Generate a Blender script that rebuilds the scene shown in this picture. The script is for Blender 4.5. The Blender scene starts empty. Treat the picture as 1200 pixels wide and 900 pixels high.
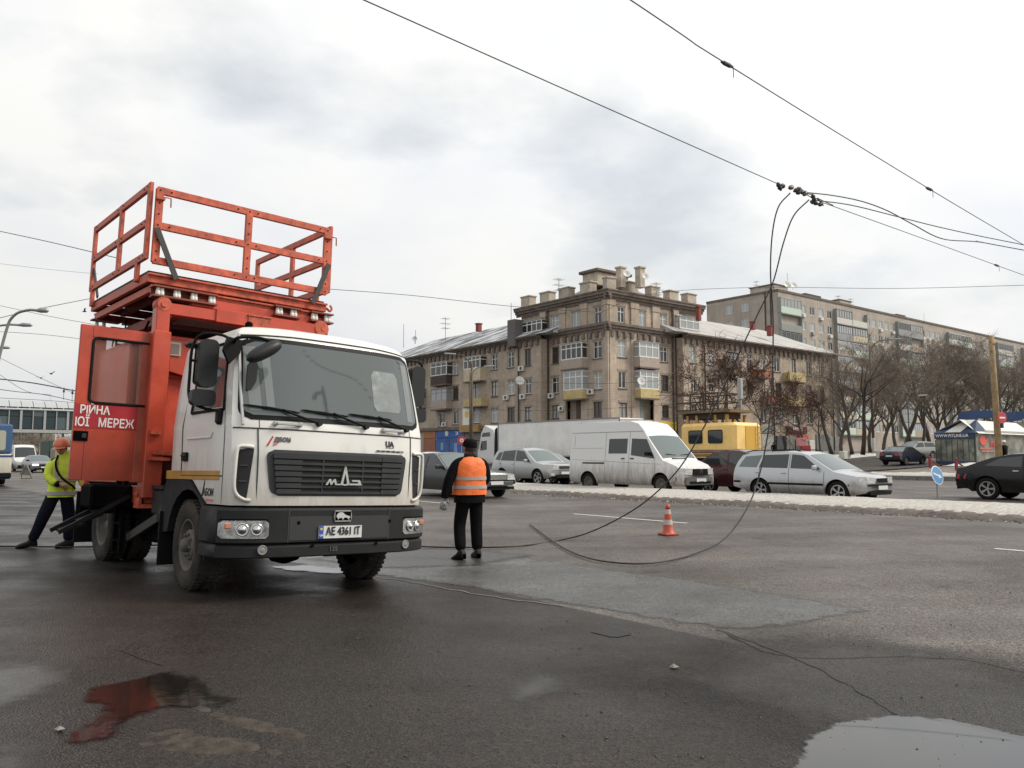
import bpy, bmesh, math, random
from math import sin, cos, pi, radians, sqrt, atan2
from mathutils import Vector, Matrix, Euler, noise as mnoise
random.seed(7)
SC = bpy.context.scene
COL = SC.collection

# ------------------------------------------------------------------ camera
CAM_H, FPX, PITCH = 1.55,949.0, radians(5.04)
cd = bpy.data.cameras.new("camera"); cam = bpy.data.objects.new("camera", cd); COL.objects.link(cam)
cd.sensor_width = 36.0; cd.lens = 36.0 * FPX / 1200.0
cd.clip_start = 0.05; cd.clip_end = 5000
cam.location = (0,0, CAM_H); cam.rotation_euler = (pi / 2 + PITCH, 0,0)
SC.camera = cam

# ------------------------------------------------------------------ light
SUN_DIR = Vector((0.80,0.02,0.72)).normalized()
SUN_EL = math.asin(SUN_DIR.z); SUN_AZ = atan2(SUN_DIR.x, SUN_DIR.y)
w = bpy.data.worlds.new("World"); SC.world = w; w.use_nodes = True
nt = w.node_tree; N = nt.nodes; LK = nt.links; N.clear()
out = N.new("ShaderNodeOutputWorld"); bg = N.new("ShaderNodeBackground"); bg.inputs[1].default_value = 0.1
sky = N.new("ShaderNodeTexSky"); sky.sky_type = 'NISHITA'; sky.sun_disc = False
sky.sun_elevation = SUN_EL; sky.sun_rotation = SUN_AZ; sky.air_density = 1.4; sky.dust_density = 3.0
tc = N.new("ShaderNodeTexCoord"); sep = N.new("ShaderNodeSeparateXYZ"); LK.new(tc.outputs["Generated"], sep.inputs[0])
zmax = N.new("ShaderNodeMath"); zmax.operation = 'MAXIMUM'; zmax.inputs[1].default_value = 0.0; LK.new(sep.outputs[2], zmax.inputs[0])
zadd = N.new("ShaderNodeMath"); zadd.operation = 'ADD'; zadd.inputs[1].default_value = 0.28; LK.new(zmax.outputs[0], zadd.inputs[0])
dv = N.new("ShaderNodeVectorMath"); dv.operation = 'DIVIDE'; LK.new(tc.outputs["Generated"], dv.inputs[0])
cmb = N.new("ShaderNodeCombineXYZ"); LK.new(zadd.outputs[0], cmb.inputs[0]); LK.new(zadd.outputs[0], cmb.inputs[1]); cmb.inputs[2].default_value = 1.0
LK.new(cmb.outputs[0], dv.inputs[1])
mp = N.new("ShaderNodeMapping"); mp.inputs["Location"].default_value = (0.4,5.2,0.0); LK.new(dv.outputs[0], mp.inputs[0])
n1 = N.new("ShaderNodeTexNoise"); n1.inputs["Scale"].default_value = 1.35; n1.inputs["Detail"].default_value = 7; n1.inputs["Roughness"].default_value = 0.52
n2 = N.new("ShaderNodeTexNoise"); n2.inputs["Scale"].default_value = 1.9; n2.inputs["Detail"].default_value = 4; n2.inputs["Roughness"].default_value = 0.5
LK.new(mp.outputs[0], n1.inputs[0]); LK.new(mp.outputs[0], n2.inputs[0])
cov = N.new("ShaderNodeMapRange"); cov.inputs[1].default_value = 0.33; cov.inputs[2].default_value = 0.46; cov.inputs[3].default_value = 0.58; cov.inputs[4].default_value = 0.97
LK.new(n1.outputs[0], cov.inputs[0])
shade = N.new("ShaderNodeValToRGB"); r = shade.color_ramp
r.elements[0].position = 0.33; r.elements[0].color = (7.9,8.08,8.4,1); r.elements[1].position = 0.60; r.elements[1].color = (9.0,8.97,8.75,1)
LK.new(n2.outputs[0], shade.inputs[0])
# the cloud deck is thicker and greyer towards the horizon
hz = N.new("ShaderNodeMapRange"); hz.inputs[1].default_value = 0.0; hz.inputs[2].default_value = 0.38; hz.inputs[3].default_value = 0.84; hz.inputs[4].default_value = 1.0
LK.new(sep.outputs[2], hz.inputs[0])
mulc = N.new("ShaderNodeMix"); mulc.data_type = 'RGBA'; mulc.blend_type = 'MULTIPLY'; mulc.inputs[0].default_value = 1.0
LK.new(shade.outputs[0], mulc.inputs[6]); LK.new(hz.outputs[0], mulc.inputs[7])
# thinner cloud, brighter, towards the hidden sun
dot = N.new("ShaderNodeVectorMath"); dot.operation = 'DOT_PRODUCT'; dot.inputs[1].default_value = SUN_DIR; LK.new(tc.outputs["Generated"], dot.inputs[0])
sg = N.new("ShaderNodeMapRange"); sg.inputs[1].default_value = -0.6; sg.inputs[2].default_value = 1.0; sg.inputs[3].default_value = 0.92; sg.inputs[4].default_value = 1.14
LK.new(dot.outputs["Value"], sg.inputs[0])
mulg = N.new("ShaderNodeMix"); mulg.data_type = 'RGBA'; mulg.blend_type = 'MULTIPLY'; mulg.inputs[0].default_value = 1.0
LK.new(mulc.outputs[2], mulg.inputs[6]); LK.new(sg.outputs[0], mulg.inputs[7])
mixs = N.new("ShaderNodeMix"); mixs.data_type = 'RGBA'
LK.new(cov.outputs[0], mixs.inputs[0]); LK.new(sky.outputs[0], mixs.inputs[6]); LK.new(mulg.outputs[2], mixs.inputs[7])
LK.new(mixs.outputs[2], bg.inputs[0]); LK.new(bg.outputs[0], out.inputs[0])

sl = bpy.data.lights.new("sun", 'SUN'); so = bpy.data.objects.new("sun", sl); COL.objects.link(so)
sl.energy = 2.6; sl.angle = radians(22); sl.color = (1.0,0.93,0.82)
so.rotation_euler = SUN_DIR.to_track_quat('Z', 'Y').to_euler(); so.location = (0,0,60)

SC.view_settings.view_transform = 'Standard'; SC.view_settings.look = 'None'
SC.view_settings.exposure = 0.18; SC.view_settings.gamma = 1.0
SC.render.resolution_x = 1024; SC.render.resolution_y = 768
SC.cycles.max_bounces = 6; SC.cycles.transparent_max_bounces = 16

# ------------------------------------------------------------------ frame of the street
# ALONG runs down the main road (away to the left), ACROSS runs over the road (away to the right)
ALONG = Vector((-0.6225,0.7826,0)); ACROSS = Vector((0.7826,0.6225,0))
TURN = atan2(ACROSS.y, ACROSS.x)          # heading of ACROSS
ZPROF = [(-400,.15),(0,.15),(1.4,.13),(5,0),(8,0),(14.5,.16),(18.5,.2),(44.9,.2),(45.1,.42),(55,.6),(62,.8),(70,1.15),(76,1.45),(100,1.95),(200,3.2),(700,5)]
def interp(tab, x):
    if x <= tab[0][0]: return tab[0][1]
    for (x0, y0),(x1, y1) in zip(tab, tab[1:]):
        if x <= x1: return y0 + (y1 - y0) * (x - x0) / (x1 - x0)
    return tab[-1][1]
def gz(s): return interp(ZPROF, s)
def SA(s, a, z=None):
    p = ACROSS * s + ALONG * a; p.z = gz(s) if z is None else z + gz(s); return p
CR, CU, CF = Vector((1,0,0)), Vector((0,-sin(PITCH), cos(PITCH))), Vector((0, cos(PITCH), sin(PITCH)))
EYE = Vector((0,0, CAM_H))
def ray(px, py): return CR * ((px - 600) / FPX) + CU * (-(py - 450) / FPX) + CF
def on_across(px, py, s):                 # where the line of sight meets the upright plane "s across the road"
    d = ray(px, py); return EYE + d * (s / d.dot(ACROSS))
def on_along(px, py, a):
    d = ray(px, py); return EYE + d * ((a) / d.dot(ALONG))
def at_depth(px, py, y):
    d = ray(px, py); return EYE + d * (y / d.y)
def on_ground(px, py, z=0.0):
    d = ray(px, py); return EYE + d * ((z - CAM_H) / d.z)
def on_terrain(px, py):
    p = on_ground(px, py, 0)
    for _ in range(30): p = on_ground(px, py, min(gz(p.dot(ACROSS)),1.3))
    return p
def a_at(px, s):  return on_across(px, 533, s).dot(ALONG)

# ------------------------------------------------------------------ materials
MATS = {}
def mat(name, col, rough=0.5, metal=0.0, var=0.0, vscale=4.0, bump=0.0, bscale=40.0, spec=0.5, coat=0.0, dirt=None, trans=0.0, alpha=1.0, emit=None, bdist=0.01):
    """principled material; var = tonal noise, dirt = (colour, z0, z1, amount) splashed up from below in object space"""
    if name in MATS: return MATS[name]
    m = bpy.data.materials.new(name); m.use_nodes = True; t = m.node_tree; n = t.nodes; l = t.links
    b = n["Principled BSDF"]; MATS[name] = m
    b.inputs["Base Color"].default_value = (*col, 1); b.inputs["Roughness"].default_value = rough; b.inputs["Metallic"].default_value = metal
    b.inputs["Specular IOR Level"].default_value = spec; b.inputs["Coat Weight"].default_value = coat; b.inputs["Coat Roughness"].default_value = 0.08
    b.inputs["Transmission Weight"].default_value = trans; b.inputs["Alpha"].default_value = alpha
    if emit: b.inputs["Emission Color"].default_value = (*emit[0], 1); b.inputs["Emission Strength"].default_value = emit[1]
    tcn = n.new("ShaderNodeTexCoord"); cur = None
    if var:
        no = n.new("ShaderNodeTexNoise"); no.inputs["Scale"].default_value = vscale; no.inputs["Detail"].default_value = 6; no.inputs["Roughness"].default_value = .6
        l.new(tcn.outputs["Object"], no.inputs[0])
        mr = n.new("ShaderNodeMapRange"); mr.inputs[1].default_value = .3; mr.inputs[2].default_value = .7; mr.inputs[3].default_value = 1 - var; mr.inputs[4].default_value = 1 + var
        l.new(no.outputs[0], mr.inputs[0])
        mx = n.new("ShaderNodeMix"); mx.data_type = 'RGBA'; mx.blend_type = 'MULTIPLY'; mx.inputs[0].default_value = 1
        mx.inputs[6].default_value = (*col, 1); l.new(mr.outputs[0], mx.inputs[7]); cur = mx.outputs[2]
        rr = n.new("ShaderNodeMapRange"); rr.inputs[1].default_value = .3; rr.inputs[2].default_value = .7; rr.inputs[3].default_value = max(0.02, rough - .12); rr.inputs[4].default_value = min(1, rough + .12)
        l.new(no.outputs[0], rr.inputs[0]); l.new(rr.outputs[0], b.inputs["Roughness"])
    if dirt:
        dc, z0, z1, amt = dirt
        sp = n.new("ShaderNodeSeparateXYZ"); l.new(tcn.outputs["Object"], sp.inputs[0])
        no2 = n.new("ShaderNodeTexNoise"); no2.inputs["Scale"].default_value = 3.5; no2.inputs["Detail"].default_value = 7; no2.inputs["Roughness"].default_value = .65
        mp2 = n.new("ShaderNodeMapping"); mp2.inputs["Scale"].default_value = (2.2,2.2,.6); l.new(tcn.outputs["Object"], mp2.inputs[0]); l.new(mp2.outputs[0], no2.inputs[0])
        ad = n.new("ShaderNodeMath"); ad.operation = 'MULTIPLY_ADD'; ad.inputs[1].default_value = (z1 - z0) * 1.6; l.new(no2.outputs[0], ad.inputs[0])
        sb = n.new("ShaderNodeMath"); sb.operation = 'MULTIPLY'; sb.inputs[1].default_value = -1; l.new(sp.outputs[2], sb.inputs[0]); l.new(sb.outputs[0], ad.inputs[2])
        m2 = n.new("ShaderNodeMapRange"); m2.inputs[1].default_value = -z1 + (z1 - z0) * .8; m2.inputs[2].default_value = -z0 + (z1 - z0) * .8; m2.inputs[3].default_value = 0; m2.inputs[4].default_value = amt
        l.new(ad.outputs[0], m2.inputs[0])
        mx2 = n.new("ShaderNodeMix"); mx2.data_type = 'RGBA'; l.new(m2.outputs[0], mx2.inputs[0])
        if cur: l.new(cur, mx2.inputs[6])
        else: mx2.inputs[6].default_value = (*col, 1)
        mx2.inputs[7].default_value = (*dc, 1); cur = mx2.outputs[2]
    if cur: l.new(cur, b.inputs["Base Color"])
    if bump:
        nb = n.new("ShaderNodeTexNoise"); nb.inputs["Scale"].default_value = bscale; nb.inputs["Detail"].default_value = 4; l.new(tcn.outputs["Object"], nb.inputs[0])
        bp = n.new("ShaderNodeBump"); bp.inputs["Strength"].default_value = bump; bp.inputs["Distance"].default_value = bdist; l.new(nb.outputs[0], bp.inputs["Height"]); l.new(bp.outputs[0], b.inputs["Normal"])
    return m

# ------------------------------------------------------------------ mesh helpers
class MB:
    def __init__(s): s.v = []; s.f = []; s.m = []; s.mi = 0; s.sm = []; s.smooth = False
    def vert(s, p): s.v.append(tuple(p)); return len(s.v) - 1
    def face(s, idx): s.f.append(tuple(idx)); s.m.append(s.mi); s.sm.append(s.smooth)
    def quad(s, a, b, c, d): s.face([s.vert(a), s.vert(b), s.vert(c), s.vert(d)])
    def box(s, c, size, rot=None, ch=0.0):
        """box with chamfered edges when ch > 0"""
        hx, hy, hz = size[0] / 2, size[1] / 2, size[2] / 2; M = rot.to_matrix() if isinstance(rot, Euler) else rot
        def T(p):
            p = Vector(p)
            if M is not None: p = M @ p
            return p + Vector(c)
        if ch <= 0:
            i = [s.vert(T((x * hx, y * hy, z * hz))) for x in (-1,1) for y in (-1,1) for z in (-1,1)]
            for q in ((0,1,3,2),(4,6,7,5),(0,4,5,1),(2,3,7,6),(0,2,6,4),(1,5,7,3)): s.face([i[k] for k in q])
            return
        ch = min(ch, hx * .9, hy * .9, hz * .9); P = {}
        for x in (-1,1):
            for y in (-1,1):
                for z in (-1,1):
                    P[x, y, z, 0] = s.vert(T((x * hx, y * (hy - ch), z * (hz - ch))))
                    P[x, y, z, 1] = s.vert(T((x * (hx - ch), y * hy, z * (hz - ch))))
                    P[x, y, z, 2] = s.vert(T((x * (hx - ch), y * (hy - ch), z * hz)))
        R = ((-1,-1),(1,-1),(1,1),(-1,1))
        for k in (-1,1):
            o = 1 if k > 0 else -1
            s.face([P[k, a, b, 0] for a, b in R][::o]); s.face([P[a, k, b, 1] for a, b in R][::-o]); s.face([P[a, b, k, 2] for a, b in R][::o])
        for a in (-1,1):
            for b in (-1,1):
                o = 1 if a * b > 0 else -1
                s.face([P[a, b, -1,0], P[a, b, -1,1], P[a, b, 1,1], P[a, b, 1,0]][::o])
                s.face([P[a, -1, b, 2], P[a, -1, b, 0], P[a, 1, b, 0], P[a, 1, b, 2]][::o])
                s.face([P[-1, a, b, 1], P[-1, a, b, 2], P[1, a, b, 2], P[1, a, b, 1]][::o])
        for x in (-1,1):
            for y in (-1,1):
                for z in (-1,1): s.face([P[x, y, z, 0], P[x, y, z, 1], P[x, y, z, 2]][::(1 if x * y * z > 0 else -1)])
    def bar(s, p0, p1, wd, ht, up=(0,0,1), ch=0.0):
        p0, p1 = Vector(p0), Vector(p1); d = p1 - p0; L = d.length; d.normalize(); up = Vector(up)
        if abs(d.dot(up)) > .98: up = Vector((1,0,0))
        sd = d.cross(up).normalized(); u = sd.cross(d)
        M = Matrix((d, sd, u)).transposed(); s.box((p0 + p1) / 2,(L, wd, ht), M, ch)
    def tube(s, pts, r, seg=8, cap=True):
        pts = [Vector(p) for p in pts]; n = len(pts); rs = r if hasattr(r, '__len__') else [r] * n
        base = len(s.v); t0 = (pts[1] - pts[0]).normalized()
        nrm = t0.orthogonal().normalized()
        for i, p in enumerate(pts):
            t = (pts[min(i + 1, n - 1)] - pts[max(i - 1,0)])
            t = t.normalized() if t.length > 1e-9 else t0
            nrm = (nrm - t * nrm.dot(t)); nrm = nrm.normalized() if nrm.length > 1e-6 else t.orthogonal().normalized()
            b = t.cross(nrm)
            for k in range(seg):
                a = 2 * pi * k / seg; s.v.append(tuple(p + (nrm * cos(a) + b * sin(a)) * rs[i]))
        for i in range(n - 1):
            for k in range(seg):
                a, b2 = base + i * seg + k, base + i * seg + (k + 1) % seg
                s.face((a, b2, b2 + seg, a + seg))
        if cap:
            s.face([base + k for k in range(seg)][::-1]); s.face([base + (n - 1) * seg + k for k in range(seg)])
    def lathe(s, prof, c=(0,0,0), axis=(0,0,1), seg=24, cap=True):
        """prof = [(radius, height along axis)]"""
        ax = Vector(axis).normalized(); u = ax.orthogonal().normalized(); v = ax.cross(u); c = Vector(c); base = len(s.v)
        for r_, h in prof:
            for k in range(seg):
                a = 2 * pi * k / seg; s.v.append(tuple(c + ax * h + (u * cos(a) + v * sin(a)) * r_))
        for i in range(len(prof) - 1):
            for k in range(seg):
                a, b = base + i * seg + k, base + i * seg + (k + 1) % seg; s.face((a, b, b + seg, a + seg))
        if cap:
            if prof[0][0] > 1e-4: s.face([base + k for k in range(seg)][::-1])
            if prof[-1][0] > 1e-4: s.face([base + (len(prof) - 1) * seg + k for k in range(seg)])
    def prism(s, poly, f, d):
        """poly = 2-D outline, f maps (u, v, w) to 3-D, extruded over w in [0, d]"""
        n = len(poly); a = [s.vert(f(u, v, 0)) for u, v in poly]; b = [s.vert(f(u, v, d)) for u, v in poly]
        s.face(a[::-1]); s.face(b)
        for i in range(n): s.face((a[i], a[(i + 1) % n], b[(i + 1) % n], b[i]))
    def grid(s, f, nu, nv, closed_u=False):
        base = len(s.v); w_ = nu if closed_u else nu + 1
        for j in range(nv + 1):
            for i in range(w_): s.v.append(tuple(f(i / nu, j / nv)))
        for j in range(nv):
            for i in range(nu):
                a = base + j * w_ + i; b = base + j * w_ + (i + 1) % w_
                s.face((a, b, b + w_, a + w_))
    def slab(s, f, nu, nv, th):
        """curved panel of thickness th; f(u, v) -> (point, normal)"""
        s.grid(lambda u, v: f(u, v)[0], nu, nv)
        base = len(s.v) - (nu + 1) * (nv + 1)
        edge = [(i, 0) for i in range(nu)] + [(nu, j) for j in range(nv)] + [(i, nv) for i in range(nu, 0,-1)] + [(0, j) for j in range(nv, 0,-1)]
        back = {}
        for (i, j) in edge:
            p, n_ = f(i / nu, j / nv); back[i, j] = s.vert(Vector(p) - Vector(n_) * th)
        for k in range(len(edge)):
            e0, e1 = edge[k], edge[(k + 1) % len(edge)]
            s.face((base + e0[1] * (nu + 1) + e0[0], back[e0], back[e1], base + e1[1] * (nu + 1) + e1[0]))
    def mesh(s, name, mats, recalc=True):
        me = bpy.data.meshes.new(name); me.from_pydata(s.v, [], s.f)
        for m in (mats if isinstance(mats, (list, tuple)) else [mats]): me.materials.append(m)
        me.polygons.foreach_set("material_index", s.m); me.polygons.foreach_set("use_smooth", s.sm); me.update()
        if recalc:
            b = bmesh.new(); b.from_mesh(me); bmesh.ops.recalc_face_normals(b, faces=b.faces); b.to_mesh(me); b.free()
        return me
    def build(s, name, mats, parent=None, smooth=None, recalc=True):
        o = bpy.data.objects.new(name, s.mesh(name, mats, recalc)); COL.objects.link(o)
        if parent is not None: o.parent = parent
        if smooth: shade_smooth(o, smooth)
        return o
def shade_smooth(o, ang=40):
    me = o.data
    for p in me.polygons: p.use_smooth = True
    b = bmesh.new(); b.from_mesh(me); lim = radians(ang)
    bmesh.ops.remove_doubles(b, verts=b.verts, dist=1e-5)
    for e in b.edges:
        e.smooth = not (len(e.link_faces) == 2 and e.calc_face_angle(0) > lim)
    b.to_mesh(me); b.free()
def inst(me, name, parent=None, loc=(0,0,0), rot=(0,0,0), scale=None):
    o = bpy.data.objects.new(name, me); COL.objects.link(o); o.location = loc; o.rotation_euler = rot
    if scale: o.scale = scale
    if parent is not None: o.parent = parent
    return o
def empty(name, loc=(0,0,0), rz=0.0):
    o = bpy.data.objects.new(name, None); COL.objects.link(o); o.location = loc; o.rotation_euler = (0,0, rz); o.empty_display_size = .2
    return o
def tag(o, label=None, cat=None, group=None, kind=None):
    if label: o['label'] = label
    if cat: o['category'] = cat
    if group: o['group'] = group
    if kind: o['kind'] = kind
    return o
def copy_tree(o, parent=None):
    c = o.copy(); COL.objects.link(c)
    if parent is not None: c.parent = parent
    for ch in list(o.children): copy_tree(ch, c)
    return c
def text_mesh(txt, size, mtl, depth=0.004, bold=0.0, align='CENTER', space=1.0, w=None):
    cu = bpy.data.curves.new("lettering", 'FONT'); cu.body = txt; cu.size = size; cu.extrude = depth / 2; cu.offset = bold; cu.align_x = align; cu.align_y = 'CENTER'; cu.resolution_u = 3; cu.space_character = space
    o = bpy.data.objects.new("lettering", cu); COL.objects.link(o)
    me = bpy.data.meshes.new_from_object(o); bpy.data.objects.remove(o); bpy.data.curves.remove(cu)
    me.materials.clear(); me.materials.append(mtl)
    if w:
        xs = [v.co.x for v in me.vertices]; k = w / (max(xs) - min(xs))
        for v in me.vertices: v.co.x *= k
    return me
def frame_rot(right, up):
    """rotation whose local x is right, local y is up"""
    right = Vector(right).normalized(); up = Vector(up); n_ = right.cross(up).normalized(); up = n_.cross(right)
    return Matrix((right, up, n_)).transposed().to_euler()
def smooth_path(pts, n=8):
    """Catmull-Rom"""
    P = [Vector(p) for p in pts]; P = [P[0] * 2 - P[1]] + P + [P[-1] * 2 - P[-2]]; outp = []
    for i in range(1, len(P) - 2):
        a, b, c, d = P[i - 1:i + 3]
        for k in range(n):
            t = k / n; outp.append(.5 * ((2 * b) + (c - a) * t + (2 * a - 5 * b + 4 * c - d) * t * t + (3 * b - a - 3 * c + d) * t ** 3))
    outp.append(P[-2]); return outp
def rrect(x0, x1, z0, z1, r, n=5):
    pts = []
    for cx, cz, a0 in ((x1 - r, z1 - r, 0),(x0 + r, z1 - r, 90),(x0 + r, z0 + r, 180),(x1 - r, z0 + r, 270)):
        for k in range(n + 1):
            a = radians(a0 + 90 * k / n); pts.append((cx + r * cos(a), cz + r * sin(a)))
    return pts
# ================================================================== SETTING: ground, road, snow, puddles
def asphalt(name, col, rough, wet, patch_scale=0.35, spec=.22):
    m = bpy.data.materials.new(name); m.use_nodes = True; t = m.node_tree; n = t.nodes; l = t.links; b = n["Principled BSDF"]
    tcn = n.new("ShaderNodeTexCoord"); O = tcn.outputs["Object"]
    def noise(sc, det=5, ro=.6):
        q = n.new("ShaderNodeTexNoise"); q.inputs["Scale"].default_value = sc; q.inputs["Detail"].default_value = det; q.inputs["Roughness"].default_value = ro; l.new(O, q.inputs[0]); return q.outputs[0]
    def rng(src, a, b_, c, d):
        q = n.new("ShaderNodeMapRange"); q.inputs[1].default_value = a; q.inputs[2].default_value = b_; q.inputs[3].default_value = c; q.inputs[4].default_value = d; l.new(src, q.inputs[0]); return q.outputs[0]
    def mul(a, b_):
        q = n.new("ShaderNodeMix"); q.data_type = 'RGBA'; q.blend_type = 'MULTIPLY'; q.inputs[0].default_value = 1; l.new(a, q.inputs[6]); l.new(b_, q.inputs[7]); return q.outputs[2]
    vo = n.new("ShaderNodeTexVoronoi"); vo.inputs["Scale"].default_value = 75; l.new(O, vo.inputs[0])
    ramp = n.new("ShaderNodeValToRGB"); e = ramp.color_ramp.elements
    e[0].color = (col[0] * .62, col[1] * .60, col[2] * .58,1); e[0].position = .30; e[1].color = (col[0] * 1.3, col[1] * 1.28, col[2] * 1.25,1); e[1].position = .72
    l.new(noise(patch_scale, 7,.62), ramp.inputs[0])
    speck = rng(vo.outputs["Color"], .1,.9,.35,1.75); fine = rng(noise(28,6,.7),.3,.7,.65,1.35)
    mpr = n.new("ShaderNodeMapping"); mpr.inputs["Rotation"].default_value = (0,0,-atan2(ALONG.y, ALONG.x)); mpr.inputs["Scale"].default_value = (.07,1.1,1); l.new(O, mpr.inputs[0])
    trk = n.new("ShaderNodeTexNoise"); trk.inputs["Scale"].default_value = 1.0; trk.inputs["Detail"].default_value = 5; trk.inputs["Roughness"].default_value = .6; l.new(mpr.outputs[0], trk.inputs[0])
    fine = mul(fine, rng(trk.outputs[0], .35,.65,.80,1.12)); fine = mul(fine, rng(noise(1.3,2,.5),.66,.74,1.0,.62))
    l.new(mul(mul(ramp.outputs[0], speck), fine), b.inputs["Base Color"])
    wetm = rng(noise(patch_scale * 1.7,6,.6),.42,.62, rough, wet); 
    q = n.new("ShaderNodeMath"); q.operation = 'MULTIPLY'; l.new(wetm, q.inputs[0]); l.new(rng(noise(35,3),.3,.7,.85,1.15), q.inputs[1]); l.new(q.outputs[0], b.inputs["Roughness"])
    bp = n.new("ShaderNodeBump"); bp.inputs["Strength"].default_value = .8; bp.inputs["Distance"].default_value = .007; l.new(vo.outputs["Distance"], bp.inputs["Height"])
    bp2 = n.new("ShaderNodeBump"); bp2.inputs["Strength"].default_value = .35; bp2.inputs["Distance"].default_value = .03; l.new(noise(3.5,6,.65), bp2.inputs["Height"]); l.new(bp.outputs[0], bp2.inputs["Normal"])
    l.new(bp2.outputs[0], b.inputs["Normal"]); b.inputs["Specular IOR Level"].default_value = spec
    return m
M_LOT = asphalt("asphalt wet lot", (.025,.0205,.0172),.54,.27,.35,.30)
M_ROAD = asphalt("asphalt road", (.112,.101,.093),.62,.40)
M_SIDE = asphalt("asphalt side street", (.062,.056,.052),.6,.35)
M_WETSTRIP = asphalt("wet concrete strip", (.092,.095,.094),.36,.14,.8,.5)
M_EARTH = mat("earth and old snow", (.16,.14,.12),.9, var=.35, vscale=.5, bump=.4, bscale=8, bdist=.05)
M_SNOW = mat("dirty snow", (.42,.395,.36),.9, var=.45, vscale=13.0, bump=.5, bscale=30, bdist=.015)
M_SNOWCLEAN = mat("settled snow", (.60,.59,.57),.8, var=.18, vscale=3.0, bump=.6, bscale=16, bdist=.03)
M_SLUSH = mat("grit and slush", (.12,.10,.085),.75, var=.5, vscale=9, bump=.8, bscale=35, bdist=.02)
M_KERB = mat("kerb concrete", (.17,.16,.15),.85, var=.3, vscale=5, bump=.3, bscale=30)
M_PUDDLE = mat("puddle water", (.016,.014,.012),.02, spec=.55)
M_PUDDLE2 = mat("puddle water rippled", (.012,.010,.009),.06, spec=.22, bump=.10, bscale=9)
M_WHITE_LINE = mat("road paint worn", (.46,.45,.43),.7, var=.35, vscale=14)
M_CRACK = mat("crack tar", (.012,.011,.010),.6)

def sheet(name, s0, s1, a0, a1, m, dz=0.0, ns=None, na=20, wob=0.0, kind='structure'):
    brk = sorted({s0, s1} | {s for s, _ in ZPROF if s0 < s < s1} | set(s0 + (s1 - s0) * i / (ns or 8) for i in range((ns or 8) + 1)))
    b = MB(); b.smooth = True
    ids = [[b.vert(SA(s, a0 + (a1 - a0) * j / na, dz)) for j in range(na + 1)] for s in brk]
    for i in range(len(brk) - 1):
        for j in range(na): b.face((ids[i][j], ids[i][j + 1], ids[i + 1][j + 1], ids[i + 1][j]))
    o = b.build(name, m, recalc=False)
    for p in o.data.polygons:
        if p.normal.z < 0: o.data.flip_normals(); break
    return tag(o, kind=kind)
tag(sheet('ground', -500,700,-500,700, M_EARTH, -.06, na=30), 'bare earth and asphalt reaching to the horizon', 'ground')
tag(sheet('parking_area', -60,5.72,-60,160, M_LOT, 0, na=60), 'dark wet asphalt of the pull in under the truck', 'ground')
tag(sheet('road', 5.72,18.6,-80,260, M_ROAD, 0, na=80), 'grey asphalt road on the near side of the snowy median', 'road')
tag(sheet('carriageway', 18.6,44.9,-80,260, M_ROAD, 0, na=60), 'far carriageway beyond the snowy median', 'road')
tag(sheet('forecourt', 45.1,56.0,27.5,140, M_SIDE, 0, na=30), 'pavement in front of the apartment block', 'pavement')
tag(sheet('side_street', 45.1,200,27.4,40.0, M_SIDE, .012, ns=30, na=16), 'side street climbing away between kiosk and bare trees', 'road')
def soft(name, src, feather, amp, sc=5.0):
    """copy of a material that breaks up and fades out where the attribute "d" (metres inside the outline) falls to zero"""
    m = src.copy(); m.name = name; t = m.node_tree; n = t.nodes; l = t.links; o = n["Material Output"]; sh = n["Principled BSDF"]
    at = n.new("ShaderNodeAttribute"); at.attribute_name = "d"; tcn = n.new("ShaderNodeTexCoord"); no = n.new("ShaderNodeTexNoise"); no.inputs["Scale"].default_value = sc; no.inputs["Detail"].default_value = 8; no.inputs["Roughness"].default_value = .65
    l.new(tcn.outputs["Object"], no.inputs[0]); ma = n.new("ShaderNodeMath"); ma.operation = 'MULTIPLY_ADD'; ma.inputs[1].default_value = amp * 2; l.new(no.outputs[0], ma.inputs[0])
    sb = n.new("ShaderNodeMath"); sb.operation = 'SUBTRACT'; sb.inputs[1].default_value = amp * 1.15; l.new(at.outputs["Fac"], sb.inputs[0]); l.new(sb.outputs[0], ma.inputs[2])
    mr = n.new("ShaderNodeMapRange"); mr.interpolation_type = 'SMOOTHSTEP'; mr.inputs[1].default_value = 0; mr.inputs[2].default_value = feather; l.new(ma.outputs[0], mr.inputs[0])
    tr = n.new("ShaderNodeBsdfTransparent"); mx = n.new("ShaderNodeMixShader"); l.new(mr.outputs[0], mx.inputs[0]); l.new(tr.outputs[0], mx.inputs[1]); l.new(sh.outputs[0], mx.inputs[2]); l.new(mx.outputs[0], o.inputs["Surface"]); return m
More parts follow.
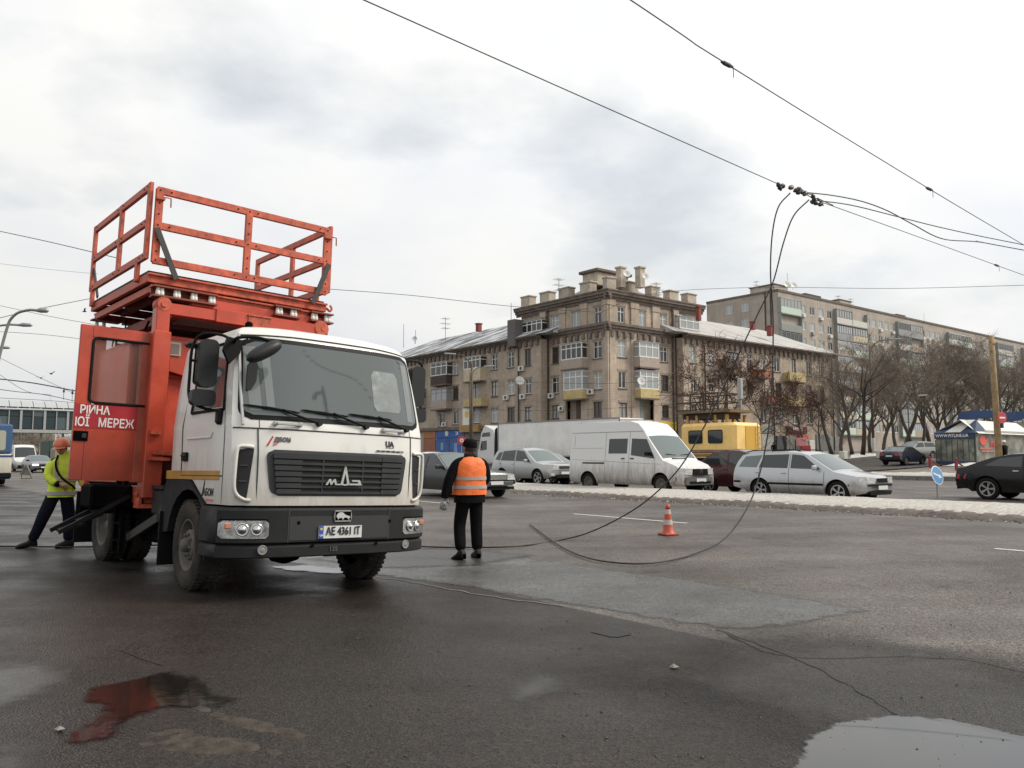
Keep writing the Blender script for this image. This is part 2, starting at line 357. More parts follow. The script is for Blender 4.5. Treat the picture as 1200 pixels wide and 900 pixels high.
def patch(name, outline, m, dz, res=.07, mar=.0):
    """thin ground sheet over an outline given in (s, a), with the distance to its edge stored for the material"""
    ss = [p[0] for p in outline]; aa = [p[1] for p in outline]; s0, a0 = min(ss) - mar, min(aa) - mar; n1_, n2_ = int((max(ss) - s0 + mar) / res) + 1, int((max(aa) - a0 + mar) / res) + 1
    b = MB(); ids = {}; ds = []; n = len(outline)
    for i in range(n1_ + 1):
        for j in range(n2_ + 1):
            s, a = s0 + i * res, a0 + j * res; c = False; dm = 9
            for k in range(n):
                (x0, y0),(x1, y1) = outline[k], outline[(k + 1) % n]
                if (y0 > a) != (y1 > a) and s < (x1 - x0) * (a - y0) / (y1 - y0) + x0: c = not c
                t = max(0, min(1,((s - x0) * (x1 - x0) + (a - y0) * (y1 - y0)) / ((x1 - x0) ** 2 + (y1 - y0) ** 2 + 1e-9))); dm = min(dm, sqrt((s - x0 - t * (x1 - x0)) ** 2 + (a - y0 - t * (y1 - y0)) ** 2))
            ids[i, j] = (s, a, dm if c else -dm)
    vi = {}
    def V(k):
        if k not in vi: s, a, d = ids[k]; vi[k] = b.vert(SA(s, a, dz)); ds.append(d)
        return vi[k]
    for i in range(n1_):
        for j in range(n2_):
            q = [(i, j),(i, j + 1),(i + 1, j + 1),(i + 1, j)]
            if max(ids[k][2] for k in q) > -.02: b.face([V(k) for k in q])
    o = b.build(name, m, recalc=False); at = o.data.attributes.new("d", 'FLOAT', 'POINT'); at.data.foreach_set("value", ds)
    if o.data.polygons[0].normal.z < 0: o.data.flip_normals()
    return tag(o, kind='structure')
def px_poly(pts): return [(lambda p: (p.dot(ACROSS), p.dot(ALONG)))(on_terrain(x, y)) for x, y in pts]
M_DAMP = mat("damp film", (.045,.042,.039),.36, var=.3, vscale=9, bump=.5, bscale=60, spec=.4)
S_STRIP = soft("gutter strip edge", M_WETSTRIP, .16,.22,3.5); S_PUD = soft("puddle edge", M_PUDDLE, .035,.09,8); S_PUD2 = soft("red puddle edge", M_PUDDLE2,.10,.16,6); S_DAMP = soft("damp edge", M_DAMP, .30,.16,3.5)
S_LOT = soft("lot edge", M_LOT, 1.3,.9,1.2)
tag(patch('worn_asphalt', [(3.4,-16),(7.9,-16),(7.9,0),(7.3,4.2),(6.4,4.9),(3.4,4.9)], S_LOT, .003,.15), 'ragged wet edge of the dark asphalt beyond the gutter strip', 'ground')
tag(patch('wet_gutter_strip', px_poly([(1030,716),(960,730),(880,741),(790,732),(700,716),(620,703),(540,689),(440,675),(300,655),(330,638),(470,643),(545,648),(620,653),(720,667),(820,680),(940,699)]), S_STRIP, .004,.09), 'wet pale concrete gutter strip beside the truck', 'gutter')
for pts, m_, dz, lab in (([(920,915),(942,866),(980,846),(1040,838),(1100,841),(1165,854),(1240,872),(1290,920),(1100,990),(960,970)], S_PUD, .006, 'large puddle mirroring the sky at the bottom right'),
        ([(75,820),(105,804),(160,793),(200,785),(245,793),(260,810),(290,822),(255,835),(200,833),(165,842),(145,862),(85,884),(60,870),(95,850),(108,832)], S_PUD2,.006, 'dark puddle mirroring the red body in front of the truck'),
        ([(-80,790),(20,770),(90,772),(130,790),(80,815),(30,835),(-60,850)], S_DAMP, .004, 'damp sheen on the asphalt at the left edge'),([(-40,872),(40,858),(90,872),(80,905),(0,935),(-80,910)], S_DAMP, .0045, 'damp grey sheen in the bottom left corner'),
        ([(310,664),(370,662),(420,668),(440,673),(380,673),(330,669)], S_PUD2,.009, 'narrow puddle between the front wheels of the truck'),([(570,800),(620,782),(680,790),(690,812),(620,835),(560,825)], S_DAMP, .004, 'faint damp patch on the dark asphalt below the gutter strip'),
        ([(500,850),(540,840),(590,850),(580,872),(520,875)], S_DAMP, .004, 'faint damp patch near the bottom middle'),([(990,775),(1060,758),(1120,762),(1110,776),(1040,784)], S_DAMP, .004, 'damp pale streak beside the fine crack'),([(340,655),(520,640),(640,650),(560,665),(440,668)], S_DAMP, .0065, 'wet shine on the gutter strip behind the truck wheel')):
    tag(patch('puddle', px_poly(pts), m_, dz, .05), lab, 'puddle')
# lane markings on the near carriageway, dashed
b = MB()
b.quad(*[SA(s, a, .006) for s, a in ((13.45,14.6),(13.57,14.6),(13.57,11.1),(13.45,11.1))])
for a in (-8,2.0,20.2,29,38,47,56):
    b.quad(*[SA(s, a_, .006) for s, a_ in ((13.45, a + 3.2),(13.57, a + 3.2),(13.57, a),(13.45, a))])
p_ = px_poly([(505,607)])[0]
tag(b.build('road_marking', M_WHITE_LINE), 'worn white dashed lane line on the grey road', 'marking', kind='structure')
# seam between lot and road with its crack, and crack branches
def ribbon(name, pts, wd, m, dz=.007):
    b = MB(); P = smooth_path([SA(s, a, dz) for s, a in pts], 10); L = []
    for i, p in enumerate(P):
        t = (P[min(i + 1, len(P) - 1)] - P[max(i - 1,0)]).normalized(); sd = Vector((-t.y, t.x, 0))
        j = mnoise.noise(p * 6) * wd * 1.6; ww = wd * (.6 + .8 * abs(mnoise.noise(p * 9 + Vector((5,5,5)))))
        L.append((b.vert(p + sd * (j - ww / 2)), b.vert(p + sd * (j + ww / 2))))
    for q0, q1 in zip(L, L[1:]): b.face((q0[0], q0[1], q1[1], q1[0]))
    return tag(b.build(name, m, recalc=True), kind='structure')
tag(ribbon('crack', px_poly([(840,738),(880,752),(930,772),(980,795),(1030,825),(1050,838)]),.022, M_CRACK), 'crack running from the gutter strip towards the big puddle', 'crack')
tag(ribbon('crack', px_poly([(850,742),(900,765),(960,772),(1050,770),(1130,774),(1200,788)]),.018, M_CRACK), 'fine crack branching to the right edge', 'crack')
tag(ribbon('crack', px_poly([(140,762),(165,772),(190,780)]),.012, M_CRACK), 'short crack on the dark asphalt above the red puddle', 'crack')
tag(ribbon('gutter_lip', px_poly([(436,676),(480,682),(520,690),(560,697),(610,704),(660,711)]),.032, mat("pale grit", (.15,.145,.135),.8, var=.4, vscale=15),.008), 'pale gritty lip along the near edge of the gutter strip', 'gutter')
# slush ridges in front of the truck
def lumps(name, outline, m, h, res, seedv, thr=0.02):
    """heap of slush or snow over an (s, a) outline: a height field that fades out at the outline"""
    ss = [p[0] for p in outline]; aa = [p[1] for p in outline]; b = MB(); b.smooth = True
    n1_, n2_ = max(4, int((max(ss) - min(ss)) / res)), max(4, int((max(aa) - min(aa)) / res))
    def inside(s, a):
        c = False; n = len(outline); dmin = 9
        for i in range(n):
            (x0, y0),(x1, y1) = outline[i], outline[(i + 1) % n]
            if (y0 > a) != (y1 > a) and s < (x1 - x0) * (a - y0) / (y1 - y0) + x0: c = not c
            t = max(0, min(1,((s - x0) * (x1 - x0) + (a - y0) * (y1 - y0)) / ((x1 - x0) ** 2 + (y1 - y0) ** 2 + 1e-9)))
            dmin = min(dmin, sqrt((s - x0 - t * (x1 - x0)) ** 2 + (a - y0 - t * (y1 - y0)) ** 2))
        return dmin if c else -dmin
    ids = {}
    for i in range(n1_ + 1):
        for j in range(n2_ + 1):
            s = min(ss) + (max(ss) - min(ss)) * i / n1_; a = min(aa) + (max(aa) - min(aa)) * j / n2_
            d = inside(s, a); q = Vector((s * 4 + seedv, a * 4, seedv)); k = .55 + .45 * mnoise.noise(q) + .35 * mnoise.noise(q * 3.1) + .2 * mnoise.noise(q * 8)
            hh = h * max(0, min(1, d / (.18 if h < .2 else .35))) * max(0, k) - .012
            ids[i, j] = (b.vert(SA(s, a, hh)), hh)
    for i in range(n1_):
        for j in range(n2_):
            q = [ids[i, j], ids[i + 1, j], ids[i + 1, j + 1], ids[i, j + 1]]
            if max(v[1] for v in q) > -.008: b.face([v[0] for v in q])
    o = b.build(name, m, recalc=False)
    if o.data.polygons and o.data.polygons[0].normal.z < 0: o.data.flip_normals()
    return tag(o, kind='stuff')
M_MUDICE = mat("muddy ice", (.060,.050,.040),.6, spec=.12, var=.5, vscale=12, bump=.8, bscale=40, bdist=.015)
tag(lumps('slush', px_poly([(205,828),(245,822),(300,838),(350,850),(376,860),(360,872),(300,864),(240,846)]), M_MUDICE, .05,.022,1), 'muddy ice ridge beside the red puddle', 'slush')
tag(lumps('slush', px_poly([(150,858),(205,848),(290,862),(365,880),(372,892),(280,892),(180,884),(140,874)]), M_MUDICE, .05,.022,4), 'muddy ice ridge at the bottom edge below the puddle', 'slush')
tag(lumps('slush', px_poly([(385,828),(420,832),(450,848),(430,850),(395,838)]), M_MUDICE, .02,.022,7), 'thin smear of muddy ice on the wet asphalt', 'slush')
# snow-covered median between the carriageways
def median():
    b = MB(); b.smooth = True; s0, s1, a0, a1 = 18.35,21.0,-60.0,27.6; ns, na = 26,620; ids = []
    for j in range(na + 1):
        a = a0 + (a1 - a0) * (j / na); row = []
        for i in range(ns + 1):
            t = i / ns; q = Vector((0, a * 1.1, t * 3)); s = s0 + (s1 - s0) * t + (mnoise.noise(q) * .16 + mnoise.noise(q * 3) * .09) * (1 - t)
            pr = interp([(0,-.02),(.06,.10),(.14,.115),(.2,.17),(.45,.21),(.95,.25),(1,.0)], t)
            e = min(1,(a1 - a) / 1.3); e = sqrt(max(0,1 - (1 - e) ** 2))
            z = pr * e + (mnoise.noise(Vector((s * 1.2, a * .7,1))) * .03 + mnoise.noise(Vector((s * 7, a * 5,4))) * .009 + mnoise.noise(Vector((s * 17, a * 17,2))) * .006) * (1 if 0 < i < ns else 0) * e
            row.append(b.vert(SA(s, a, z)))
        ids.append(row)
    for j in range(na):
        for i in range(ns):
            b.mi = 1 if i < 3 or (i == 3 and j % 3) else 0
            b.face((ids[j][i], ids[j + 1][i], ids[j + 1][i + 1], ids[j][i + 1]))
    o = b.build('median_snow', [M_SNOW, M_SLUSH], recalc=False)
    if o.data.polygons[2000].normal.z < 0: o.data.flip_normals()
    return tag(o, 'trodden snow bank on the median with a gritty black edge', 'snow', kind='structure')
median()
# clods of dirty snow along the median's foot
b = MB(); rr = random.Random(3)
def clod(b, c, r, rr):
    vs = []; base = len(b.v)
    for k, (x, y, z) in enumerate([(1,0,0),(-1,0,0),(0,1,0),(0,-1,0),(0,0,1),(0,0,-.6)]):
        q = r * rr.uniform(.6,1.3); b.vert((c[0] + x * q, c[1] + y * q, c[2] + z * q * .8))
    for f in ((0,2,4),(2,1,4),(1,3,4),(3,0,4),(2,0,5),(1,2,5),(3,1,5),(0,3,5)): b.face([base + i for i in f])
for i in range(1500):
    a = rr.uniform(-12,27.5); s = 18.4 - abs(rr.gauss(0,.22)) + rr.uniform(0,.25); b.mi = 0 if rr.random() < .8 else 1
    clod(b, SA(s, a, .01), rr.uniform(.010,.042), rr)
tag(b.build('slush_clods', [M_SLUSH, M_SNOW]), 'clods of dirty snow along the foot of the median', 'snow', kind='stuff')
# grit and pebbles on the near asphalt
b = MB(); rr = random.Random(11)
for i in range(260):
    p = on_terrain(rr.uniform(380,1200), rr.uniform(690,899)); clod(b, (p.x, p.y, p.z + .004), rr.choice((.004,.005,.006,.008,.012)), rr)
tag(b.build('gravel', mat("grit", (.06,.055,.05),.8)), 'loose grit scattered over the wet asphalt', 'gravel', kind='stuff')
for (x, y, r_, lab) in ((789,784,.035, 'pale stone lying on the asphalt below the cone'),(70,857,.03, 'dark stone in the bottom left wet patch')):
    b = MB(); clod(b, (0,0, r_ * .4), r_, rr); o = b.build('stone', mat("stone pale", (.22,.2,.18),.8)); o.location = on_terrain(x, y); tag(o, lab, 'stone')
tag(patch('manhole_patch', px_poly([(697,740),(715,736),(735,741),(730,746),(708,745)]), M_CRACK, .005,.03), 'small dark tar patch on the wet asphalt', 'patch')
# far kerb, pavements and snow beyond the far carriageway
b = MB(); b.box((0,0,0),(1.97,.26,.3), None, .02); kme = b.mesh('kerb_stone', M_KERB); kerb = tag(empty('kerb', (0,0,0)), 'row of dirty kerb stones along the far side of the road', 'kerb', kind='structure'); rr = random.Random(6)
for k in range(70): c = SA(45.0 + rr.uniform(-.015,.015),-40 + k * 2.0,0); c.z = .30 + rr.uniform(-.015,.01); inst(kme, 'kerb_stone', kerb, c, (0,0, TURN + pi / 2 + rr.uniform(-.006,.006)))
tag(lumps('snow_bank', [(45.2,-10),(45.2,25.6),(46.3,25.8),(48.5,24),(49,10),(48,-10)], M_SNOW, .16,.3,3), 'dirty snow heaped along the kerb before the kiosk', 'snow')
tag(lumps('snow_bank', [(45.3,38.5),(45.3,52),(47,52),(70,46),(120,43),(120,40),(70,40.3),(52,40.3)], M_SNOWCLEAN, .22,.45,5), 'snow along the left kerb of the side street', 'snow')
tag(lumps('snow_bank', [(62,24),(62,27.2),(80,27.2),(120,27.2),(120,24),(80,24.5)], M_SNOWCLEAN, .2,.5,8), 'snow along the right kerb of the side street', 'snow')
# ================================================================== BUILDINGS
def brick_mat(name, c1, c2, mortar, sx, sz, var=.3, streak=.25):
    m = bpy.data.materials.new(name); m.use_nodes = True; t = m.node_tree; n = t.nodes; l = t.links; bs = n["Principled BSDF"]; MATS[name] = m
    tcn = n.new("ShaderNodeTexCoord")
    d = n.new("ShaderNodeVectorMath"); d.operation = 'DOT_PRODUCT'; d.inputs[1].default_value = ALONG + ACROSS; l.new(tcn.outputs["Object"], d.inputs[0])
    sp = n.new("ShaderNodeSeparateXYZ"); l.new(tcn.outputs["Object"], sp.inputs[0])
    cb = n.new("ShaderNodeCombineXYZ"); l.new(d.outputs["Value"], cb.inputs[0]); l.new(sp.outputs[2], cb.inputs[1])
    br = n.new("ShaderNodeTexBrick"); br.inputs["Scale"].default_value = 1; br.inputs["Brick Width"].default_value = sx; br.inputs["Row Height"].default_value = sz; br.inputs["Mortar Size"].default_value = .012
    br.inputs["Color1"].default_value = (*c1,1); br.inputs["Color2"].default_value = (*c2,1); br.inputs["Mortar"].default_value = (*mortar, 1); br.inputs["Bias"].default_value = -.1
    l.new(cb.outputs[0], br.inputs[0])
    no = n.new("ShaderNodeTexNoise"); no.inputs["Scale"].default_value = .45; no.inputs["Detail"].default_value = 8; no.inputs["Roughness"].default_value = .65
    l.new(tcn.outputs["Object"], no.inputs[0]); mr = n.new("ShaderNodeMapRange"); mr.inputs[1].default_value = .3; mr.inputs[2].default_value = .7; mr.inputs[3].default_value = 1 - var; mr.inputs[4].default_value = 1 + var * .7; l.new(no.outputs[0], mr.inputs[0])
    mpv = n.new("ShaderNodeMapping"); mpv.inputs["Scale"].default_value = (1.6,.12,1); l.new(cb.outputs[0], mpv.inputs[0])
    n2_ = n.new("ShaderNodeTexNoise"); n2_.inputs["Scale"].default_value = 1.5; n2_.inputs["Detail"].default_value = 5; l.new(mpv.outputs[0], n2_.inputs[0])
    m2 = n.new("ShaderNodeMapRange"); m2.inputs[1].default_value = .35; m2.inputs[2].default_value = .65; m2.inputs[3].default_value = 1 - streak; m2.inputs[4].default_value = 1.08; l.new(n2_.outputs[0], m2.inputs[0])
    def mul(a, b_):
        q = n.new("ShaderNodeMix"); q.data_type = 'RGBA'; q.blend_type = 'MULTIPLY'; q.inputs[0].default_value = 1; l.new(a, q.inputs[6]); l.new(b_, q.inputs[7]); return q.outputs[2]
    l.new(mul(mul(br.outputs[0], mr.outputs[0]), m2.outputs[0]), bs.inputs["Base Color"]); bs.inputs["Roughness"].default_value = .88
    return m
M_WALL = brick_mat("pale brick", (.44,.36,.285),(.38,.31,.24),(.32,.275,.23),.52,.26,.24,.12)
M_TRIM = mat("weathered plaster trim", (.27,.22,.175),.9, var=.3, vscale=1.2)
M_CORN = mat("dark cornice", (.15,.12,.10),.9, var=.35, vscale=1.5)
M_PIER = mat("parapet pier plaster", (.45,.39,.32),.9, var=.25, vscale=1.5)
M_ROOF = mat("asbestos roof", (.20,.195,.19),.85, var=.3, vscale=1.0)
M_PANEL = brick_mat("panel facade", (.40,.355,.305),(.35,.31,.265),(.25,.22,.2),3.0,2.8,.18,.08)
M_GLASSB = mat("window glass dark", (.03,.034,.036),.06, spec=.7)
M_GLASSL = mat("window glass with curtain", (.30,.32,.32),.15, spec=.7)
M_PVC = mat("white window frame", (.72,.72,.70),.45)
M_WOOD = mat("brown window frame", (.085,.055,.04),.6)
M_SILL = mat("sill", (.12,.10,.085),.8)
M_PIPE = mat("drainpipe rust", (.045,.033,.028),.6, var=.3)
M_AC = mat("air conditioner white", (.62,.61,.58),.5)
M_DARKM = mat("dark metal", (.025,.025,.026),.45)
M_GREYM = mat("grey metal", (.28,.28,.28),.45, metal=.3)
M_YEL = mat("yellow parapet paint", (.46,.37,.17),.75, var=.2, vscale=2)
M_CREAM = mat("cream parapet paint", (.50,.43,.31),.75, var=.2, vscale=2)
M_BEIGE = mat("beige parapet", (.36,.30,.25),.8, var=.15)
M_BROWNP = mat("brown parapet boards", (.06,.04,.035),.8, var=.3)
M_ORANGEP = mat("orange parapet", (.36,.15,.08),.8, var=.25)
M_GREYP = mat("grey green panel", (.25,.27,.25),.8, var=.2)
M_MINT = mat("mint panel", (.50,.60,.50),.7)
M_REDCH = mat("red chimney", (.22,.05,.045),.7, var=.25)
M_DISH = mat("satellite dish", (.60,.60,.58),.5)

def roof_stain(name, base, snow, th):
    m = bpy.data.materials.new(name); m.use_nodes = True; t = m.node_tree; n = t.nodes; l = t.links; bs = n["Principled BSDF"]; MATS[name] = m
    tcn = n.new("ShaderNodeTexCoord"); no = n.new("ShaderNodeTexNoise"); no.inputs["Scale"].default_value = .55; no.inputs["Detail"].default_value = 7; no.inputs["Roughness"].default_value = .6
    mpv = n.new("ShaderNodeMapping"); mpv.inputs["Rotation"].default_value = (0,0,-atan2(ALONG.y, ALONG.x) - .5); mpv.inputs["Scale"].default_value = (.45,1.7,1.2)
    l.new(tcn.outputs["Object"], mpv.inputs[0]); l.new(mpv.outputs[0], no.inputs[0])
    rp = n.new("ShaderNodeValToRGB"); e = rp.color_ramp.elements; e[0].position = th - .05; e[0].color = (*base, 1); e[1].position = th + .06; e[1].color = (*snow, 1); l.new(no.outputs[0], rp.inputs[0])
    l.new(rp.outputs[0], bs.inputs["Base Color"]); bs.inputs["Roughness"].default_value = .85; return m
M_ROOFSNOW = roof_stain("roof with blown snow", (.10,.10,.105),(.50,.51,.53),.50)
M_ROOFPALE = roof_stain("pale slate roof", (.30,.29,.28),(.43,.42,.40),.45)

class Facade:
    """an upright wall plane; u runs along it, z is height, n points out to the street"""
    def __init__(s, fixed, along): s.fixed = fixed; s.along = along
    def uv(s, px, py):
        if s.along: p = on_across(px, py, s.fixed); return p.dot(ALONG), p.z
        p = on_along(px, py, s.fixed); return p.dot(ACROSS), p.z
    def P(s, u, z, o=0.0):
        if s.along: q = ACROSS * (s.fixed - o) + ALONG * u
        else: q = ALONG * (s.fixed - o) + ACROSS * u
        q.z = z; return q
    def rect(s, r):
        x0, x1, y0, y1 = r; ym = (y0 + y1) / 2; xm = (x0 + x1) / 2
        ua, ub = sorted((s.uv(x0, ym)[0], s.uv(x1, ym)[0])); return ua, ub, s.uv(xm, y1)[1], s.uv(xm, y0)[1]
    def at(s, fixed): return Facade(fixed, s.along)
    def rot(s):
        """local x along the wall to the viewer's right, y up, z out"""
        return frame_rot(-ALONG if s.along else ACROSS, (0,0,1))
    def box(s, b, u0, u1, z0, z1, o0, o1, ch=0.0):
        c = s.P((u0 + u1) / 2,(z0 + z1) / 2,(o0 + o1) / 2)
        b.box(c, (abs(u1 - u0), abs(o1 - o0), abs(z1 - z0)), Euler((0,0, atan2(ALONG.y, ALONG.x) if s.along else TURN)), ch)

def wall_with_holes(F, u0, u1, z0, z1, holes, depth=.16, b=None, dark=1):
    us = sorted({u0, u1} | {u for h in holes for u in h[:2] if u0 < u < u1}); zs = sorted({z0, z1} | {z for h in holes for z in h[2:4] if z0 < z < z1})
    b = b or MB()
    for ua, ub in zip(us, us[1:]):
        for za, zb in zip(zs, zs[1:]):
            um, zm = (ua + ub) / 2,(za + zb) / 2
            if any(h[0] < um < h[1] and h[2] < zm < h[3] for h in holes): continue
            b.quad(F.P(ua, za), F.P(ub, za), F.P(ub, zb), F.P(ua, zb))
    for h in holes:
        ua, ub, za, zb = h[:4]; c = [(ua, za),(ub, za),(ub, zb),(ua, zb)]
        for i in range(4):
            p, q = c[i], c[(i + 1) % 4]; b.quad(F.P(*p), F.P(*q), F.P(*q, -depth), F.P(*p, -depth))
    return b
def add_window(F, bld, h, fr=M_PVC, glass=M_GLASSB, depth=.14, mull=(.5,), trans=.72, sill=True, nm='window', fw=.07):
    ua, ub, za, zb = h[:4]; b = MB(); F.box(b, ua + .002, ub - .002, za + .002, zb - .002,-depth - .03,-depth)
    if glass is M_GLASSB and mnoise.noise(Vector((ua * 3.3, za * 5.1,1))) > .1: glass = M_GLASSL
    w_ = b.build(nm, glass, bld)
    b = MB(); e = .004
    F.box(b, ua + e, ua + fw, za + e, zb - e, -depth, -depth + .05); F.box(b, ub - fw, ub - e, za + e, zb - e, -depth, -depth + .05)
    F.box(b, ua + fw, ub - fw, za + e, za + fw, -depth, -depth + .048); F.box(b, ua + fw, ub - fw, zb - fw, zb - e, -depth, -depth + .048)
    for m_ in mull:
        um = ua + (ub - ua) * m_; F.box(b, um - fw * .5, um + fw * .5, za + fw, zb - fw, -depth, -depth + .044)
    if trans: zt = za + (zb - za) * trans; F.box(b, ua + fw, ub - fw, zt - fw * .4, zt + fw * .4,-depth, -depth + .040)
    b.build('frame', fr, w_)
    if sill:
        b = MB(); F.box(b, ua - .08, ub + .08, za - .10, za - .004,-.05,.10); b.build('sill', M_SILL if sill is True else sill, w_)
    return w_
def add_glazed_bay(F, bld, r, parap, out_, zp, fr=M_PVC, ncell=4, deckdark=True, nm='glazed_balcony', slope=0.0):
    """balcony box proud of the wall: solid parapet below, glazing above; r = (u0, u1, z0, z1) of the whole, zp = height of the parapet's top"""
    ua, ub, za, zb = r; b = MB(); F.box(b, ua, ub, za - .14, za, -.02, out_ + .04); root = b.build(nm, M_CORN, bld)
    b = MB(); F.box(b, ua + .02, ub - .02, za + .002, zp, -.02, out_, .015); b.build('parapet', parap, root)
    if zb > zp + .2:
        b = MB(); F.box(b, ua + .06, ub - .06, zp + .002, zb - .08,-.02, out_ - .06); b.build('glazing', M_GLASSL if mnoise.noise(Vector((ua, za, 7))) > 0 else M_GLASSB, root)
        b = MB()
        for k in range(ncell + 1):
            u = ua + .05 + (ub - ua - .1) * k / ncell; F.box(b, u - .045, u + .045, zp + .004, zb - .08, out_ - .10, out_ - .02)
        for z in (zp + .05, zb - .13, zp + (zb - zp) * .66): F.box(b, ua + .1, ub - .1, z - .045, z + .045, out_ - .09, out_ - .025)
        u_near = ua if F.along else ua
        for z in (zp + .05, zb - .13, zp + (zb - zp) * .66):
            for uu in (ua + .045, ub - .045): F.box(b, uu - .02, uu + .02, z - .043, z + .043,0, out_ - .1)
        b.build('frame', fr, root)
        b = MB(); F.box(b, ua - .03, ub + .03, zb - .08, zb, -.02, out_ + .06); b.build('roof', M_GREYM, root)
    return root
def add_ac(F, bld, px, py, w_=.8, h_=.55):
    u, z = F.uv(px, py); b = MB(); F.box(b, u - w_ / 2, u + w_ / 2, z - h_ / 2, z + h_ / 2,.08,.38,.02); o = b.build('air_conditioner', M_AC, bld)
    b = MB(); b.lathe([(.19,0),(.19,.012),(.15,.012),(.05,.014)], F.P(u - .1, z, .381), F.P(0,0,1) - F.P(0,0,0),12); b.build('fan_grille', M_DARKM, o)
    return o
def add_dish(bld, p, r, dirv, nm='satellite_dish'):
    b = MB(); b.smooth = True; d = Vector(dirv).normalized()
    b.lathe([(.02,0),(r * .5, r * .07),(r * .85, r * .2),(r, r * .3),(r * .97, r * .31),(r * .5, r * .09),(.02,.015)], p, d, 18, False)
    b.smooth = False; b.tube([Vector(p) + d * .02, Vector(p) - d * .25, Vector(p) - d * .3 - Vector((0,0,.5))], .03,6)
    b.tube([Vector(p) - Vector((0,0, r * .9)) + d * r * .3, Vector(p) + d * r * .9], .02,5); return b.build(nm, M_DISH, bld)
def add_antenna(bld, base, h, kind=0):
    b = MB(); base = Vector(base); b.tube([base, base + Vector((0,0, h))], .035,5)
    if kind == 1:
        for k, (dz, L) in enumerate(((.15,1.0),(.75,1.3),(1.3,.9))):
            c = base + Vector((0,0, h - dz)); b.tube([c - ACROSS * L * .5, c + ACROSS * L * .5], .022,4)
            for j in range(4): q = c + ACROSS * (L * (-.42 + .28 * j)); b.tube([q - ALONG * .5, q + ALONG * .5], .016,4)
    return b.build('antenna', M_GREYM, bld)

S0, A0 = 56.6,56.0                      # street corner of the block
FL, FR = Facade(S0, True), Facade(A0, False)          # tower faces
WL, WR = Facade(S0 - 1.1, True), Facade(A0 - 1.1, False)   # wings stand proud of the tower
corner = SA(S0, A0)
bld = empty('apartment_block', (0,0,0)); tag(bld, 'four storey tan brick corner block with taller middle and shops below', 'building')
zt = FL.uv(713,339)[1]                  # tower cornice top
zbelt = FL.uv(713,386)[1]               # belt cornice
zg0 = gz(S0) - .6
u_tl = FL.uv(641,430)[0]; u_tr = FR.uv(790,430)[0]        # tower ends
u_topl = FL.uv(609,385)[0]; u_topr = FR.uv(820,385)[0]    # ends of the wider top storey
u_wl = WL.uv(470,430)[0] + 6; u_wr = WR.uv(976,460)[0]        # wing ends
u_wl0 = WL.uv(634,450)[0]; u_wr0 = WR.uv(801,450)[0]
z_eL = WL.uv(611,399)[1]; z_eR = WR.uv(820,400)[1]; z_eave = (z_eL + z_eR) / 2
Lw = [(646,655,370,388),(670.5,679.5,365,384),(696,704.5,359.5,379)]
holesL = []; specL = []
for r_ in Lw: specL.append((r_, M_PVC, (.5,)))
specL += [((647,655,407,426), M_WOOD, (.33,.66)),((695,705,399.5,420), M_PVC, (.5,)),((646.5,654.5,442,461), M_PVC, (.35,)),((696,705,436,456), M_PVC, (.5,)),
          ((647,655,475,490.5), M_WOOD, (.5,)),((695.5,705.3,471,489), M_WOOD, (.5,))]
specR = [((724,732,359.5,378), M_PVC, (.5,)),((749,757,364,382.5), M_PVC, (.5,)),((773.5,781.3,368,386.5), M_PVC, (.5,)),
         ((724,734,399,418.5), M_PVC, (.45,)),((774,782.3,406,424), M_PVC, (.5,)),((725,734,435.5,455), M_PVC, (.5,)),((775,783.7,440,458.5), M_WOOD, (.5,)),
         ((725.5,735,472,490), M_WOOD, (.5,)),((776,784,475,490), M_WOOD, (.5,))]
specWL = [((615,622.3,409,428.5), M_WOOD, (.5,)),((615,622.3,444,461.5), M_PVC, (.45,)),((615,622.3,477,492.5), M_WOOD, (.5,)),
          ((594.6,602.6,412,430.5), M_PVC, (.5,)),((595,603,446,462.5), M_PVC, (.5,)),((594.6,603,477.5,493.5), M_WOOD, (.55,)),
          ((576,583,415,433), M_PVC, (.5,)),((576,583.3,447,464.5), M_WOOD, (.5,)),((576,583.5,478.7,495), M_PVC, (.4,)),
          ((530.5,537.3,424,439), M_PVC, (.5,)),((530.5,537.3,452.5,468.5), M_WOOD, (.5,)),((530.5,537.3,481.5,497), M_PVC, (.4,)),
          ((552.5,560,446,470), M_WOOD, (.5,)),((554.5,562,477.5,495.5), M_PVC, (.5,)),((514,521,483.5,499.5), M_PVC, (.4,)),((485,490,433.5,447), M_PVC, (.5,)),((486,491,462,476), M_PVC, (.5,))]
specWR = [((808.7,815.7,406,425), M_PVC, (.5,)),((810,816.6,444,459), M_PVC, (.5,)),((809.5,816.5,475,491), M_WOOD, (.5,)),((830,837,411,427.5), M_PVC, (.5,)),((831,837.5,445,459.5), M_PVC, (.5,)),
          ((853,866,413,429), M_WOOD, (.3,.6)),((875.3,882,415,432), M_PVC, (.5,)),((875.5,882,447,462), M_WOOD, (.5,)),((891,896.8,417,432.5), M_PVC, (.5,)),((907.3,914.2,419,435.5), M_PVC, (.5,)),
          ((909.5,916,449,466.5), M_WOOD, (.5,)),((910,917,480,495), M_PVC, (.4,)),((893,899,479,494.5), M_PVC, (.5,)),((927.2,932.6,420.5,437.5), M_WOOD, (.5,)),((928,933.7,450,466.5), M_PVC, (.5,)),
          ((929,935,480,497), M_PVC, (.5,)),((945,951.2,424,440), M_PVC, (.5,)),((946,951.7,452,468.5), M_PVC, (.5,)),((960,965.3,425.5,441.3), M_PVC, (.5,)),((961,966.4,454,469), M_WOOD, (.5,)),
          ((946.5,952.5,482,497), M_PVC, (.5,)),((961.5,967,483,498), M_PVC, (.5,))]
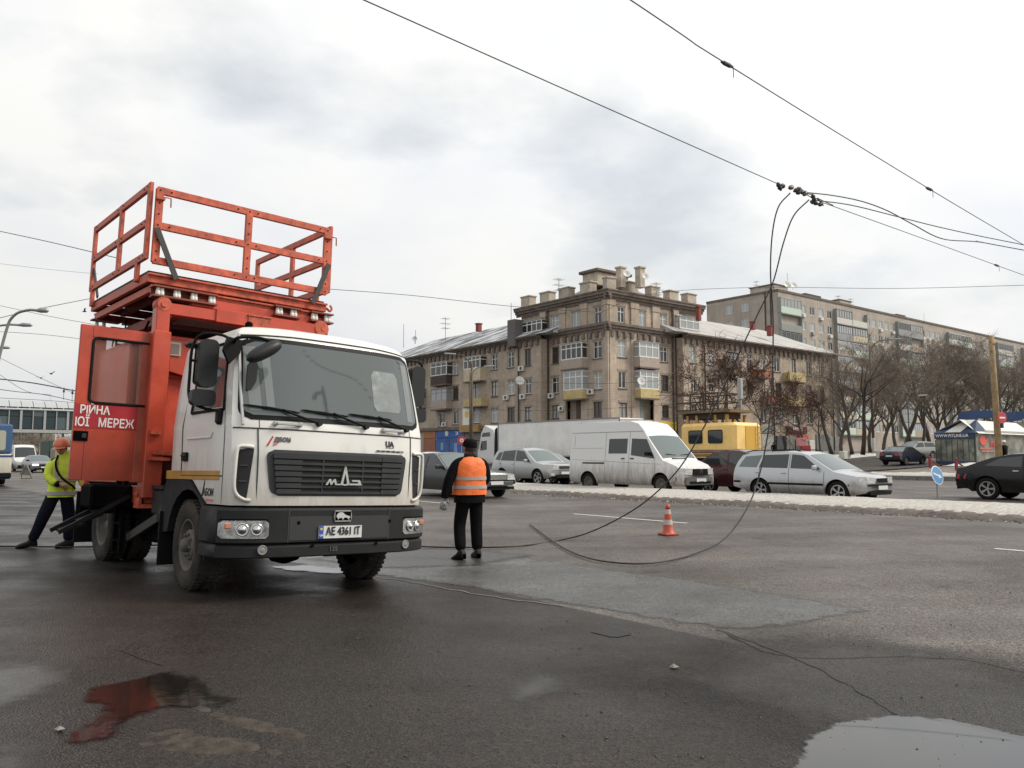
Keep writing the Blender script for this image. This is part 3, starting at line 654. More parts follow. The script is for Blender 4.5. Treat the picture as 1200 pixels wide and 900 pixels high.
sets = [(FL, specL, u_tr, None),(FR, specR, 0, None),(WL, specWL, 0, None),(WR, specWR, 0, None)]
HL = [FL.rect(s_[0]) for s_ in specL]; HR = [FR.rect(s_[0]) for s_ in specR]; HWL = [WL.rect(s_[0]) for s_ in specWL]; HWR = [WR.rect(s_[0]) for s_ in specWR]
logL = FL.rect((663.5,682,468.5,492)); logR = FR.rect((750,767,466,492))
b = MB()
wall_with_holes(FL, A0, u_tl, zg0, zt - .9, HL + [logL], .16, b)
wall_with_holes(FR, S0, u_tr, zg0, zt - .9, HR + [logR], .16, b)
wall_with_holes(WL, u_wl0, u_wl, zg0, z_eave - .05, HWL, .16, b)
wall_with_holes(WR, u_wr0, u_wr, zg0, z_eave - .05, HWR, .16, b)
# returns of the wings, set-back top storey, backs
def vquad(p, q, z0, z1): b.quad((p[0], p[1], z0),(q[0], q[1], z0),(q[0], q[1], z1),(p[0], p[1], z1))
vquad(WL.P(u_wl0,0), FL.P(u_wl0,0), zg0, z_eave); vquad(WR.P(u_wr0,0), FR.P(u_wr0,0), zg0, z_eave)
vquad(FL.P(u_tl, 0), FL.P(u_wl0,0), zg0, zt - .9) if u_wl0 > u_tl else None
vquad(FR.P(u_tr, 0), FR.P(u_wr0,0), zg0, zt - .9) if u_wr0 > u_tr else None
TLs, TRs = FL.at(S0 + .25), FR.at(A0 + .25)
for F_, ua, ub in ((TLs, u_tl - .2, u_topl),(TRs, u_tr - .2, u_topr)): b.quad(F_.P(ua, z_eave - .4), F_.P(ub, z_eave - .4), F_.P(ub, zt - .9), F_.P(ua, zt - .9))
DEEP = 13.0
vquad(WL.P(u_wl, 0), WL.P(u_wl, 0,-DEEP), zg0, z_eave); vquad(WR.P(u_wr, 0), WR.P(u_wr, 0,-DEEP), zg0, z_eave)
vquad(WL.P(u_wl, 0,-DEEP), WL.P(A0 + DEEP, 0,-DEEP), zg0, z_eave); vquad(WR.P(u_wr, 0,-DEEP), WR.P(S0 + DEEP, 0,-DEEP), zg0, z_eave)
vquad(TLs.P(u_topl, 0), TLs.P(u_topl, 0,-DEEP), z_eave - 1, zt - .9); vquad(TRs.P(u_topr, 0), TRs.P(u_topr, 0,-DEEP), z_eave - 1, zt - .9)
b.build('wall', M_WALL, bld)
for F_, sp_, H_ in ((FL, specL, HL),(FR, specR, HR),(WL, specWL, HWL),(WR, specWR, HWR)):
    for (r_, fr, mu), h in zip(sp_, H_):
        add_window(F_, bld, h, fr, mull=mu, glass=M_GLASSB, trans=.68 if mnoise.noise(Vector((h[0], h[2], 0))) > -.2 else None)
        b = MB(); F_.box(b, h[0] - .12, h[1] + .12, h[3] + .004, h[3] + .22,-.01,.05); b.build('lintel', M_TRIM, bld)
# loggias at first floor under the bays
for F_, lg, doorpx in ((FL, logL, (671,678.5)),(FR, logR, (751,758))):
    b = MB(); ua, ub, za, zb = lg
    F_.box(b, ua, ub, za, zb, -.60,-.55); lo = b.build('loggia', M_TRIM, bld)
    b = MB(); u0_, u1_ = sorted((F_.uv(doorpx[0], 480)[0], F_.uv(doorpx[1], 480)[0])); F_.box(b, u0_, u1_, za, za + 2.1,-.54,-.48,.02); b.build('door', M_WOOD if F_ is FL else M_GREYP, lo)
# glazed bays
for F_, gl, zp_, pb, m_, n_ in ((FL, (657,681.5,401.5,421),421,432, M_BEIGE, 4),(FL, (660,682,434,457),457,467.5, M_YEL, 3),(FR, (749.5,772.5,400.5,419),419,430.5, M_BEIGE, 3),(FR, (750.5,772.5,434,456),456,466.5, M_YEL, 3)):
    x0, x1, y0, y1 = gl; Fo = F_.at(F_.fixed - .9); ua, ub, zz, zb = Fo.rect((x0, x1, y0, y1)); zp2 = Fo.uv((x0 + x1) / 2, zp_)[1]; za = Fo.uv((x0 + x1) / 2, pb)[1]
    add_glazed_bay(F_, bld, (ua, ub, za, zb), m_, .9, zp2, ncell=n_)
for F_, gl, pb, m_, n_, fr in ((WL, (543,562.5,417,432),446.5, M_CREAM, 4, M_PVC),(WL, (504.5,523,424,440),450.5, M_BROWNP, 3, M_PVC),(WL, (504.5,523,455,470),479.5, M_BEIGE, 3, M_GREYM),
                               (WL, (483,492,455,468),478, M_BEIGE, 2, M_PVC)):
    x0, x1, y0, y1 = gl; Fo = F_.at(F_.fixed - .9); ua, ub, zz, zb = Fo.rect((x0, x1, y0, y1)); zp2 = zz; za = Fo.uv((x0 + x1) / 2, pb)[1]
    add_glazed_bay(F_, bld, (ua, ub, za, zb), m_, .9, zp2, fr=fr, ncell=n_)
# open balconies
def open_balcony(F_, r_, m_, side=None):
    Fo = F_.at(F_.fixed - .95); ua, ub, za, zb = Fo.rect(r_); b = MB(); F_.box(b, ua, ub, za - .14, za, -.02,1.0); o = b.build('balcony', M_CORN, bld)
    b = MB(); F_.box(b, ua + .02, ub - .02, za + .002, zb, .90,.96); F_.box(b, ua + .02, ua + .08, za + .002, zb, 0,.899); F_.box(b, ub - .08, ub - .02, za + .002, zb, 0,.899); b.build('parapet', m_, o); return o
for F_, r_, m_ in ((WL, (543,564,467,476), M_YEL),(WR, (925.5,944.5,437,447), M_YEL),(WR, (926,944.5,466,476), M_YEL),(WR, (888,905,433,442), M_ORANGEP),(WR, (900,911.5,464,473), M_ORANGEP),(WR, (850,869,421,430), M_CORN)):
    open_balcony(F_, r_, m_)
# top storey terrace rooms
for F_, gl, pb, n_ in ((TLs, (611.5,634.5,375,389),391,4),(TRs, (797,820,371.5,386),387.5,3)):
    x0, x1, y0, y1 = gl; ua, ub, zz, zb = F_.at(F_.fixed - 1.0).rect(gl); za = F_.at(F_.fixed - 1.0).uv((x0 + x1) / 2, pb)[1]
    add_glazed_bay(F_, bld, (ua, ub, za, zb), M_GREYM, 1.0, zz, ncell=n_)
for F_, x, y in ((TLs.at(S0 - .05),636.3,380.5),(TRs.at(A0 - .05),793.8,372.5),(TRs.at(A0 - .05),794.2,381),(FL, 647.5,464),(FL, 693.5,459.3),(FL, 659.5,479),(WL, 612.5,432),(WL, 614,465),(WL, 594.5,466),(WL, 524,471),(WL, 522,497.5)):
    add_ac(F_, bld, x, y)
# cornices, belt, pilasters
def run(F_, ua, ub, z0, z1, out_, m_, nm, ext=0.0):
    b = MB(); steps = 3
    for k in range(steps): F_.box(b, ua, ub + ext * 0, z0 + (z1 - z0) * k / steps, z0 + (z1 - z0) * (k + 1) / steps - .002,-.05, out_ * (k + 1) / steps)
    return b.build(nm, m_, bld)
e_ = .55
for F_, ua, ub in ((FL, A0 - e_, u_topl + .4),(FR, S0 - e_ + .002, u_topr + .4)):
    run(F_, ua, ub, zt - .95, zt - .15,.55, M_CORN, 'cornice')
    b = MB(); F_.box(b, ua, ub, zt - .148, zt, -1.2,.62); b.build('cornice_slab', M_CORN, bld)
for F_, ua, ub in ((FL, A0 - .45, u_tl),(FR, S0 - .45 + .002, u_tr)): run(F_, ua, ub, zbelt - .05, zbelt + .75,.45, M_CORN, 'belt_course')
for F_, c_, ub, lo in ((FL, A0, u_tl, 0),(FR, S0, u_tr, 0)):
    pxs = (([(656,663),(681,688.5),(707.5,713),(634.5,640)] if F_ is FL else [(713.2,719.5),(738.5,747),(763.8,771.5),(788.5,793.5)]))
    for (x0, x1) in pxs:
        ua, ub2 = sorted((F_.uv(x0,372)[0], F_.uv(x1,372)[0])); b = MB()
        F_.box(b, ua, ub2, zbelt + .76, zt - 1.5,-.02,.14); F_.box(b, ua - .08, ub2 + .08, zt - 1.498, zt - .96,-.02,.2)
        if x0 > 640 and x0 < 788: F_.box(b, ua, ub2, zg0 + 4.5, zbelt - .06,-.02,.12)
        b.build('pilaster', M_WALL, bld)
b = MB(); rr = random.Random(2)
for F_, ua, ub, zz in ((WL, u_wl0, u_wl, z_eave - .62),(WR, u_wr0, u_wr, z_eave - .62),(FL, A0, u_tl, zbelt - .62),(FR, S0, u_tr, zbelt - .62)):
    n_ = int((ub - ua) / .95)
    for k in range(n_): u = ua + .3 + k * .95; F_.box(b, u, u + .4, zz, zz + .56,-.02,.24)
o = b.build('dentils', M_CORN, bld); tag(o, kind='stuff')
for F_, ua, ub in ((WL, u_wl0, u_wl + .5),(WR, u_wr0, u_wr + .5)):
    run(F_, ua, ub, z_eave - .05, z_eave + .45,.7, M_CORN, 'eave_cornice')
# parapet piers on the tower
for F_, pxs in ((FL, ((612,622,347.5,360),(634,645,342.5,354),(656,667.5,337.5,349),(681,693,331,343.5),(708,713,325,338))),(FR, ((713.2,720,325,338),(736,746.5,331,343),(762,771.5,336,348),(783.5,793.5,341,353),(804.5,814.5,344.5,357)))):
    for x0, x1, y0, y1 in pxs:
        ua, ub, za, zb = F_.rect((x0, x1, y0, y1)); b = MB(); F_.box(b, ua, ub, zt + .002, zb - .12,-.75,.18); F_.box(b, ua - .1, ub + .1, zb - .118, zb + .05,-.85,.28,.04); b.build('parapet_pier', M_PIER, bld)
# roofs
def hip_roof(F_, ua, ub, z0, depth, rise, over, m_, hip=3.5, hip0=0.0):
    b = MB(); y0, y1, ym = over, -depth - over, -depth / 2
    e = [F_.P(ua, z0, y0), F_.P(ub + over, z0, y0), F_.P(ub + over, z0, y1), F_.P(ua, z0, y1)]; r0 = F_.P(ua + hip0, z0 + rise, ym); r1 = F_.P(ub - hip, z0 + rise, ym)
    for q in ((e[0], e[1], r1, r0),(e[2], e[3], r0, r1)): b.quad(*q)
    b.face([b.vert(e[1]), b.vert(e[2]), b.vert(r1)]); b.face([b.vert(e[3]), b.vert(e[0]), b.vert(r0)])
    b.quad(e[0], e[3], e[2], e[1]); return b.build('roof', m_, bld)
hip_roof(WL, u_wl0 - 2, u_wl, z_eave + .46, DEEP, 3.4,.65, M_ROOFSNOW); hip_roof(WR, u_wr0 - 2, u_wr, z_eave + .455, DEEP, 3.4,.65, M_ROOFPALE, 5.0)
b = MB(); zr = zt + .01; k_ = 13.0
cA, cB, cC, cD = FL.P(A0, zr), FL.P(u_topl, zr), FL.P(u_topl, zr, -k_), FR.P(u_topr, zr)
cE = ACROSS * (S0 + k_) + ALONG * (A0 + k_); cE.z = zr; cF = FR.P(u_topr, zr, -k_)
apex = ACROSS * (S0 + 6) + ALONG * (A0 + 6); apex.z = zt + 3.0; aL = FL.P(u_topl, zt + 1.9,-6.5); aR = FR.P(u_topr, zt + 1.9,-6.5)
for q in ((cA, cB, aL, apex),(cA, cD, aR, apex),(cB, cC, aL),(cD, cF, aR),(cC, cE, apex, aL),(cF, cE, apex, aR)): b.face([b.vert(p) for p in q])
b.build('roof', M_ROOF, bld)
# roof lantern with dishes and vents
b = MB(); c = ACROSS * (S0 + 3.2) + ALONG * (A0 + 3.4); c.z = zt + 2.2
R_ = Euler((0,0, TURN)); b.box(c - Vector((0,0,.5)),(4.6,2.2,1.4), R_, .05); o = b.build('roof_lantern', M_PIER, bld)
b = MB(); b.box(c + Vector((0,0,.35)),(5.2,2.8,.3), R_, .05); b.build('lantern_roof', M_CORN, o)
for px, py in ((727.5,316),(750,321)):
    p = at_depth(px, 326,80.5); b = MB(); b.box((p.x, p.y, p.z),(.72,.72,2.0), R_, .03); b.box((p.x, p.y, p.z + 1.05),(.9,.9,.2), R_, .03); b.build('chimney', M_PIER, bld)
for px, py, y_, r_ in ((734,321,79.0,.40),(756,324,79.5,.36),(751,447,77.8,.42)): add_dish(bld, at_depth(px, py, y_), r_, Vector((.25,-.9,.28)))
add_dish(bld, at_depth(609,446.5,84),.48,(.2,-.9,.3)); add_dish(bld, at_depth(486,397,96),.30,(.1,-.95,.2))
for px, py, d_, h_ in ((604,391,88.5,3.6),):
    p = at_depth(px, py, d_); b = MB(); b.box((p.x, p.y, p.z),(1.3,1.3,3.0), R_, .04); b.build('chimney', mat("grey chimney", (.13,.12,.115),.9, var=.2), bld)
for px, py, d_, w_, h_ in ((561,384,95,.55,.7),(818.5,368,84,.45,1.1),(882,382,93,.5,.7),(902.5,388,96,.6,.9)):
    p = at_depth(px, py, d_); b = MB(); b.box((p.x, p.y, p.z),(w_, w_, h_ * 1.3), R_, .03); b.box((p.x, p.y, p.z + h_ * .66),(w_ * 1.25, w_ * 1.25,.12), R_); b.build('chimney', M_REDCH, bld)
for px, py0, py1, d_, k_ in ((522,395,372,95,1),(473,400,380,98,0),(599,378,355,89,0),(655,343,326,84,1),(487,395,387,96,0),(769,336,331,82,1)):
    p0, p1 = at_depth(px, py0, d_), at_depth(px, py1, d_); add_antenna(bld, p0 - Vector((0,0,.8)),(p1 - p0).length + .8, k_)
# drainpipes
for F_, x, y0, y1 in ((FL, 641.8,357,535),(FL, 632.5,400,535),(FR, 787.5,352,535),(FR, 792,397,535),(WL, 607.5,402,530),(WR, 825.5,402,530),(WR, 905,410,530),(WR, 974.5,421,528)):
    Fo = F_.at(F_.fixed - .18); u, z0 = Fo.uv(x, y0); _, z1 = Fo.uv(x, y1); b = MB(); b.tube([Fo.P(u, z0), Fo.P(u, z1)], .085,8); b.build('drainpipe', M_PIPE, bld)
# white enamel street plate on the corner, sun sign
b = MB(); ua, ub, za, zb = FR.rect((719.2,720.8,415,426)); FR.box(b, ua, ub, za, zb, .01,.06); b.build('street_plate', M_PVC, bld)
b = MB(); ua, ub, za, zb = WL.rect((543,552.5,477,498)); WL.box(b, ua, ub, za, zb, .02,.12); o = b.build('shop_sign', M_PVC, bld)
b = MB(); b.lathe([(.42,0),(.42,.02)], WL.P((ua + ub) / 2, za + (zb - za) * .58,.121),-ACROSS, 8); b.build('sun_emblem', mat("sign yellow", (.75,.5,.06),.5), o)
b = MB(); ua, ub, za, zb = WL.rect((542.5,565,498,506.5)); WL.box(b, ua, ub, za, zb, .02,.6,.02); b.build('awning', mat("ochre awning", (.35,.22,.08),.8, var=.3), bld)
# ground floor shops
M_BLUE = mat("blue shopfront", (.02,.09,.33),.45, var=.25, vscale=1.5); M_ORSH = mat("orange shopfront", (.35,.14,.05),.6, var=.3, vscale=2); M_SHOPG = mat("shop glass", (.02,.022,.025),.05, spec=.7)
def shop(F_, x0, x1, y0, y1, m_, gl=None, nm='shop_front', out_=.12):
    ua, ub, za, zb = F_.rect((x0, x1, y0, y1)); b = MB(); F_.box(b, ua, ub, za, zb, .01, out_, .03); o = b.build(nm, m_, bld); return o, (ua, ub, za, zb)
band, _ = shop(WL, 486,612,499.5,503.5, M_CORN, nm='shop_cornice', out_=.3)
for x0, x1, y0, y1, m_, nm in ((497,511,503.5,513.5, M_ORSH, 'shop_sign'),(497,511,514,541, mat("orange door panel", (.28,.11,.06),.6, var=.3), 'shop_front'),(512,545,503,513, M_BLUE, 'shop_sign'),(512,527,513.5,541, mat("blue window film", (.03,.10,.30),.15, var=.4, vscale=1.2), 'shop_front'),(528,545,513.5,541, mat("blue window film", (.03,.1,.3)), 'shop_front'),(545.5,606,505,541, mat("grey shopfront", (.16,.155,.15),.6, var=.2), 'shop_front')):
    shop(WL, x0, x1, y0, y1, m_, nm=nm)
ua, ub, za, zb = WL.rect((533,540,504.5,511.5))
o = inst(text_mesh("24", .6, M_PVC, .02,.01), 'lettering', bld, WL.P((ua + ub) / 2,(za + zb) / 2,.14), WL.rot())
b = MB(); b.lathe([(.36,0),(.36,.03)], WL.P(WL.uv(524.5,508)[0], WL.uv(524.5,508)[1], .125),-ACROSS, 14); b.build('round_emblem', mat("pale green emblem", (.5,.62,.42),.5), bld)
for x, y, w_, h_ in ((519,523,.5,.9),(535,522,.7,.6),(535,529,.7,.9)):
    u, z = WL.uv(x, y); b = MB(); WL.box(b, u - w_ / 2, u + w_ / 2, z - h_ / 2, z + h_ / 2,.125,.14); b.build('window_poster', mat("poster pale blue", (.18,.32,.55),.4, var=.3), bld)
# yellow shop fascia on the tower's street side, meat shop on the right wing
for F_, x0, x1, y0, y1, m_ in ((FR, 754,793,494,504, mat("yellow fascia", (.62,.42,.05),.55)),(FR, 757,772,496,500, mat("dark blue board", (.05,.06,.14),.5)),(WR, 802,825,494,501, mat("faded red fascia", (.30,.12,.10),.7)),(WR, 887,906,498.5,508, M_GREYP),(WR, 884,908,509,530, mat("pale shop wall", (.42,.42,.40),.7)),
                               (WR, 971.5,984,512,530, mat("grey kiosk wall", (.30,.30,.29),.7))):
    shop(F_, x0, x1, y0, y1, m_, nm='shop_sign' if y1 < 509 else 'shop_front', out_=.14 if m_.name != "dark blue board" else .2)
msign, (ua, ub, za, zb) = shop(WR, 921,944,500,508, mat("maroon fascia", (.10,.02,.03),.5), nm='shop_sign', out_=.25)
inst(text_mesh("М'ЯСО", .62, mat("pink white letters", (.75,.6,.6),.5),.03,.012), 'lettering', msign, WR.P((ua + ub) / 2,(za + zb) / 2 + .05,.27), WR.rot())
shop(WR, 934,944,509.5,514.5, mat("red oval sign", (.55,.09,.07),.5), nm='shop_sign', out_=.4)
shop(WR, 909,920,511,530, M_SHOPG, nm='shop_window'); shop(WR, 931.5,938.5,515.5,531, M_SHOPG, nm='shop_door'); shop(WR, 948,954,516,531, M_PVC, nm='shop_door'); shop(WR, 921,930,512,531, mat("shop wall grey", (.20,.20,.19),.8, var=.2), nm='shop_front')
shop(WR, 956,971,509,531, mat("shop wall grey", (.2,.2,.19)), nm='shop_front'); shop(WR, 982.5,988,515,520, mat("red oval sign", (.5,.1,.1)), nm='shop_sign')

# ------------------------------------------------------------------ long panel block behind
pb = empty('panel_block', (0,0,0)); tag(pb, 'long nine storey grey panel block with glazed balconies behind the trees', 'building')
p = at_depth(911.5,341,132.0); PS, PA, PZ = p.dot(ACROSS), p.dot(ALONG), p.z
PL, PR = Facade(PS, True), Facade(PA, False)
uL = PL.uv(828,356)[0]; uR = PS + 235
zg = 1.5; ST = 2.82; nst = 9
b = MB(); cols = []; u = PS + 4.2
# loggia stacks where the photograph has them, windows in fours between
holes = []; pat = []; us = [tuple(PR.uv(x, 400)[0] for x in q) for q in ((912.6,937),(978,1014),(1050,1079),(1109,1136),(1166,1184),(1196,1212),(1224,1238))]
for k, (ua, ub) in enumerate(us):
    nl = max(1, round((ub - ua) / 6.6))
    for q in range(nl): pat.append(('L', ua + (ub - ua) * q / nl + .06, ua + (ub - ua) * (q + 1) / nl - .06))
    un = us[k + 1][0] if k + 1 < len(us) else uR; nw = max(1, round((un - ub) / 2.5)) if k else 4
    for q in range(nw): uc = ub + (un - ub) * (q + .5) / nw; pat.append(('W', uc - .75, uc + .75))
zf = [PZ - .9 - ST * (k + 1) for k in range(nst)]
for k, z0 in enumerate(zf):
    if k > 7: continue
    for kind, a_, b_ in pat:
        if kind == 'W': holes.append((a_, b_, z0 + .75, z0 + 2.2))
b = wall_with_holes(PR, PS, uR, zg - 3, PZ, holes, .12)
hl = [PL.rect(r_) for r_ in ((851,858,358,368),(869,877,355,365),(869,877,374,383),(852,859,377,384))]
wall_with_holes(PL, PA, uL, zg - 3, PZ, hl, .12, b)
q = lambda F_, u_, o_: F_.P(u_, 0, o_)
for (p0, p1) in ((q(PR, uR, 0), q(PR, uR, -14)),(q(PL, uL, 0), q(PL, uL, -14))): b.quad((p0.x, p0.y, zg - 3),(p1.x, p1.y, zg - 3),(p1.x, p1.y, PZ),(p0.x, p0.y, PZ))
b.quad(PR.P(PS, PZ - .02), PR.P(uR, PZ - .02), PR.P(uR, PZ - .02,-14), PR.P(PS, PZ - .02,-14))
b.quad(PL.P(PA + 14, PZ - .02), PL.P(uL, PZ - .02), PL.P(uL, PZ - .02,-14), PL.P(PA + 14, PZ - .02,-14))
b.build('wall', M_PANEL, pb)
b = MB(); PR.box(b, PS - .15, uR, PZ, PZ + .35,-.3,.15); PL.box(b, PA, uL, PZ, PZ + .345,-.3,.148); b.build('parapet', M_CORN, pb)
# windows: shared meshes
def pw_mesh(glass):
    b = MB(); Z = Facade(0, False)
    b.mi = 0; b.box((.75,0.02,.72),(1.46,.03,1.4)); b.mi = 1
    for x in (.04,.75,1.46): b.box((x, -.015,.72),(.09,.05,1.44))
    for z in (.04,1.40): b.box((.75,-.013, z),(1.40,.05,.09))
    return b.mesh('window', [glass, M_PVC])
WM = [pw_mesh(M_GLASSL), pw_mesh(M_GLASSB), pw_mesh(mat("window glass pale", (.35,.38,.40),.2, spec=.8))]  # third pane variant has a pale base colour
rr = random.Random(5); nwin = 0
for h in holes:
    if h[1] > PS + 190: continue
    inst(rr.choice(WM), 'window', pb, PR.P(h[0], h[2], -.10),(0,0, TURN))
for h in hl: add_window(PL, pb, h, glass=MATS["window glass pale"], trans=None, sill=False, depth=.1)
# glazed loggia stacks, each storey its own balcony with a parapet panel of its own colour
PM = [M_MINT, M_GREYP, M_CREAM, M_BEIGE, M_GREYM, mat("white parapet", (.55,.54,.50),.7), M_BROWNP]
for kind, a_, b_ in pat:
    if kind != 'L' or a_ > PS + 190: continue
    for k in range(8):
        z0 = zf[k]; L_ = b_ - a_; bb = MB(); PR.box(bb, a_, b_, z0 - .10, z0 + .08,-.02,.65); o = bb.build('balcony', M_GREYP, pb)
        bb = MB(); PR.box(bb, a_ + .03, b_ - .03, z0 + .082, z0 + 1.15,.0,.6,.02); bb.build('parapet', PM[0] if (k == 0 and a_ < PS + 5) else rr.choice(PM[:6]), o)
        if rr.random() < .88:
            bb = MB(); PR.box(bb, a_ + .06, b_ - .06, z0 + 1.152, z0 + 2.6,.0,.54); bb.build('glazing', rr.choice([M_GLASSL, M_GLASSB, MATS["window glass pale"]]), o)
            bb = MB(); n_ = rr.choice((5,6,7))
            for j in range(n_ + 1): u_ = a_ + .06 + (L_ - .12) * j / n_; PR.box(bb, u_ - .04, u_ + .04, z0 + 1.154, z0 + 2.6,.50,.58)
            for zz in (1.2,2.56): PR.box(bb, a_ + .1, b_ - .1, z0 + zz - .04, z0 + zz + .04,.50,.575)
            bb.build('frame', rr.choice([M_PVC, M_PVC, M_GREYM, M_WOOD]), o)
        for u_ in (a_ - .05, b_): bb = MB(); PR.box(bb, u_, u_ + .05, z0 + .09, z0 + 2.7,0,.6); bb.build('side_wall', M_GREYP, o)
for k in range(46):
    kind, a_, b_ = rr.choice([p_ for p_ in pat if p_[0] == 'W' and p_[1] < PS + 130]); z0 = zf[rr.randrange(4)]
    bb = MB(); PR.box(bb, a_ + .2, a_ + 1.0, z0 + .1, z0 + .62,.05,.4,.02); bb.build('air_conditioner', M_AC, pb)
for x in (903,896.5): 
    u_, z_ = PL.uv(x, 345); bb = MB(); bb.tube([PL.P(u_, PZ, .06), PL.P(u_, zg, .06)], .12,6); bb.build('panel_joint', M_PIPE, pb)
# lift rooms and clutter on the flat roof
for (x0, x1, y0, y1, d_, dep) in ((884,926,329,346,140,5),(962,1002,346,362,160,6),(1032,1064,362,376,185,6),(1083,1116,375,388,215,6),(1130,1160,386,396,245,6),(1175,1199,395,404,275,6)):
    p0, p1 = at_depth(x0, y1 + 6, d_), at_depth(x1, y0, d_); w_ = (p1.x - p0.x) * .62; h_ = (p1.z - PZ) * .8 + .4
    bb = MB(); c = Vector(((p0.x + p1.x) / 2, d_ + 2, PZ + h_ / 2 - .6)); bb.box(c, (w_, 5, h_), Euler((0,0, TURN)),.05); o = bb.build('lift_room', M_PANEL, pb)
    bb = MB(); bb.box((c.x, c.y, c.z + h_ / 2 + .1),(w_ + .4,5.3,.15), Euler((0,0, TURN))); bb.build('roof_slab', M_CORN, o)
for px, d_, h_, k_ in ((925,138,4.2,0),(984,160,4.6,1),(998.5,162,4.4,1),(1048,188,5.5,0),(1084,205,9.0,0),(1101,214,6.0,0),(1112,220,5.5,0),(1150,245,5.6,1),(1160,250,6.0,1),(1189,270,6.5,0),(1196,276,6,0),(888,139,3.0,1)):
    p = at_depth(px, 400, d_); add_antenna(pb, (p.x, p.y, PZ + .2), h_, k_)
for px, py, d_ in ((921.5,333.5,137),(930,335,137)): add_dish(pb, at_depth(px, py, d_),.7,(.3,-.9,.3))
bb = MB(); c = at_depth(944,345,142); bb.box((c.x, c.y, PZ + 1.0),(5.0,3,.3), Euler((0,0, TURN))); bb.box((c.x, c.y, PZ + .5),(1,1,1.0), Euler((0,0, TURN))); bb.build('vent_shaft', M_DARKM, pb)
# ================================================================== VEHICLES
M_TYRE = mat("tyre rubber", (.012,.011,.010),.9, var=.3, vscale=6, bump=.2, bscale=60, spec=.2)
M_TYREDUST = mat("tyre rubber dusty", (.045,.040,.035),.95, var=.5, vscale=5, bump=.3, bscale=50, spec=.15)
M_ALLOY = mat("alloy rim", (.42,.42,.42),.35, metal=.8)
M_STEELRIM = mat("steel rim dusty", (.10,.09,.08),.7, var=.35, vscale=7)
M_DARKRIM = mat("dark rim", (.05,.05,.05),.5, metal=.4)
M_CARGLASS = mat("car glass", (.018,.022,.024),.04, spec=.8)
M_CARGLASS2 = mat("windscreen glass", (.10,.13,.13),.05, spec=.9)
M_LAMP = mat("headlamp lens", (.52,.52,.50),.12, spec=.8, var=.35, vscale=14)
M_TAIL = mat("tail lamp", (.35,.015,.015),.15, spec=.8)
M_BLACKP = mat("black plastic", (.006,.006,.0065),.55, spec=.18)
M_CHROME = mat("chrome", (.60,.60,.60),.18, metal=1.0)
M_PLATE = mat("number plate", (.62,.62,.60),.5)
M_UNDER = mat("underbody", (.012,.012,.012),.9)
M_INK = mat("black lettering", (.012,.012,.014),.5)
DIRT = ((.17,.14,.11),.12,.62,.8)

def wheel_mesh(r, wd, rim_m, spokes=5, tyre_m=None, style='alloy'):
    """(tyre, rim) meshes of a wheel whose axle runs along y, outer face at -y"""
    t = MB(); t.smooth = True
    t.lathe([(r * .66,-wd * .42),(r * .80,-wd * .5),(r * .94,-wd * .48),(r, -wd * .36),(r, wd * .36),(r * .94, wd * .48),(r * .8, wd * .5),(r * .66, wd * .42)], (0,0,0),(0,1,0),32, False)
    tm = t.mesh('tyre', tyre_m or M_TYRE)
    b = MB(); b.mi = 1
    b.lathe([(r * .67,-wd * .42),(r * .63,-wd * .40),(r * .60,-wd * .2),(r * .60, wd * .4)], (0,0,0),(0,1,0),28, False)
    b.lathe([(.01,-wd * .10),(r * .6,-wd * .10)], (0,0,0),(0,1,0),28, False)
    b.mi = 0
    b.lathe([(r * .68,-wd * .43),(r * .60,-wd * .42),(r * .60,-wd * .36)], (0,0,0),(0,1,0),28, False)
    if style == 'alloy':
        for k in range(spokes):
            a = 2 * pi * k / spokes
            for da in (-.13,.13):
                p0 = Vector((cos(a) * r * .12,-wd * .30, sin(a) * r * .12)); p1 = Vector((cos(a + da) * r * .63,-wd * .36, sin(a + da) * r * .63))
                b.bar(p0, p1, r * .085, r * .07,(0,1,0))
        b.lathe([(.005,-wd * .36),(r * .13,-wd * .35),(r * .15,-wd * .25)], (0,0,0),(0,1,0),14, False)
    else:
        b.lathe([(.005,-wd * .30),(r * .2,-wd * .28),(r * .26,-wd * .2),(r * .5,-wd * .3),(r * .6,-wd * .38)], (0,0,0),(0,1,0),24, False); b.mi = 1
        for k in range(8):
            a = 2 * pi * k / 8; b.lathe([(.003,-.004),(r * .06,0)], (cos(a) * r * .42,-wd * .275, sin(a) * r * .42),(0,1,0),8, False)
    return tm, b.mesh('rim', [rim_m, M_UNDER])
def add_wheel(parent, meshes, loc, rz=0.0):
    w_ = inst(meshes[0], 'tyre'); w_.name = 'wheel'; w_.parent = parent; w_.location = loc; w_.rotation_euler = (0,0, rz)
    inst(meshes[1], 'rim', w_); return w_

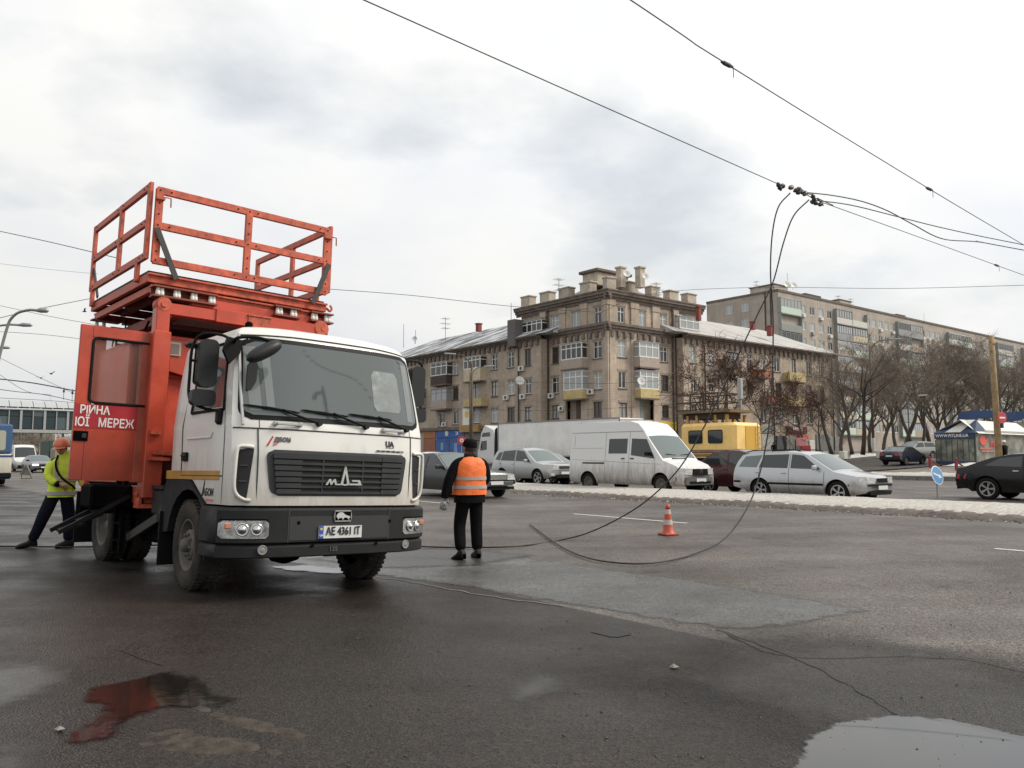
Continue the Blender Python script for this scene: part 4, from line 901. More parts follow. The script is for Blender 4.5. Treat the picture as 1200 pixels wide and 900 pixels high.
class Car:
    """body lofted from stations along x (front at +L/2); see the profile tables"""
    def __init__(s, L, W, H, wb, fo, r, belt, roof, paint, sill=.24, wr=.80, mid=.52, ntaper=.16, rtaper=.10, bulge=.10, ra=None, dark_low=None, nose_low=.22, tail_low=.30, under=M_UNDER):
        s.L, s.W, s.H, s.r = L, W, H, r; s.xf = L / 2 - fo; s.xr = s.xf - wb; s.belt, s.roof = belt, roof; s.sill = sill; s.wr = wr; s.mid = mid
        s.nt, s.rt, s.bulge = ntaper, rtaper, bulge; s.ra = ra or r * 1.16; s.paint = paint; s.nl, s.tl = nose_low, tail_low
        s.root = None
        s.x0r, s.x1r = roof[0][0], roof[-1][0]
    def zb(s, x): return interp(s.belt, x)
    def zt(s, x):
        if x <= s.x0r or x >= s.x1r: return s.zb(x)
        return max(s.zb(x), interp(s.roof, x))
    def zbot(s, x):
        z = s.sill
        if x > s.L / 2 - .5: z = max(z, s.nl + .10 * max(0,(x - s.L / 2 + .5) / .5))
        if x < -s.L / 2 + .5: z = max(z, s.tl + .10 * max(0,(-s.L / 2 + .5 - x) / .5))
        for xw in (s.xf, s.xr):
            d = abs(x - xw)
            if d < s.ra: z = max(z, s.r + sqrt(s.ra ** 2 - d * d))
        return z
    def hw(s, x, z):
        h = s.W / 2; u = (abs(x) - (s.L / 2 - .75)) / .75
        if u > 0: h *= 1 - (s.nt if x > 0 else s.rt) * u ** 2.4
        zb = s.zb(x)
        if z <= zb:
            t = (z - s.sill) / max(.05, zb - s.sill); m_ = s.mid
            h *= (1 - .075 * ((m_ - t) / m_) ** 2) if t < m_ else (1 - .045 * ((t - m_) / (1 - m_)) ** 2)
        else:
            t = (z - zb) / max(.05, s.H - zb); h *= .955 * (1 - (1 - s.wr) * min(1, t) ** 1.15)
        return h
    def bx(s, x, y):
        u = max(0,(abs(x) - (s.L / 2 - 1.0)) / 1.0); return x - math.copysign(s.bulge * (abs(y) / (s.W / 2)) ** 2 * u * u, x)
    def S(s, x, z, side=-1, off=0.0):
        y = side * s.hw(x, z); return Vector((s.bx(x, y), y + side * off, z))
    def front(s, y, z, off=0.0, sign=1):
        lo, hi = s.L / 2 - .9, s.L / 2
        if abs(y) < s.hw(sign * hi, z): x = hi
        else:
            for _ in range(24):
                m_ = (lo + hi) / 2
                if s.hw(sign * m_, z) > abs(y): lo = m_
                else: hi = m_
            x = lo
        x = sign * x; return Vector((s.bx(x, y) + sign * off, y, z))
    def build_body(s, root):
        s.root = root; n1, n2, n3 = 9,5,5
        xs = set(); 
        for i in range(56): xs.add(-s.L / 2 + s.L * i / 55)
        for xw in (s.xf, s.xr):
            for k in range(17): xs.add(xw + s.ra * .999 * sin(-pi / 2 + pi * k / 16))
            xs |= {xw - s.ra - .004, xw + s.ra + .004}
        for t_ in (s.belt, s.roof): xs |= {x for x, _ in t_ if -s.L / 2 < x < s.L / 2}
        xs |= {s.L / 2 - .02,-s.L / 2 + .02}
        xs = sorted(xs); b = MB(); b.smooth = True; rows = []
        for x in xs:
            z0, zb, zt = s.zbot(x), s.zb(x), s.zt(x); zb = max(zb, z0 + .02); zt = max(zt, zb); end = min(1,(s.L / 2 - abs(x)) / .02) if abs(x) > s.L / 2 - .02 else 1
            if end < 1: z0 += .03 * (1 - end); zb -= .03 * (1 - end); zt = zb
            prof = [(s.hw(x, z0 + (zb - z0) * i / n1), z0 + (zb - z0) * i / n1) for i in range(n1 + 1)]
            prof += [(s.hw(x, zb + (zt - zb) * i / n2), zb + (zt - zb) * i / n2) for i in range(1, n2 + 1)]
            yt = prof[-1][0]; cr = .045 if zt > zb + .05 else .05
            prof += [(yt * (1 - i / n3), zt + cr * (1 - (1 - i / n3) ** 2.2)) for i in range(1, n3 + 1)]
            row = [b.vert((s.bx(x, -y),-y, z)) for y, z in prof] + [b.vert((s.bx(x, y), y, z)) for y, z in prof[-2::-1]]
            rows.append(row)
        nrow = len(rows[0])
        for a, c in zip(rows, rows[1:]):
            for i in range(nrow - 1): b.mi = 0; b.face((a[i], c[i], c[i + 1], a[i + 1]))
            b.mi = 1; b.face((a[0], a[-1], c[-1], c[0]))
        b.mi = 0; b.face(rows[0]); b.face(rows[-1][::-1])
        o = b.build('body', [s.paint, M_UNDER], root, smooth=32); return o
    def side_pane(s, pts, nm, m_, off=.006, sides=(-1,1), th=.012, n=8, parent=None):
        """pane on the flank; pts = 4 corners (x, z): bottom-rear, bottom-front, top-front, top-rear"""
        outp = []
        for sd in sides:
            def f(u, v):
                a, b_, c, d = pts; x = (a[0] * (1 - u) + b_[0] * u) * (1 - v) + (d[0] * (1 - u) + c[0] * u) * v; z = (a[1] * (1 - u) + b_[1] * u) * (1 - v) + (d[1] * (1 - u) + c[1] * u) * v
                return s.S(x, z, sd, off), Vector((0, sd, 0))
            b = MB(); b.smooth = False; b.slab(f, n, 5, th); outp.append(b.build(nm, m_, parent or s.root))
        return outp
    def top_pane(s, xb, xt, nm, m_, inset=.07, off=.008, n=10):
        """windscreen (xb > xt) or rear glass (xb < xt) on the sloped top; xb is the base"""
        def f(u, v):
            x = xb + (xt - xb) * v; zt = s.zt(x); w_ = s.hw(x, zt) - inset - .02 * (1 - v); y = -w_ + 2 * w_ * u; ym = s.hw(x, zt)
            z = zt + .045 * (1 - (abs(y) / ym) ** 2.2); nrm = Vector(((xb - xt),0,.0)); sl = Vector((xt - xb, 0, s.zt(xt) - s.zt(xb))); nn = Vector((-sl.z, 0, sl.x)); nn = nn if nn.z > 0 else -nn; nn.normalize()
            return Vector((s.bx(x, y), y, z)) + nn * off, nn
        b = MB(); b.smooth = False; b.slab(f, n, 6,.012); return b.build(nm, m_, s.root)
    def front_patch(s, y0, y1, z0, z1, nm, m_, off=.012, sign=1, n=8, th=.03, parent=None, z0b=None, z1b=None, mirror=False):
        outp = []
        for mm in ((1,-1) if mirror else (1,)):
            def f(u, v):
                y = y0 + (y1 - y0) * u; za = z0 + ((z0b if z0b is not None else z0) - z0) * u; zc = z1 + ((z1b if z1b is not None else z1) - z1) * u
                return s.front(mm * y, za + (zc - za) * v, off, sign), Vector((sign, 0,0))
            b = MB(); b.slab(f, n, 4, th); outp.append(b.build(nm, m_, parent or s.root))
        return outp
    def line(s, pts, nm, m_, r=.006, sides=(-1,1), off=.002):
        for sd in sides:
            b = MB(); P = []
            for (x0, z0),(x1, z1) in zip(pts, pts[1:]):
                for k in range(8): P.append(s.S(x0 + (x1 - x0) * k / 8, z0 + (z1 - z0) * k / 8, sd, off))
            P.append(s.S(*pts[-1], sd, off)); b.tube(P, r, 4); b.build(nm, m_, s.root)
    def strip(s, x0, x1, z, h, nm, m_, off=.01, sides=(-1,1)):
        return s.side_pane([(x0, z - h / 2),(x1, z - h / 2),(x1, z + h / 2),(x0, z + h / 2)], nm, m_, off, sides, .02,14)
    def mirror(s, x, z, m_, sides=(-1,1)):
        for sd in sides:
            b = MB(); p = s.S(x, z, sd); b.box(p + Vector((.0, sd * .12,.03)),(.10,.22,.14), None, .035); b.bar(p, p + Vector((0, sd * .1,.02)),.05,.04); b.build('mirror', m_, s.root)
    def handles(s, pts, m_, sides=(-1,1)):
        for sd in sides:
            for x, z in pts: b = MB(); b.box(s.S(x, z, sd, .015),(.17,.035,.035), None, .01); b.build('handle', m_, s.root)
    def wheels(s, meshes, inset=.02, steer=0.0):
        for x in (s.xf, s.xr):
            for sd in (-1,1): add_wheel(s.root, meshes, (x, sd * (s.W / 2 - inset - .11), s.r),(0 if sd < 0 else pi) + (steer if x == s.xf else 0))
    def plate(s, z, sign=1, txt=None):
        p = s.front(0, z, .03, sign); b = MB(); b.box(p, (.015,.50,.11)); o = b.build('number_plate', M_PLATE, s.root)
        return o
HEAD_A = atan2(ALONG.y, ALONG.x)
def place(nm, s_, a_, rz, dz=0.0):
    p = SA(s_, a_, dz); return empty(nm, p, rz)
OUT = HEAD_A + pi            # heading of traffic that comes down the road towards the viewer's right

# ---- silver estate car
paint = mat("silver car paint", (.46,.475,.49),.28, metal=.55, coat=.6, dirt=DIRT)
wm_alloy = wheel_mesh(.315,.20, M_ALLOY)
c = Car(4.45,1.74,1.46,2.51,.86,.315, [(-2.225,.80),(-2.16,.93),(-.9,.93),(1.05,.90),(1.3,.88),(2.0,.76),(2.275,.62)],
        [(-2.18,.93),(-2.02,1.18),(-1.85,1.36),(-1.4,1.42),(-.3,1.455),(.2,1.42),(.42,1.36),(1.28,.88)], paint, ra=.37)
near, fr = 21.3, a_at(972,21.3)
R_ = place('estate_car', near + .87, a_at(893,21.3) - 1.42 + .40, OUT); tag(R_, 'silver estate car with black side strip halted behind the snowy median', 'car')
c.build_body(R_)
c.side_pane([(-1.98,1.0),(-1.26,.99),(-1.12,1.36),(-1.72,1.32)], 'window', M_CARGLASS2); c.side_pane([(-1.18,.99),(-.20,.975),(-.20,1.385),(-1.04,1.365)], 'window', M_CARGLASS); c.side_pane([(-.10,.975),(.86,.955),(.28,1.35),(-.10,1.385)], 'window', M_CARGLASS)
c.top_pane(1.22,.45, 'windscreen', M_CARGLASS2); c.top_pane(-2.2,-1.9, 'rear_window', M_CARGLASS)
c.strip(-1.05,.95,.52,.06, 'trim_strip', M_BLACKP); c.strip(-2.2,-1.88,.55,.06, 'trim_strip', M_BLACKP); c.line([(-.15,.28),(-.15,.95),(-.15,1.38)], 'door_seam', M_UNDER); c.line([(-1.18,.68),(-1.15,1.0)], 'door_seam', M_UNDER); c.line([(.98,.30),(.98,.88)], 'door_seam', M_UNDER)
c.front_patch(.36,.80,.58,.74, 'headlight', M_LAMP, mirror=True, z1b=.76); c.front_patch(-.30,.30,.60,.72, 'grille', M_CHROME, .012); c.front_patch(-.26,.26,.615,.705, 'grille_mesh', M_BLACKP, .02); c.front_patch(-.86,.86,.50,.545, 'bumper_strip', M_BLACKP, .02)
c.front_patch(-.58,.58,.26,.37, 'air_intake', M_BLACKP, .008); c.plate(.46); c.mirror(.74,.97, paint); c.handles([(-.32,.83),(-1.2,.84)], paint); c.wheels(wm_alloy)
for sd in (-1,1):
    b = MB(); b.tube([(-1.75, sd * .60,1.45),(-1.5, sd * .60,1.50),(-.1, sd * .60,1.52),(.12, sd * .60,1.47)], .015,6); b.build('roof_rail', M_BLACKP, R_)

# ---- white van
vp = mat("white van paint", (.66,.66,.65),.4, coat=.3, dirt=((.20,.16,.125),.25,1.15,.9))
c = Car(5.65,1.95,2.60,3.55,.95,.345, [(-2.825,1.20),(-2.8,1.28),(1.2,1.28),(1.75,1.22),(2.05,1.16),(2.5,1.02),(2.78,.86),(2.825,.78)],
        [(-2.824,1.25),(-2.79,2.40),(-2.6,2.52),(-1.5,2.57),(.35,2.57),(.75,2.48),(1.05,2.22),(1.20,2.03),(1.98,1.17)], vp, ra=.43, wr=.82, mid=.35, rtaper=.02, sill=.32, bulge=.14)
R_ = place('van', 21.2 + .97, a_at(733.5,21.2) + .30, OUT); tag(R_, 'white high roof panel van with mud splashed along its lower half', 'van')
c.build_body(R_)
wm_van = wheel_mesh(.345,.22, M_STEELRIM, style='steel')
c.side_pane([(-.62,1.42),(.30,1.42),(.30,1.95),(-.62,1.95)], 'window', M_CARGLASS); c.side_pane([(.50,1.36),(1.62,1.24),(1.20,1.92),(.50,1.95)], 'window', M_CARGLASS)
c.top_pane(1.92,1.22, 'windscreen', M_CARGLASS2, inset=.05)
for x in (-.78,.40): c.line([(x, .40),(x, 1.3),(x, 2.2)], 'door_seam', mat("panel seam grey", (.2,.2,.2),.7))
c.line([(-2.75,2.2),(1.0,2.2)], 'roof_seam', MATS["panel seam grey"], .01); c.line([(-2.7,1.62),(-.9,1.62)], 'panel_crease', MATS["panel seam grey"], .005); c.line([(-2.6,1.20),(1.9,1.05)], 'panel_crease', MATS["panel seam grey"], .006); c.line([(1.62,.6),(1.62,1.24)], 'door_seam', MATS["panel seam grey"])
c.line([(-2.5,2.12),(-2.5,1.64)], 'panel_crease', MATS["panel seam grey"], .005)
c.strip(-1.95,-.82,1.07,.05, 'door_rail', M_BLACKP); c.handles([(.12,1.24),(.56,1.24)], M_BLACKP); c.mirror(1.35,1.38, M_BLACKP)
c.front_patch(.42,.86,.70,.90, 'headlight', M_LAMP, mirror=True, z1b=.92); c.front_patch(-.38,.38,.68,.90, 'grille', M_BLACKP, .015); c.front_patch(-.92,.92,.36,.62, 'bumper', mat("grey plastic bumper", (.11,.11,.11),.65, var=.2),.03)
c.front_patch(-.55,.55,.40,.48, 'air_intake', M_BLACKP, .04); c.plate(.52)
p = c.front(0,.80,.03); b = MB(); b.lathe([(.085,-.01),(.085,.0),(.07,.0),(.07,-.01)], p, (1,0,0),20, False)
for k in range(3): b.bar(p, p + Vector((0,.075 * sin(2 * pi * k / 3),.075 * cos(2 * pi * k / 3))),.012,.01)
b.build('emblem', M_CHROME, R_)
b = MB(); b.box((1.90,-.05,1.265),(.16,.75,.03), Euler((0,.4,0))); b.build('bonnet_vent', M_BLACKP, R_)
c.wheels(wm_van)
for sd in (-1,1):
    b = MB(); b.tube([(1.86, sd * .1,1.36),(1.84, sd * .62,1.40)], .012,5); b.build('wiper', M_BLACKP, R_)

# ---- silver crossover
paint2 = mat("silver crossover paint", (.44,.45,.45),.3, metal=.5, coat=.5, dirt=DIRT)
c = Car(4.40,1.82,1.69,2.56,.88,.36, [(-2.2,.95),(-2.12,1.08),(.9,1.04),(1.25,1.02),(1.9,.92),(2.2,.72)], [(-2.16,1.08),(-2.0,1.35),(-1.82,1.56),(-1.3,1.65),(-.3,1.685),(.05,1.66),(.35,1.56),(1.22,1.02)], paint2, ra=.42, sill=.32, nose_low=.30, tail_low=.4)
R_ = place('crossover', 23.5 + .91,(a_at(577,23.5) + a_at(640,23.5)) / 2, OUT); tag(R_, 'silver crossover car facing right beyond the man in the orange vest', 'car')
c.build_body(R_); wm_cross = wheel_mesh(.36,.22, M_ALLOY)
c.side_pane([(-1.85,1.16),(-1.45,1.12),(-1.35,1.52),(-1.62,1.48)], 'window', M_CARGLASS); c.side_pane([(-1.38,1.12),(-.35,1.10),(-.38,1.60),(-1.28,1.55)], 'window', M_CARGLASS); c.side_pane([(-.25,1.10),(.80,1.07),(.25,1.54),(-.28,1.60)], 'window', M_CARGLASS)
c.top_pane(1.15,.38, 'windscreen', M_CARGLASS2); c.line([(-.3,.4),(-.3,1.1),(-.33,1.6)], 'door_seam', M_UNDER); c.line([(-1.3,.8),(-1.42,1.1)], 'door_seam', M_UNDER)
c.front_patch(.42,.84,.72,.90, 'headlight', M_LAMP, mirror=True, z1b=.95); c.front_patch(-.38,.38,.72,.90, 'grille', M_CHROME, .012); c.front_patch(-.34,.34,.74,.88, 'grille_mesh', M_DARKM, .02); c.front_patch(-.5,.5,.36,.5, 'air_intake', M_BLACKP, .01); c.plate(.58)
c.front_patch(.60,.78,.46,.56, 'fog_lamp', M_LAMP, mirror=True); c.mirror(.62,1.08, paint2); c.handles([(-.45,.96),(-1.4,.98)], paint2); c.wheels(wm_cross)

# ---- another silver car tucked behind the crossover
paint3 = mat("pale silver paint", (.50,.52,.54),.3, metal=.5, coat=.5, dirt=DIRT)
c = Car(4.4,1.74,1.47,2.6,.88,.31, [(-2.2,.85),(-2.1,.98),(-1.6,.98),(.9,.92),(1.2,.9),(1.9,.76),(2.2,.60)], [(-1.8,.98),(-1.1,1.40),(-.4,1.46),(.05,1.43),(1.15,.9)], paint3, ra=.37)
R_ = place('sedan', 26.6, a_at(648,26.6) + .4, OUT); tag(R_, 'pale silver sedan half hidden behind the silver crossover', 'car')
c.build_body(R_); c.side_pane([(-1.05,1.0),(-.2,.98),(-.2,1.37),(-.85,1.35)], 'window', M_CARGLASS); c.side_pane([(-.1,.98),(.8,.95),(.2,1.36),(-.1,1.37)], 'window', M_CARGLASS); c.top_pane(1.08,.12, 'windscreen', M_CARGLASS2); c.top_pane(-1.75,-1.15, 'rear_window', M_CARGLASS)
c.front_patch(.38,.80,.54,.74, 'headlight', M_LAMP, mirror=True); c.front_patch(-.32,.32,.56,.68, 'grille', M_BLACKP, .012); c.front_patch(-.6,.6,.25,.36, 'air_intake', M_BLACKP, .01); c.plate(.45); c.mirror(.7,.97, paint3); c.wheels(wm_alloy)

# ---- dark green-grey saloon behind the man
paint4 = mat("dark grey green paint", (.034,.041,.042),.32, metal=.3, coat=.4, dirt=((.10,.09,.08),.12,.5,.6))
c = Car(4.92,1.82,1.45,2.80,.88,.325, [(-2.46,.82),(-2.4,.95),(-1.6,.98),(.75,.94),(1.05,.92),(2.0,.84),(2.40,.78),(2.46,.70)], [(-1.75,.98),(-1.15,1.38),(-.75,1.43),(-.1,1.44),(.12,1.40),(.92,.93)], paint4, ra=.38, ntaper=.06, bulge=.06, nose_low=.36)
near = 14.9
R_ = place('saloon_car', near + .91, a_at(583, near) + 3.75, OUT); tag(R_, 'dark grey green saloon with chrome grille passing behind the worker', 'car')
c.build_body(R_); wm_st = wheel_mesh(.325,.19, M_STEELRIM, style='steel')
c.side_pane([(-1.62,1.03),(-1.2,1.02),(-1.1,1.32),(-1.22,1.29)], 'window', M_CARGLASS); c.side_pane([(-1.12,1.02),(-.35,1.0),(-.35,1.36),(-1.02,1.34)], 'window', M_CARGLASS); c.side_pane([(-.25,1.0),(.66,.97),(.10,1.34),(-.25,1.36)], 'window', M_CARGLASS)
c.top_pane(.86,.16, 'windscreen', M_CARGLASS2,.06); c.line([(.92,.96),(.13,1.41)], 'pillar_trim', M_CHROME, .012, off=.004); c.line([(-.3,.3),(-.3,1.0),(-.3,1.36)], 'door_seam', M_UNDER); c.line([(-2.3,.70),(2.2,.66)], 'body_crease', mat("crease", (.03,.036,.036),.4),.008)
c.front_patch(-.46,.46,.60,.76, 'grille', M_CHROME, .025); c.front_patch(-.42,.42,.62,.74, 'grille_bars', mat("grille bars bright", (.34,.34,.33),.3, metal=.9),.032)
c.front_patch(.50,.84,.59,.76, 'headlight', M_LAMP, mirror=True); c.front_patch(-.88,.88,.40,.53, 'bumper', mat("grey bumper", (.06,.065,.065),.5),.07, th=.08); c.front_patch(-.90,.90,.525,.55, 'bumper_trim', M_CHROME, .075); c.plate(.50)
for o_ in [x for x in R_.children if x.name.startswith('number_plate')]: o_.location.x += .06
c.front_patch(-.8,.8,.28,.38, 'air_intake', M_BLACKP, .0); c.mirror(.6,.98, paint4); c.handles([(-.45,.84)], M_CHROME); c.wheels(wm_st)
b = MB(); b.box((.45,-.25,1.02),(.25,.35,.03)); 
# ---- white car roof glimpsed behind it
paint5 = mat("white car paint", (.55,.57,.58),.35, coat=.4, dirt=DIRT)
c = Car(4.3,1.72,1.5,2.6,.85,.31, [(-2.15,.85),(-2.05,.96),(1.0,.92),(1.9,.76),(2.15,.60)], [(-2.1,.96),(-1.85,1.35),(-1.3,1.46),(-.3,1.5),(.15,1.46),(1.1,.92)], paint5)
R_ = place('hatchback', 23.6, a_at(510,23.6), OUT); tag(R_, 'pale hatchback mostly hidden between the truck and the saloon', 'car'); c.build_body(R_)
c.side_pane([(-1.6,1.02),(-.3,1.0),(-.3,1.40),(-1.4,1.36)], 'window', M_CARGLASS); c.side_pane([(-.2,1.0),(.85,.96),(.3,1.38),(-.2,1.4)], 'window', M_CARGLASS); c.top_pane(1.05,.2, 'windscreen', M_CARGLASS2); c.front_patch(.4,.8,.56,.74, 'headlight', M_LAMP, mirror=True); c.wheels(wm_alloy)

# ---- maroon hatchback
paint6 = mat("maroon car paint", (.060,.012,.018),.28, metal=.3, coat=.7, dirt=((.09,.07,.06),.1,.4,.5))
c = Car(4.15,1.72,1.55,2.5,.82,.31, [(-2.07,.86),(-2.0,.98),(-1.5,1.0),(.9,.93),(1.2,.9),(1.8,.78),(2.07,.62)], [(-1.95,.98),(-1.1,1.46),(-.5,1.54),(0,1.52),(.25,1.47),(1.12,.91)], paint6, ra=.37)
R_ = place('hatchback', 24.0 + .86, a_at(829,24.0) - 1.25, OUT); tag(R_, 'maroon hatchback with tinted windows between the van and the estate car', 'car'); c.build_body(R_)
c.side_pane([(-1.62,1.06),(-.45,1.03),(-.45,1.45),(-1.0,1.42)], 'window', M_CARGLASS); c.side_pane([(-.35,1.03),(.78,.98),(.2,1.43),(-.35,1.45)], 'window', M_CARGLASS); c.top_pane(1.06,.3, 'windscreen', M_CARGLASS2); c.top_pane(-1.88,-1.2, 'rear_window', M_CARGLASS)
c.line([(-.4,.3),(-.4,1.03),(-.4,1.45)], 'door_seam', M_UNDER); c.front_patch(.4,.8,.58,.76, 'headlight', M_LAMP, mirror=True); c.front_patch(.5,.8,.7,.9, 'tail_light', M_TAIL, sign=-1, mirror=True); c.handles([(-.55,.86),(.55,.84)], paint6,(-1,1)); c.wheels(wm_alloy); c.mirror(.72,1.0, paint6)

# ---- black sedan at the right edge
paint7 = mat("black car paint", (.006,.006,.007),.25, spec=.3, coat=.25, dirt=((.05,.045,.04),.1,.45,.6))
c = Car(4.75,1.84,1.42,2.80,.95,.335, [(-2.375,.80),(-2.32,.96),(-1.75,1.02),(-1.0,.98),(.95,.90),(1.25,.88),(2.1,.74),(2.375,.58)], [(-2.0,1.00),(-1.25,1.27),(-.7,1.385),(-.2,1.41),(.15,1.39),(1.2,.88)], paint7, ra=.40, wr=.76)
R_ = place('sedan', 26.9 + .92, a_at(1151,26.9) - 1.45, OUT); tag(R_, 'black sedan with spoked rims entering at the right edge', 'car'); c.build_body(R_)
wm_blk = wheel_mesh(.335,.22, M_ALLOY, 5)
c.side_pane([(-1.42,1.04),(-.4,1.0),(-.4,1.33),(-1.0,1.27)], 'window', M_CARGLASS); c.side_pane([(-.3,1.0),(.85,.95),(.25,1.32),(-.3,1.33)], 'window', M_CARGLASS); c.top_pane(-1.95,-.95, 'rear_window', M_CARGLASS, .1); c.top_pane(1.12,.2, 'windscreen', M_CARGLASS2)
c.front_patch(.48,.90,.62,.77, 'tail_light', M_TAIL, sign=-1, mirror=True, off=.014); c.line([(-.35,.3),(-.35,1.0),(-.35,1.33)], 'door_seam', M_UNDER); c.handles([(-.55,.88)], M_CHROME); c.wheels(wm_blk); c.mirror(.72,.95, paint7); c.plate(.62,-1)
c.front_patch(-.7,.7,.30,.42, 'rear_valance', M_BLACKP, sign=-1, off=.01)

# ---- two cars on the side street
paint8 = mat("dark blue car paint", (.012,.016,.035),.25, coat=.7)
c = Car(4.5,1.76,1.42,2.65,.9,.31, [(-2.25,.82),(-2.2,.95),(-1.7,.98),(.9,.92),(1.2,.9),(2.0,.76),(2.25,.6)], [(-1.8,.98),(-1.05,1.34),(-.4,1.41),(.05,1.38),(1.15,.9)], paint8)
R_ = place('sedan', 62.5,30.2, TURN); tag(R_, 'dark blue sedan seen from behind driving up the side street', 'car'); c.build_body(R_)
c.side_pane([(-1.15,1.02),(-.2,1.0),(-.2,1.33),(-.8,1.30)], 'window', M_CARGLASS); c.side_pane([(-.1,1.0),(.8,.96),(.2,1.32),(-.1,1.33)], 'window', M_CARGLASS); c.top_pane(-1.75,-1.1, 'rear_window', M_CARGLASS2,.08); c.top_pane(1.08,.1, 'windscreen', M_CARGLASS2)
c.front_patch(.40,.84,.70,.88, 'tail_light', M_TAIL, sign=-1, mirror=True); c.plate(.68,-1); c.wheels(wm_alloy)
paint9 = mat("pale grey green paint", (.33,.34,.31),.3, metal=.5, coat=.5)
c = Car(4.4,1.74,1.5,2.6,.9,.31, [(-2.2,.85),(-2.1,.96),(1.0,.92),(1.3,.9),(2.0,.76),(2.2,.6)], [(-2.15,.96),(-1.9,1.32),(-1.4,1.45),(-.3,1.49),(.15,1.45),(1.22,.9)], paint9)
R_ = place('estate_car', 73.0,34.3, TURN + pi - .25); tag(R_, 'pale estate car coming down the side street past the trees', 'car'); c.build_body(R_)
c.side_pane([(-1.8,1.02),(-.4,1.0),(-.4,1.40),(-1.55,1.36)], 'window', M_CARGLASS); c.side_pane([(-.3,1.0),(.85,.96),(.3,1.38),(-.3,1.4)], 'window', M_CARGLASS); c.top_pane(1.15,.2, 'windscreen', M_CARGLASS2); c.front_patch(.4,.82,.58,.74, 'headlight', M_LAMP, mirror=True); c.front_patch(-.3,.3,.6,.7, 'grille', M_BLACKP); c.wheels(wm_alloy); c.plate(.45)

# ---- white articulated lorry in the far lane
M_TRAILER = mat("white trailer tarpaulin", (.80,.80,.77),.55, var=.12, vscale=.8, dirt=((.25,.22,.18),.9,2.2,.55))
M_CABW = mat("white lorry cab", (.62,.63,.62),.4, coat=.3, dirt=((.2,.17,.14),.3,1.2,.6))
R_ = place('articulated_lorry', 42.3,39.4 + 7.1, HEAD_A); tag(R_, 'white articulated lorry facing left behind the silver crossover and van', 'truck')
b = MB(); b.box((0,0,2.62),(13.9,2.5,2.72), None, .04); tr = b.build('trailer', M_TRAILER, R_)
b = MB(); b.box((0,0,1.17),(13.9,2.46,.17)); b.box((0,0,.95),(13.6,.9,.25)); b.build('chassis', M_BLACKP, R_)
b = MB()
for z in (1.29,3.97): b.box((0,1.262, z),(13.92,.03,.10)); b.box((0,-1.262, z),(13.92,.03,.10))
for x in (-6.93,6.93): b.box((x, 1.263,2.62),(.10,.03,2.7)); b.box((x, -1.263,2.62),(.1,.03,2.7))
b.build('trailer_frame', M_GREYM, R_)
wm_lorry = wheel_mesh(.5,.34, M_STEELRIM, style='steel')
for x in (-5.6,-4.3,-3.0,6.2,9.4):
    for sd in (-1,1): add_wheel(R_, wm_lorry, (x, sd * 1.05,.5),0 if sd < 0 else pi)
b = MB(); b.smooth = True
prof = [(0,.75),(0,3.2),(.05,3.45),(1.3,3.9),(1.75,3.3),(2.15,2.0),(2.28,1.7),(2.35,.75)]
b.smooth = False; b.prism(prof, lambda u, v, w_: Vector((7.55 + u, -1.24 + w_, v)),2.48); cb = b.build('cab', M_CABW, R_)
for sd in (-1,1):
    b = MB(); b.prism([(1.0,1.85),(1.92,1.75),(1.72,2.55),(1.0,2.6)], lambda u, v, w_: Vector((7.55 + u, sd * (1.241 + w_), v)),.012); b.build('window', M_CARGLASS, cb)
    b = MB(); b.prism([(.5,2.95),(1.75,2.92),(1.55,3.25),(.55,3.3)], lambda u, v, w_: Vector((7.55 + u, sd * (1.241 + w_), v)),.012); b.build('window', M_CARGLASS, cb)
    b = MB(); b.prism([(-.45,.9),(-.1,.9),(-.1,3.5),(-.45,3.7)], lambda u, v, w_: Vector((7.55 + u, sd * (1.2 + w_), v)),.03); b.build('side_fairing', M_BLACKP, R_)
    b = MB(); b.tube([(9.6, sd * 1.25,2.6),(9.75, sd * 1.5,2.65)], .03,6); b.box((9.75, sd * 1.52,2.3),(.15,.22,.7), None, .04); b.build('mirror', M_BLACKP, R_)
b = MB(); b.quad((9.42 - .12 + .012,-1.1,2.55),(9.42 - .12 + .012,1.1,2.55),(9.72,1.1,1.95),(9.72,-1.1,1.95)); b.build('windscreen', M_CARGLASS, cb)
for sd in (-1,1):
    b = MB(); b.box((-6.956, sd * .62,2.62),(.03,1.2,2.6), None, .01); b.build('rear_door', mat("cream rear doors", (.50,.47,.40),.6, var=.15), R_)

# ---- yellow tower lorry
M_YTRUCK = mat("yellow lorry paint", (.86,.58,.20),.5, var=.14, vscale=1.5, dirt=((.25,.18,.08),.6,1.8,.5)); M_YSTEEL = mat("ochre steel", (.38,.24,.08),.7, var=.3)
y_near = 34.0; yr, yf_ = a_at(862, y_near), a_at(797, y_near); R_ = place('tower_lorry', y_near + 1.15,(yr + yf_) / 2, HEAD_A); tag(R_, 'yellow maintenance lorry with a dark railed platform folded on its roof', 'truck')
LB = yf_ - yr
b = MB(); b.box((0,0,2.15),(LB, 2.3,1.75), None, .16); yb = b.build('box_body', M_YTRUCK, R_)
for x in (LB / 2 - 1.05, LB / 2 - 2.32):
    for sd in (-1,1):
        b = MB(); b.prism(rrect(x - .42, x + .42,2.0,2.62,.08), lambda u, v, w_: Vector((u, sd * (1.151 + w_), v)),.02); fr_ = b.build('window', M_CARGLASS, yb)
        b = MB(); P = [Vector((u, sd * 1.165, v)) for u, v in rrect(x - .44, x + .44,1.98,2.64,.09)]; b.tube(P + [P[0]], .022,5); b.build('window_seal', M_BLACKP, fr_)
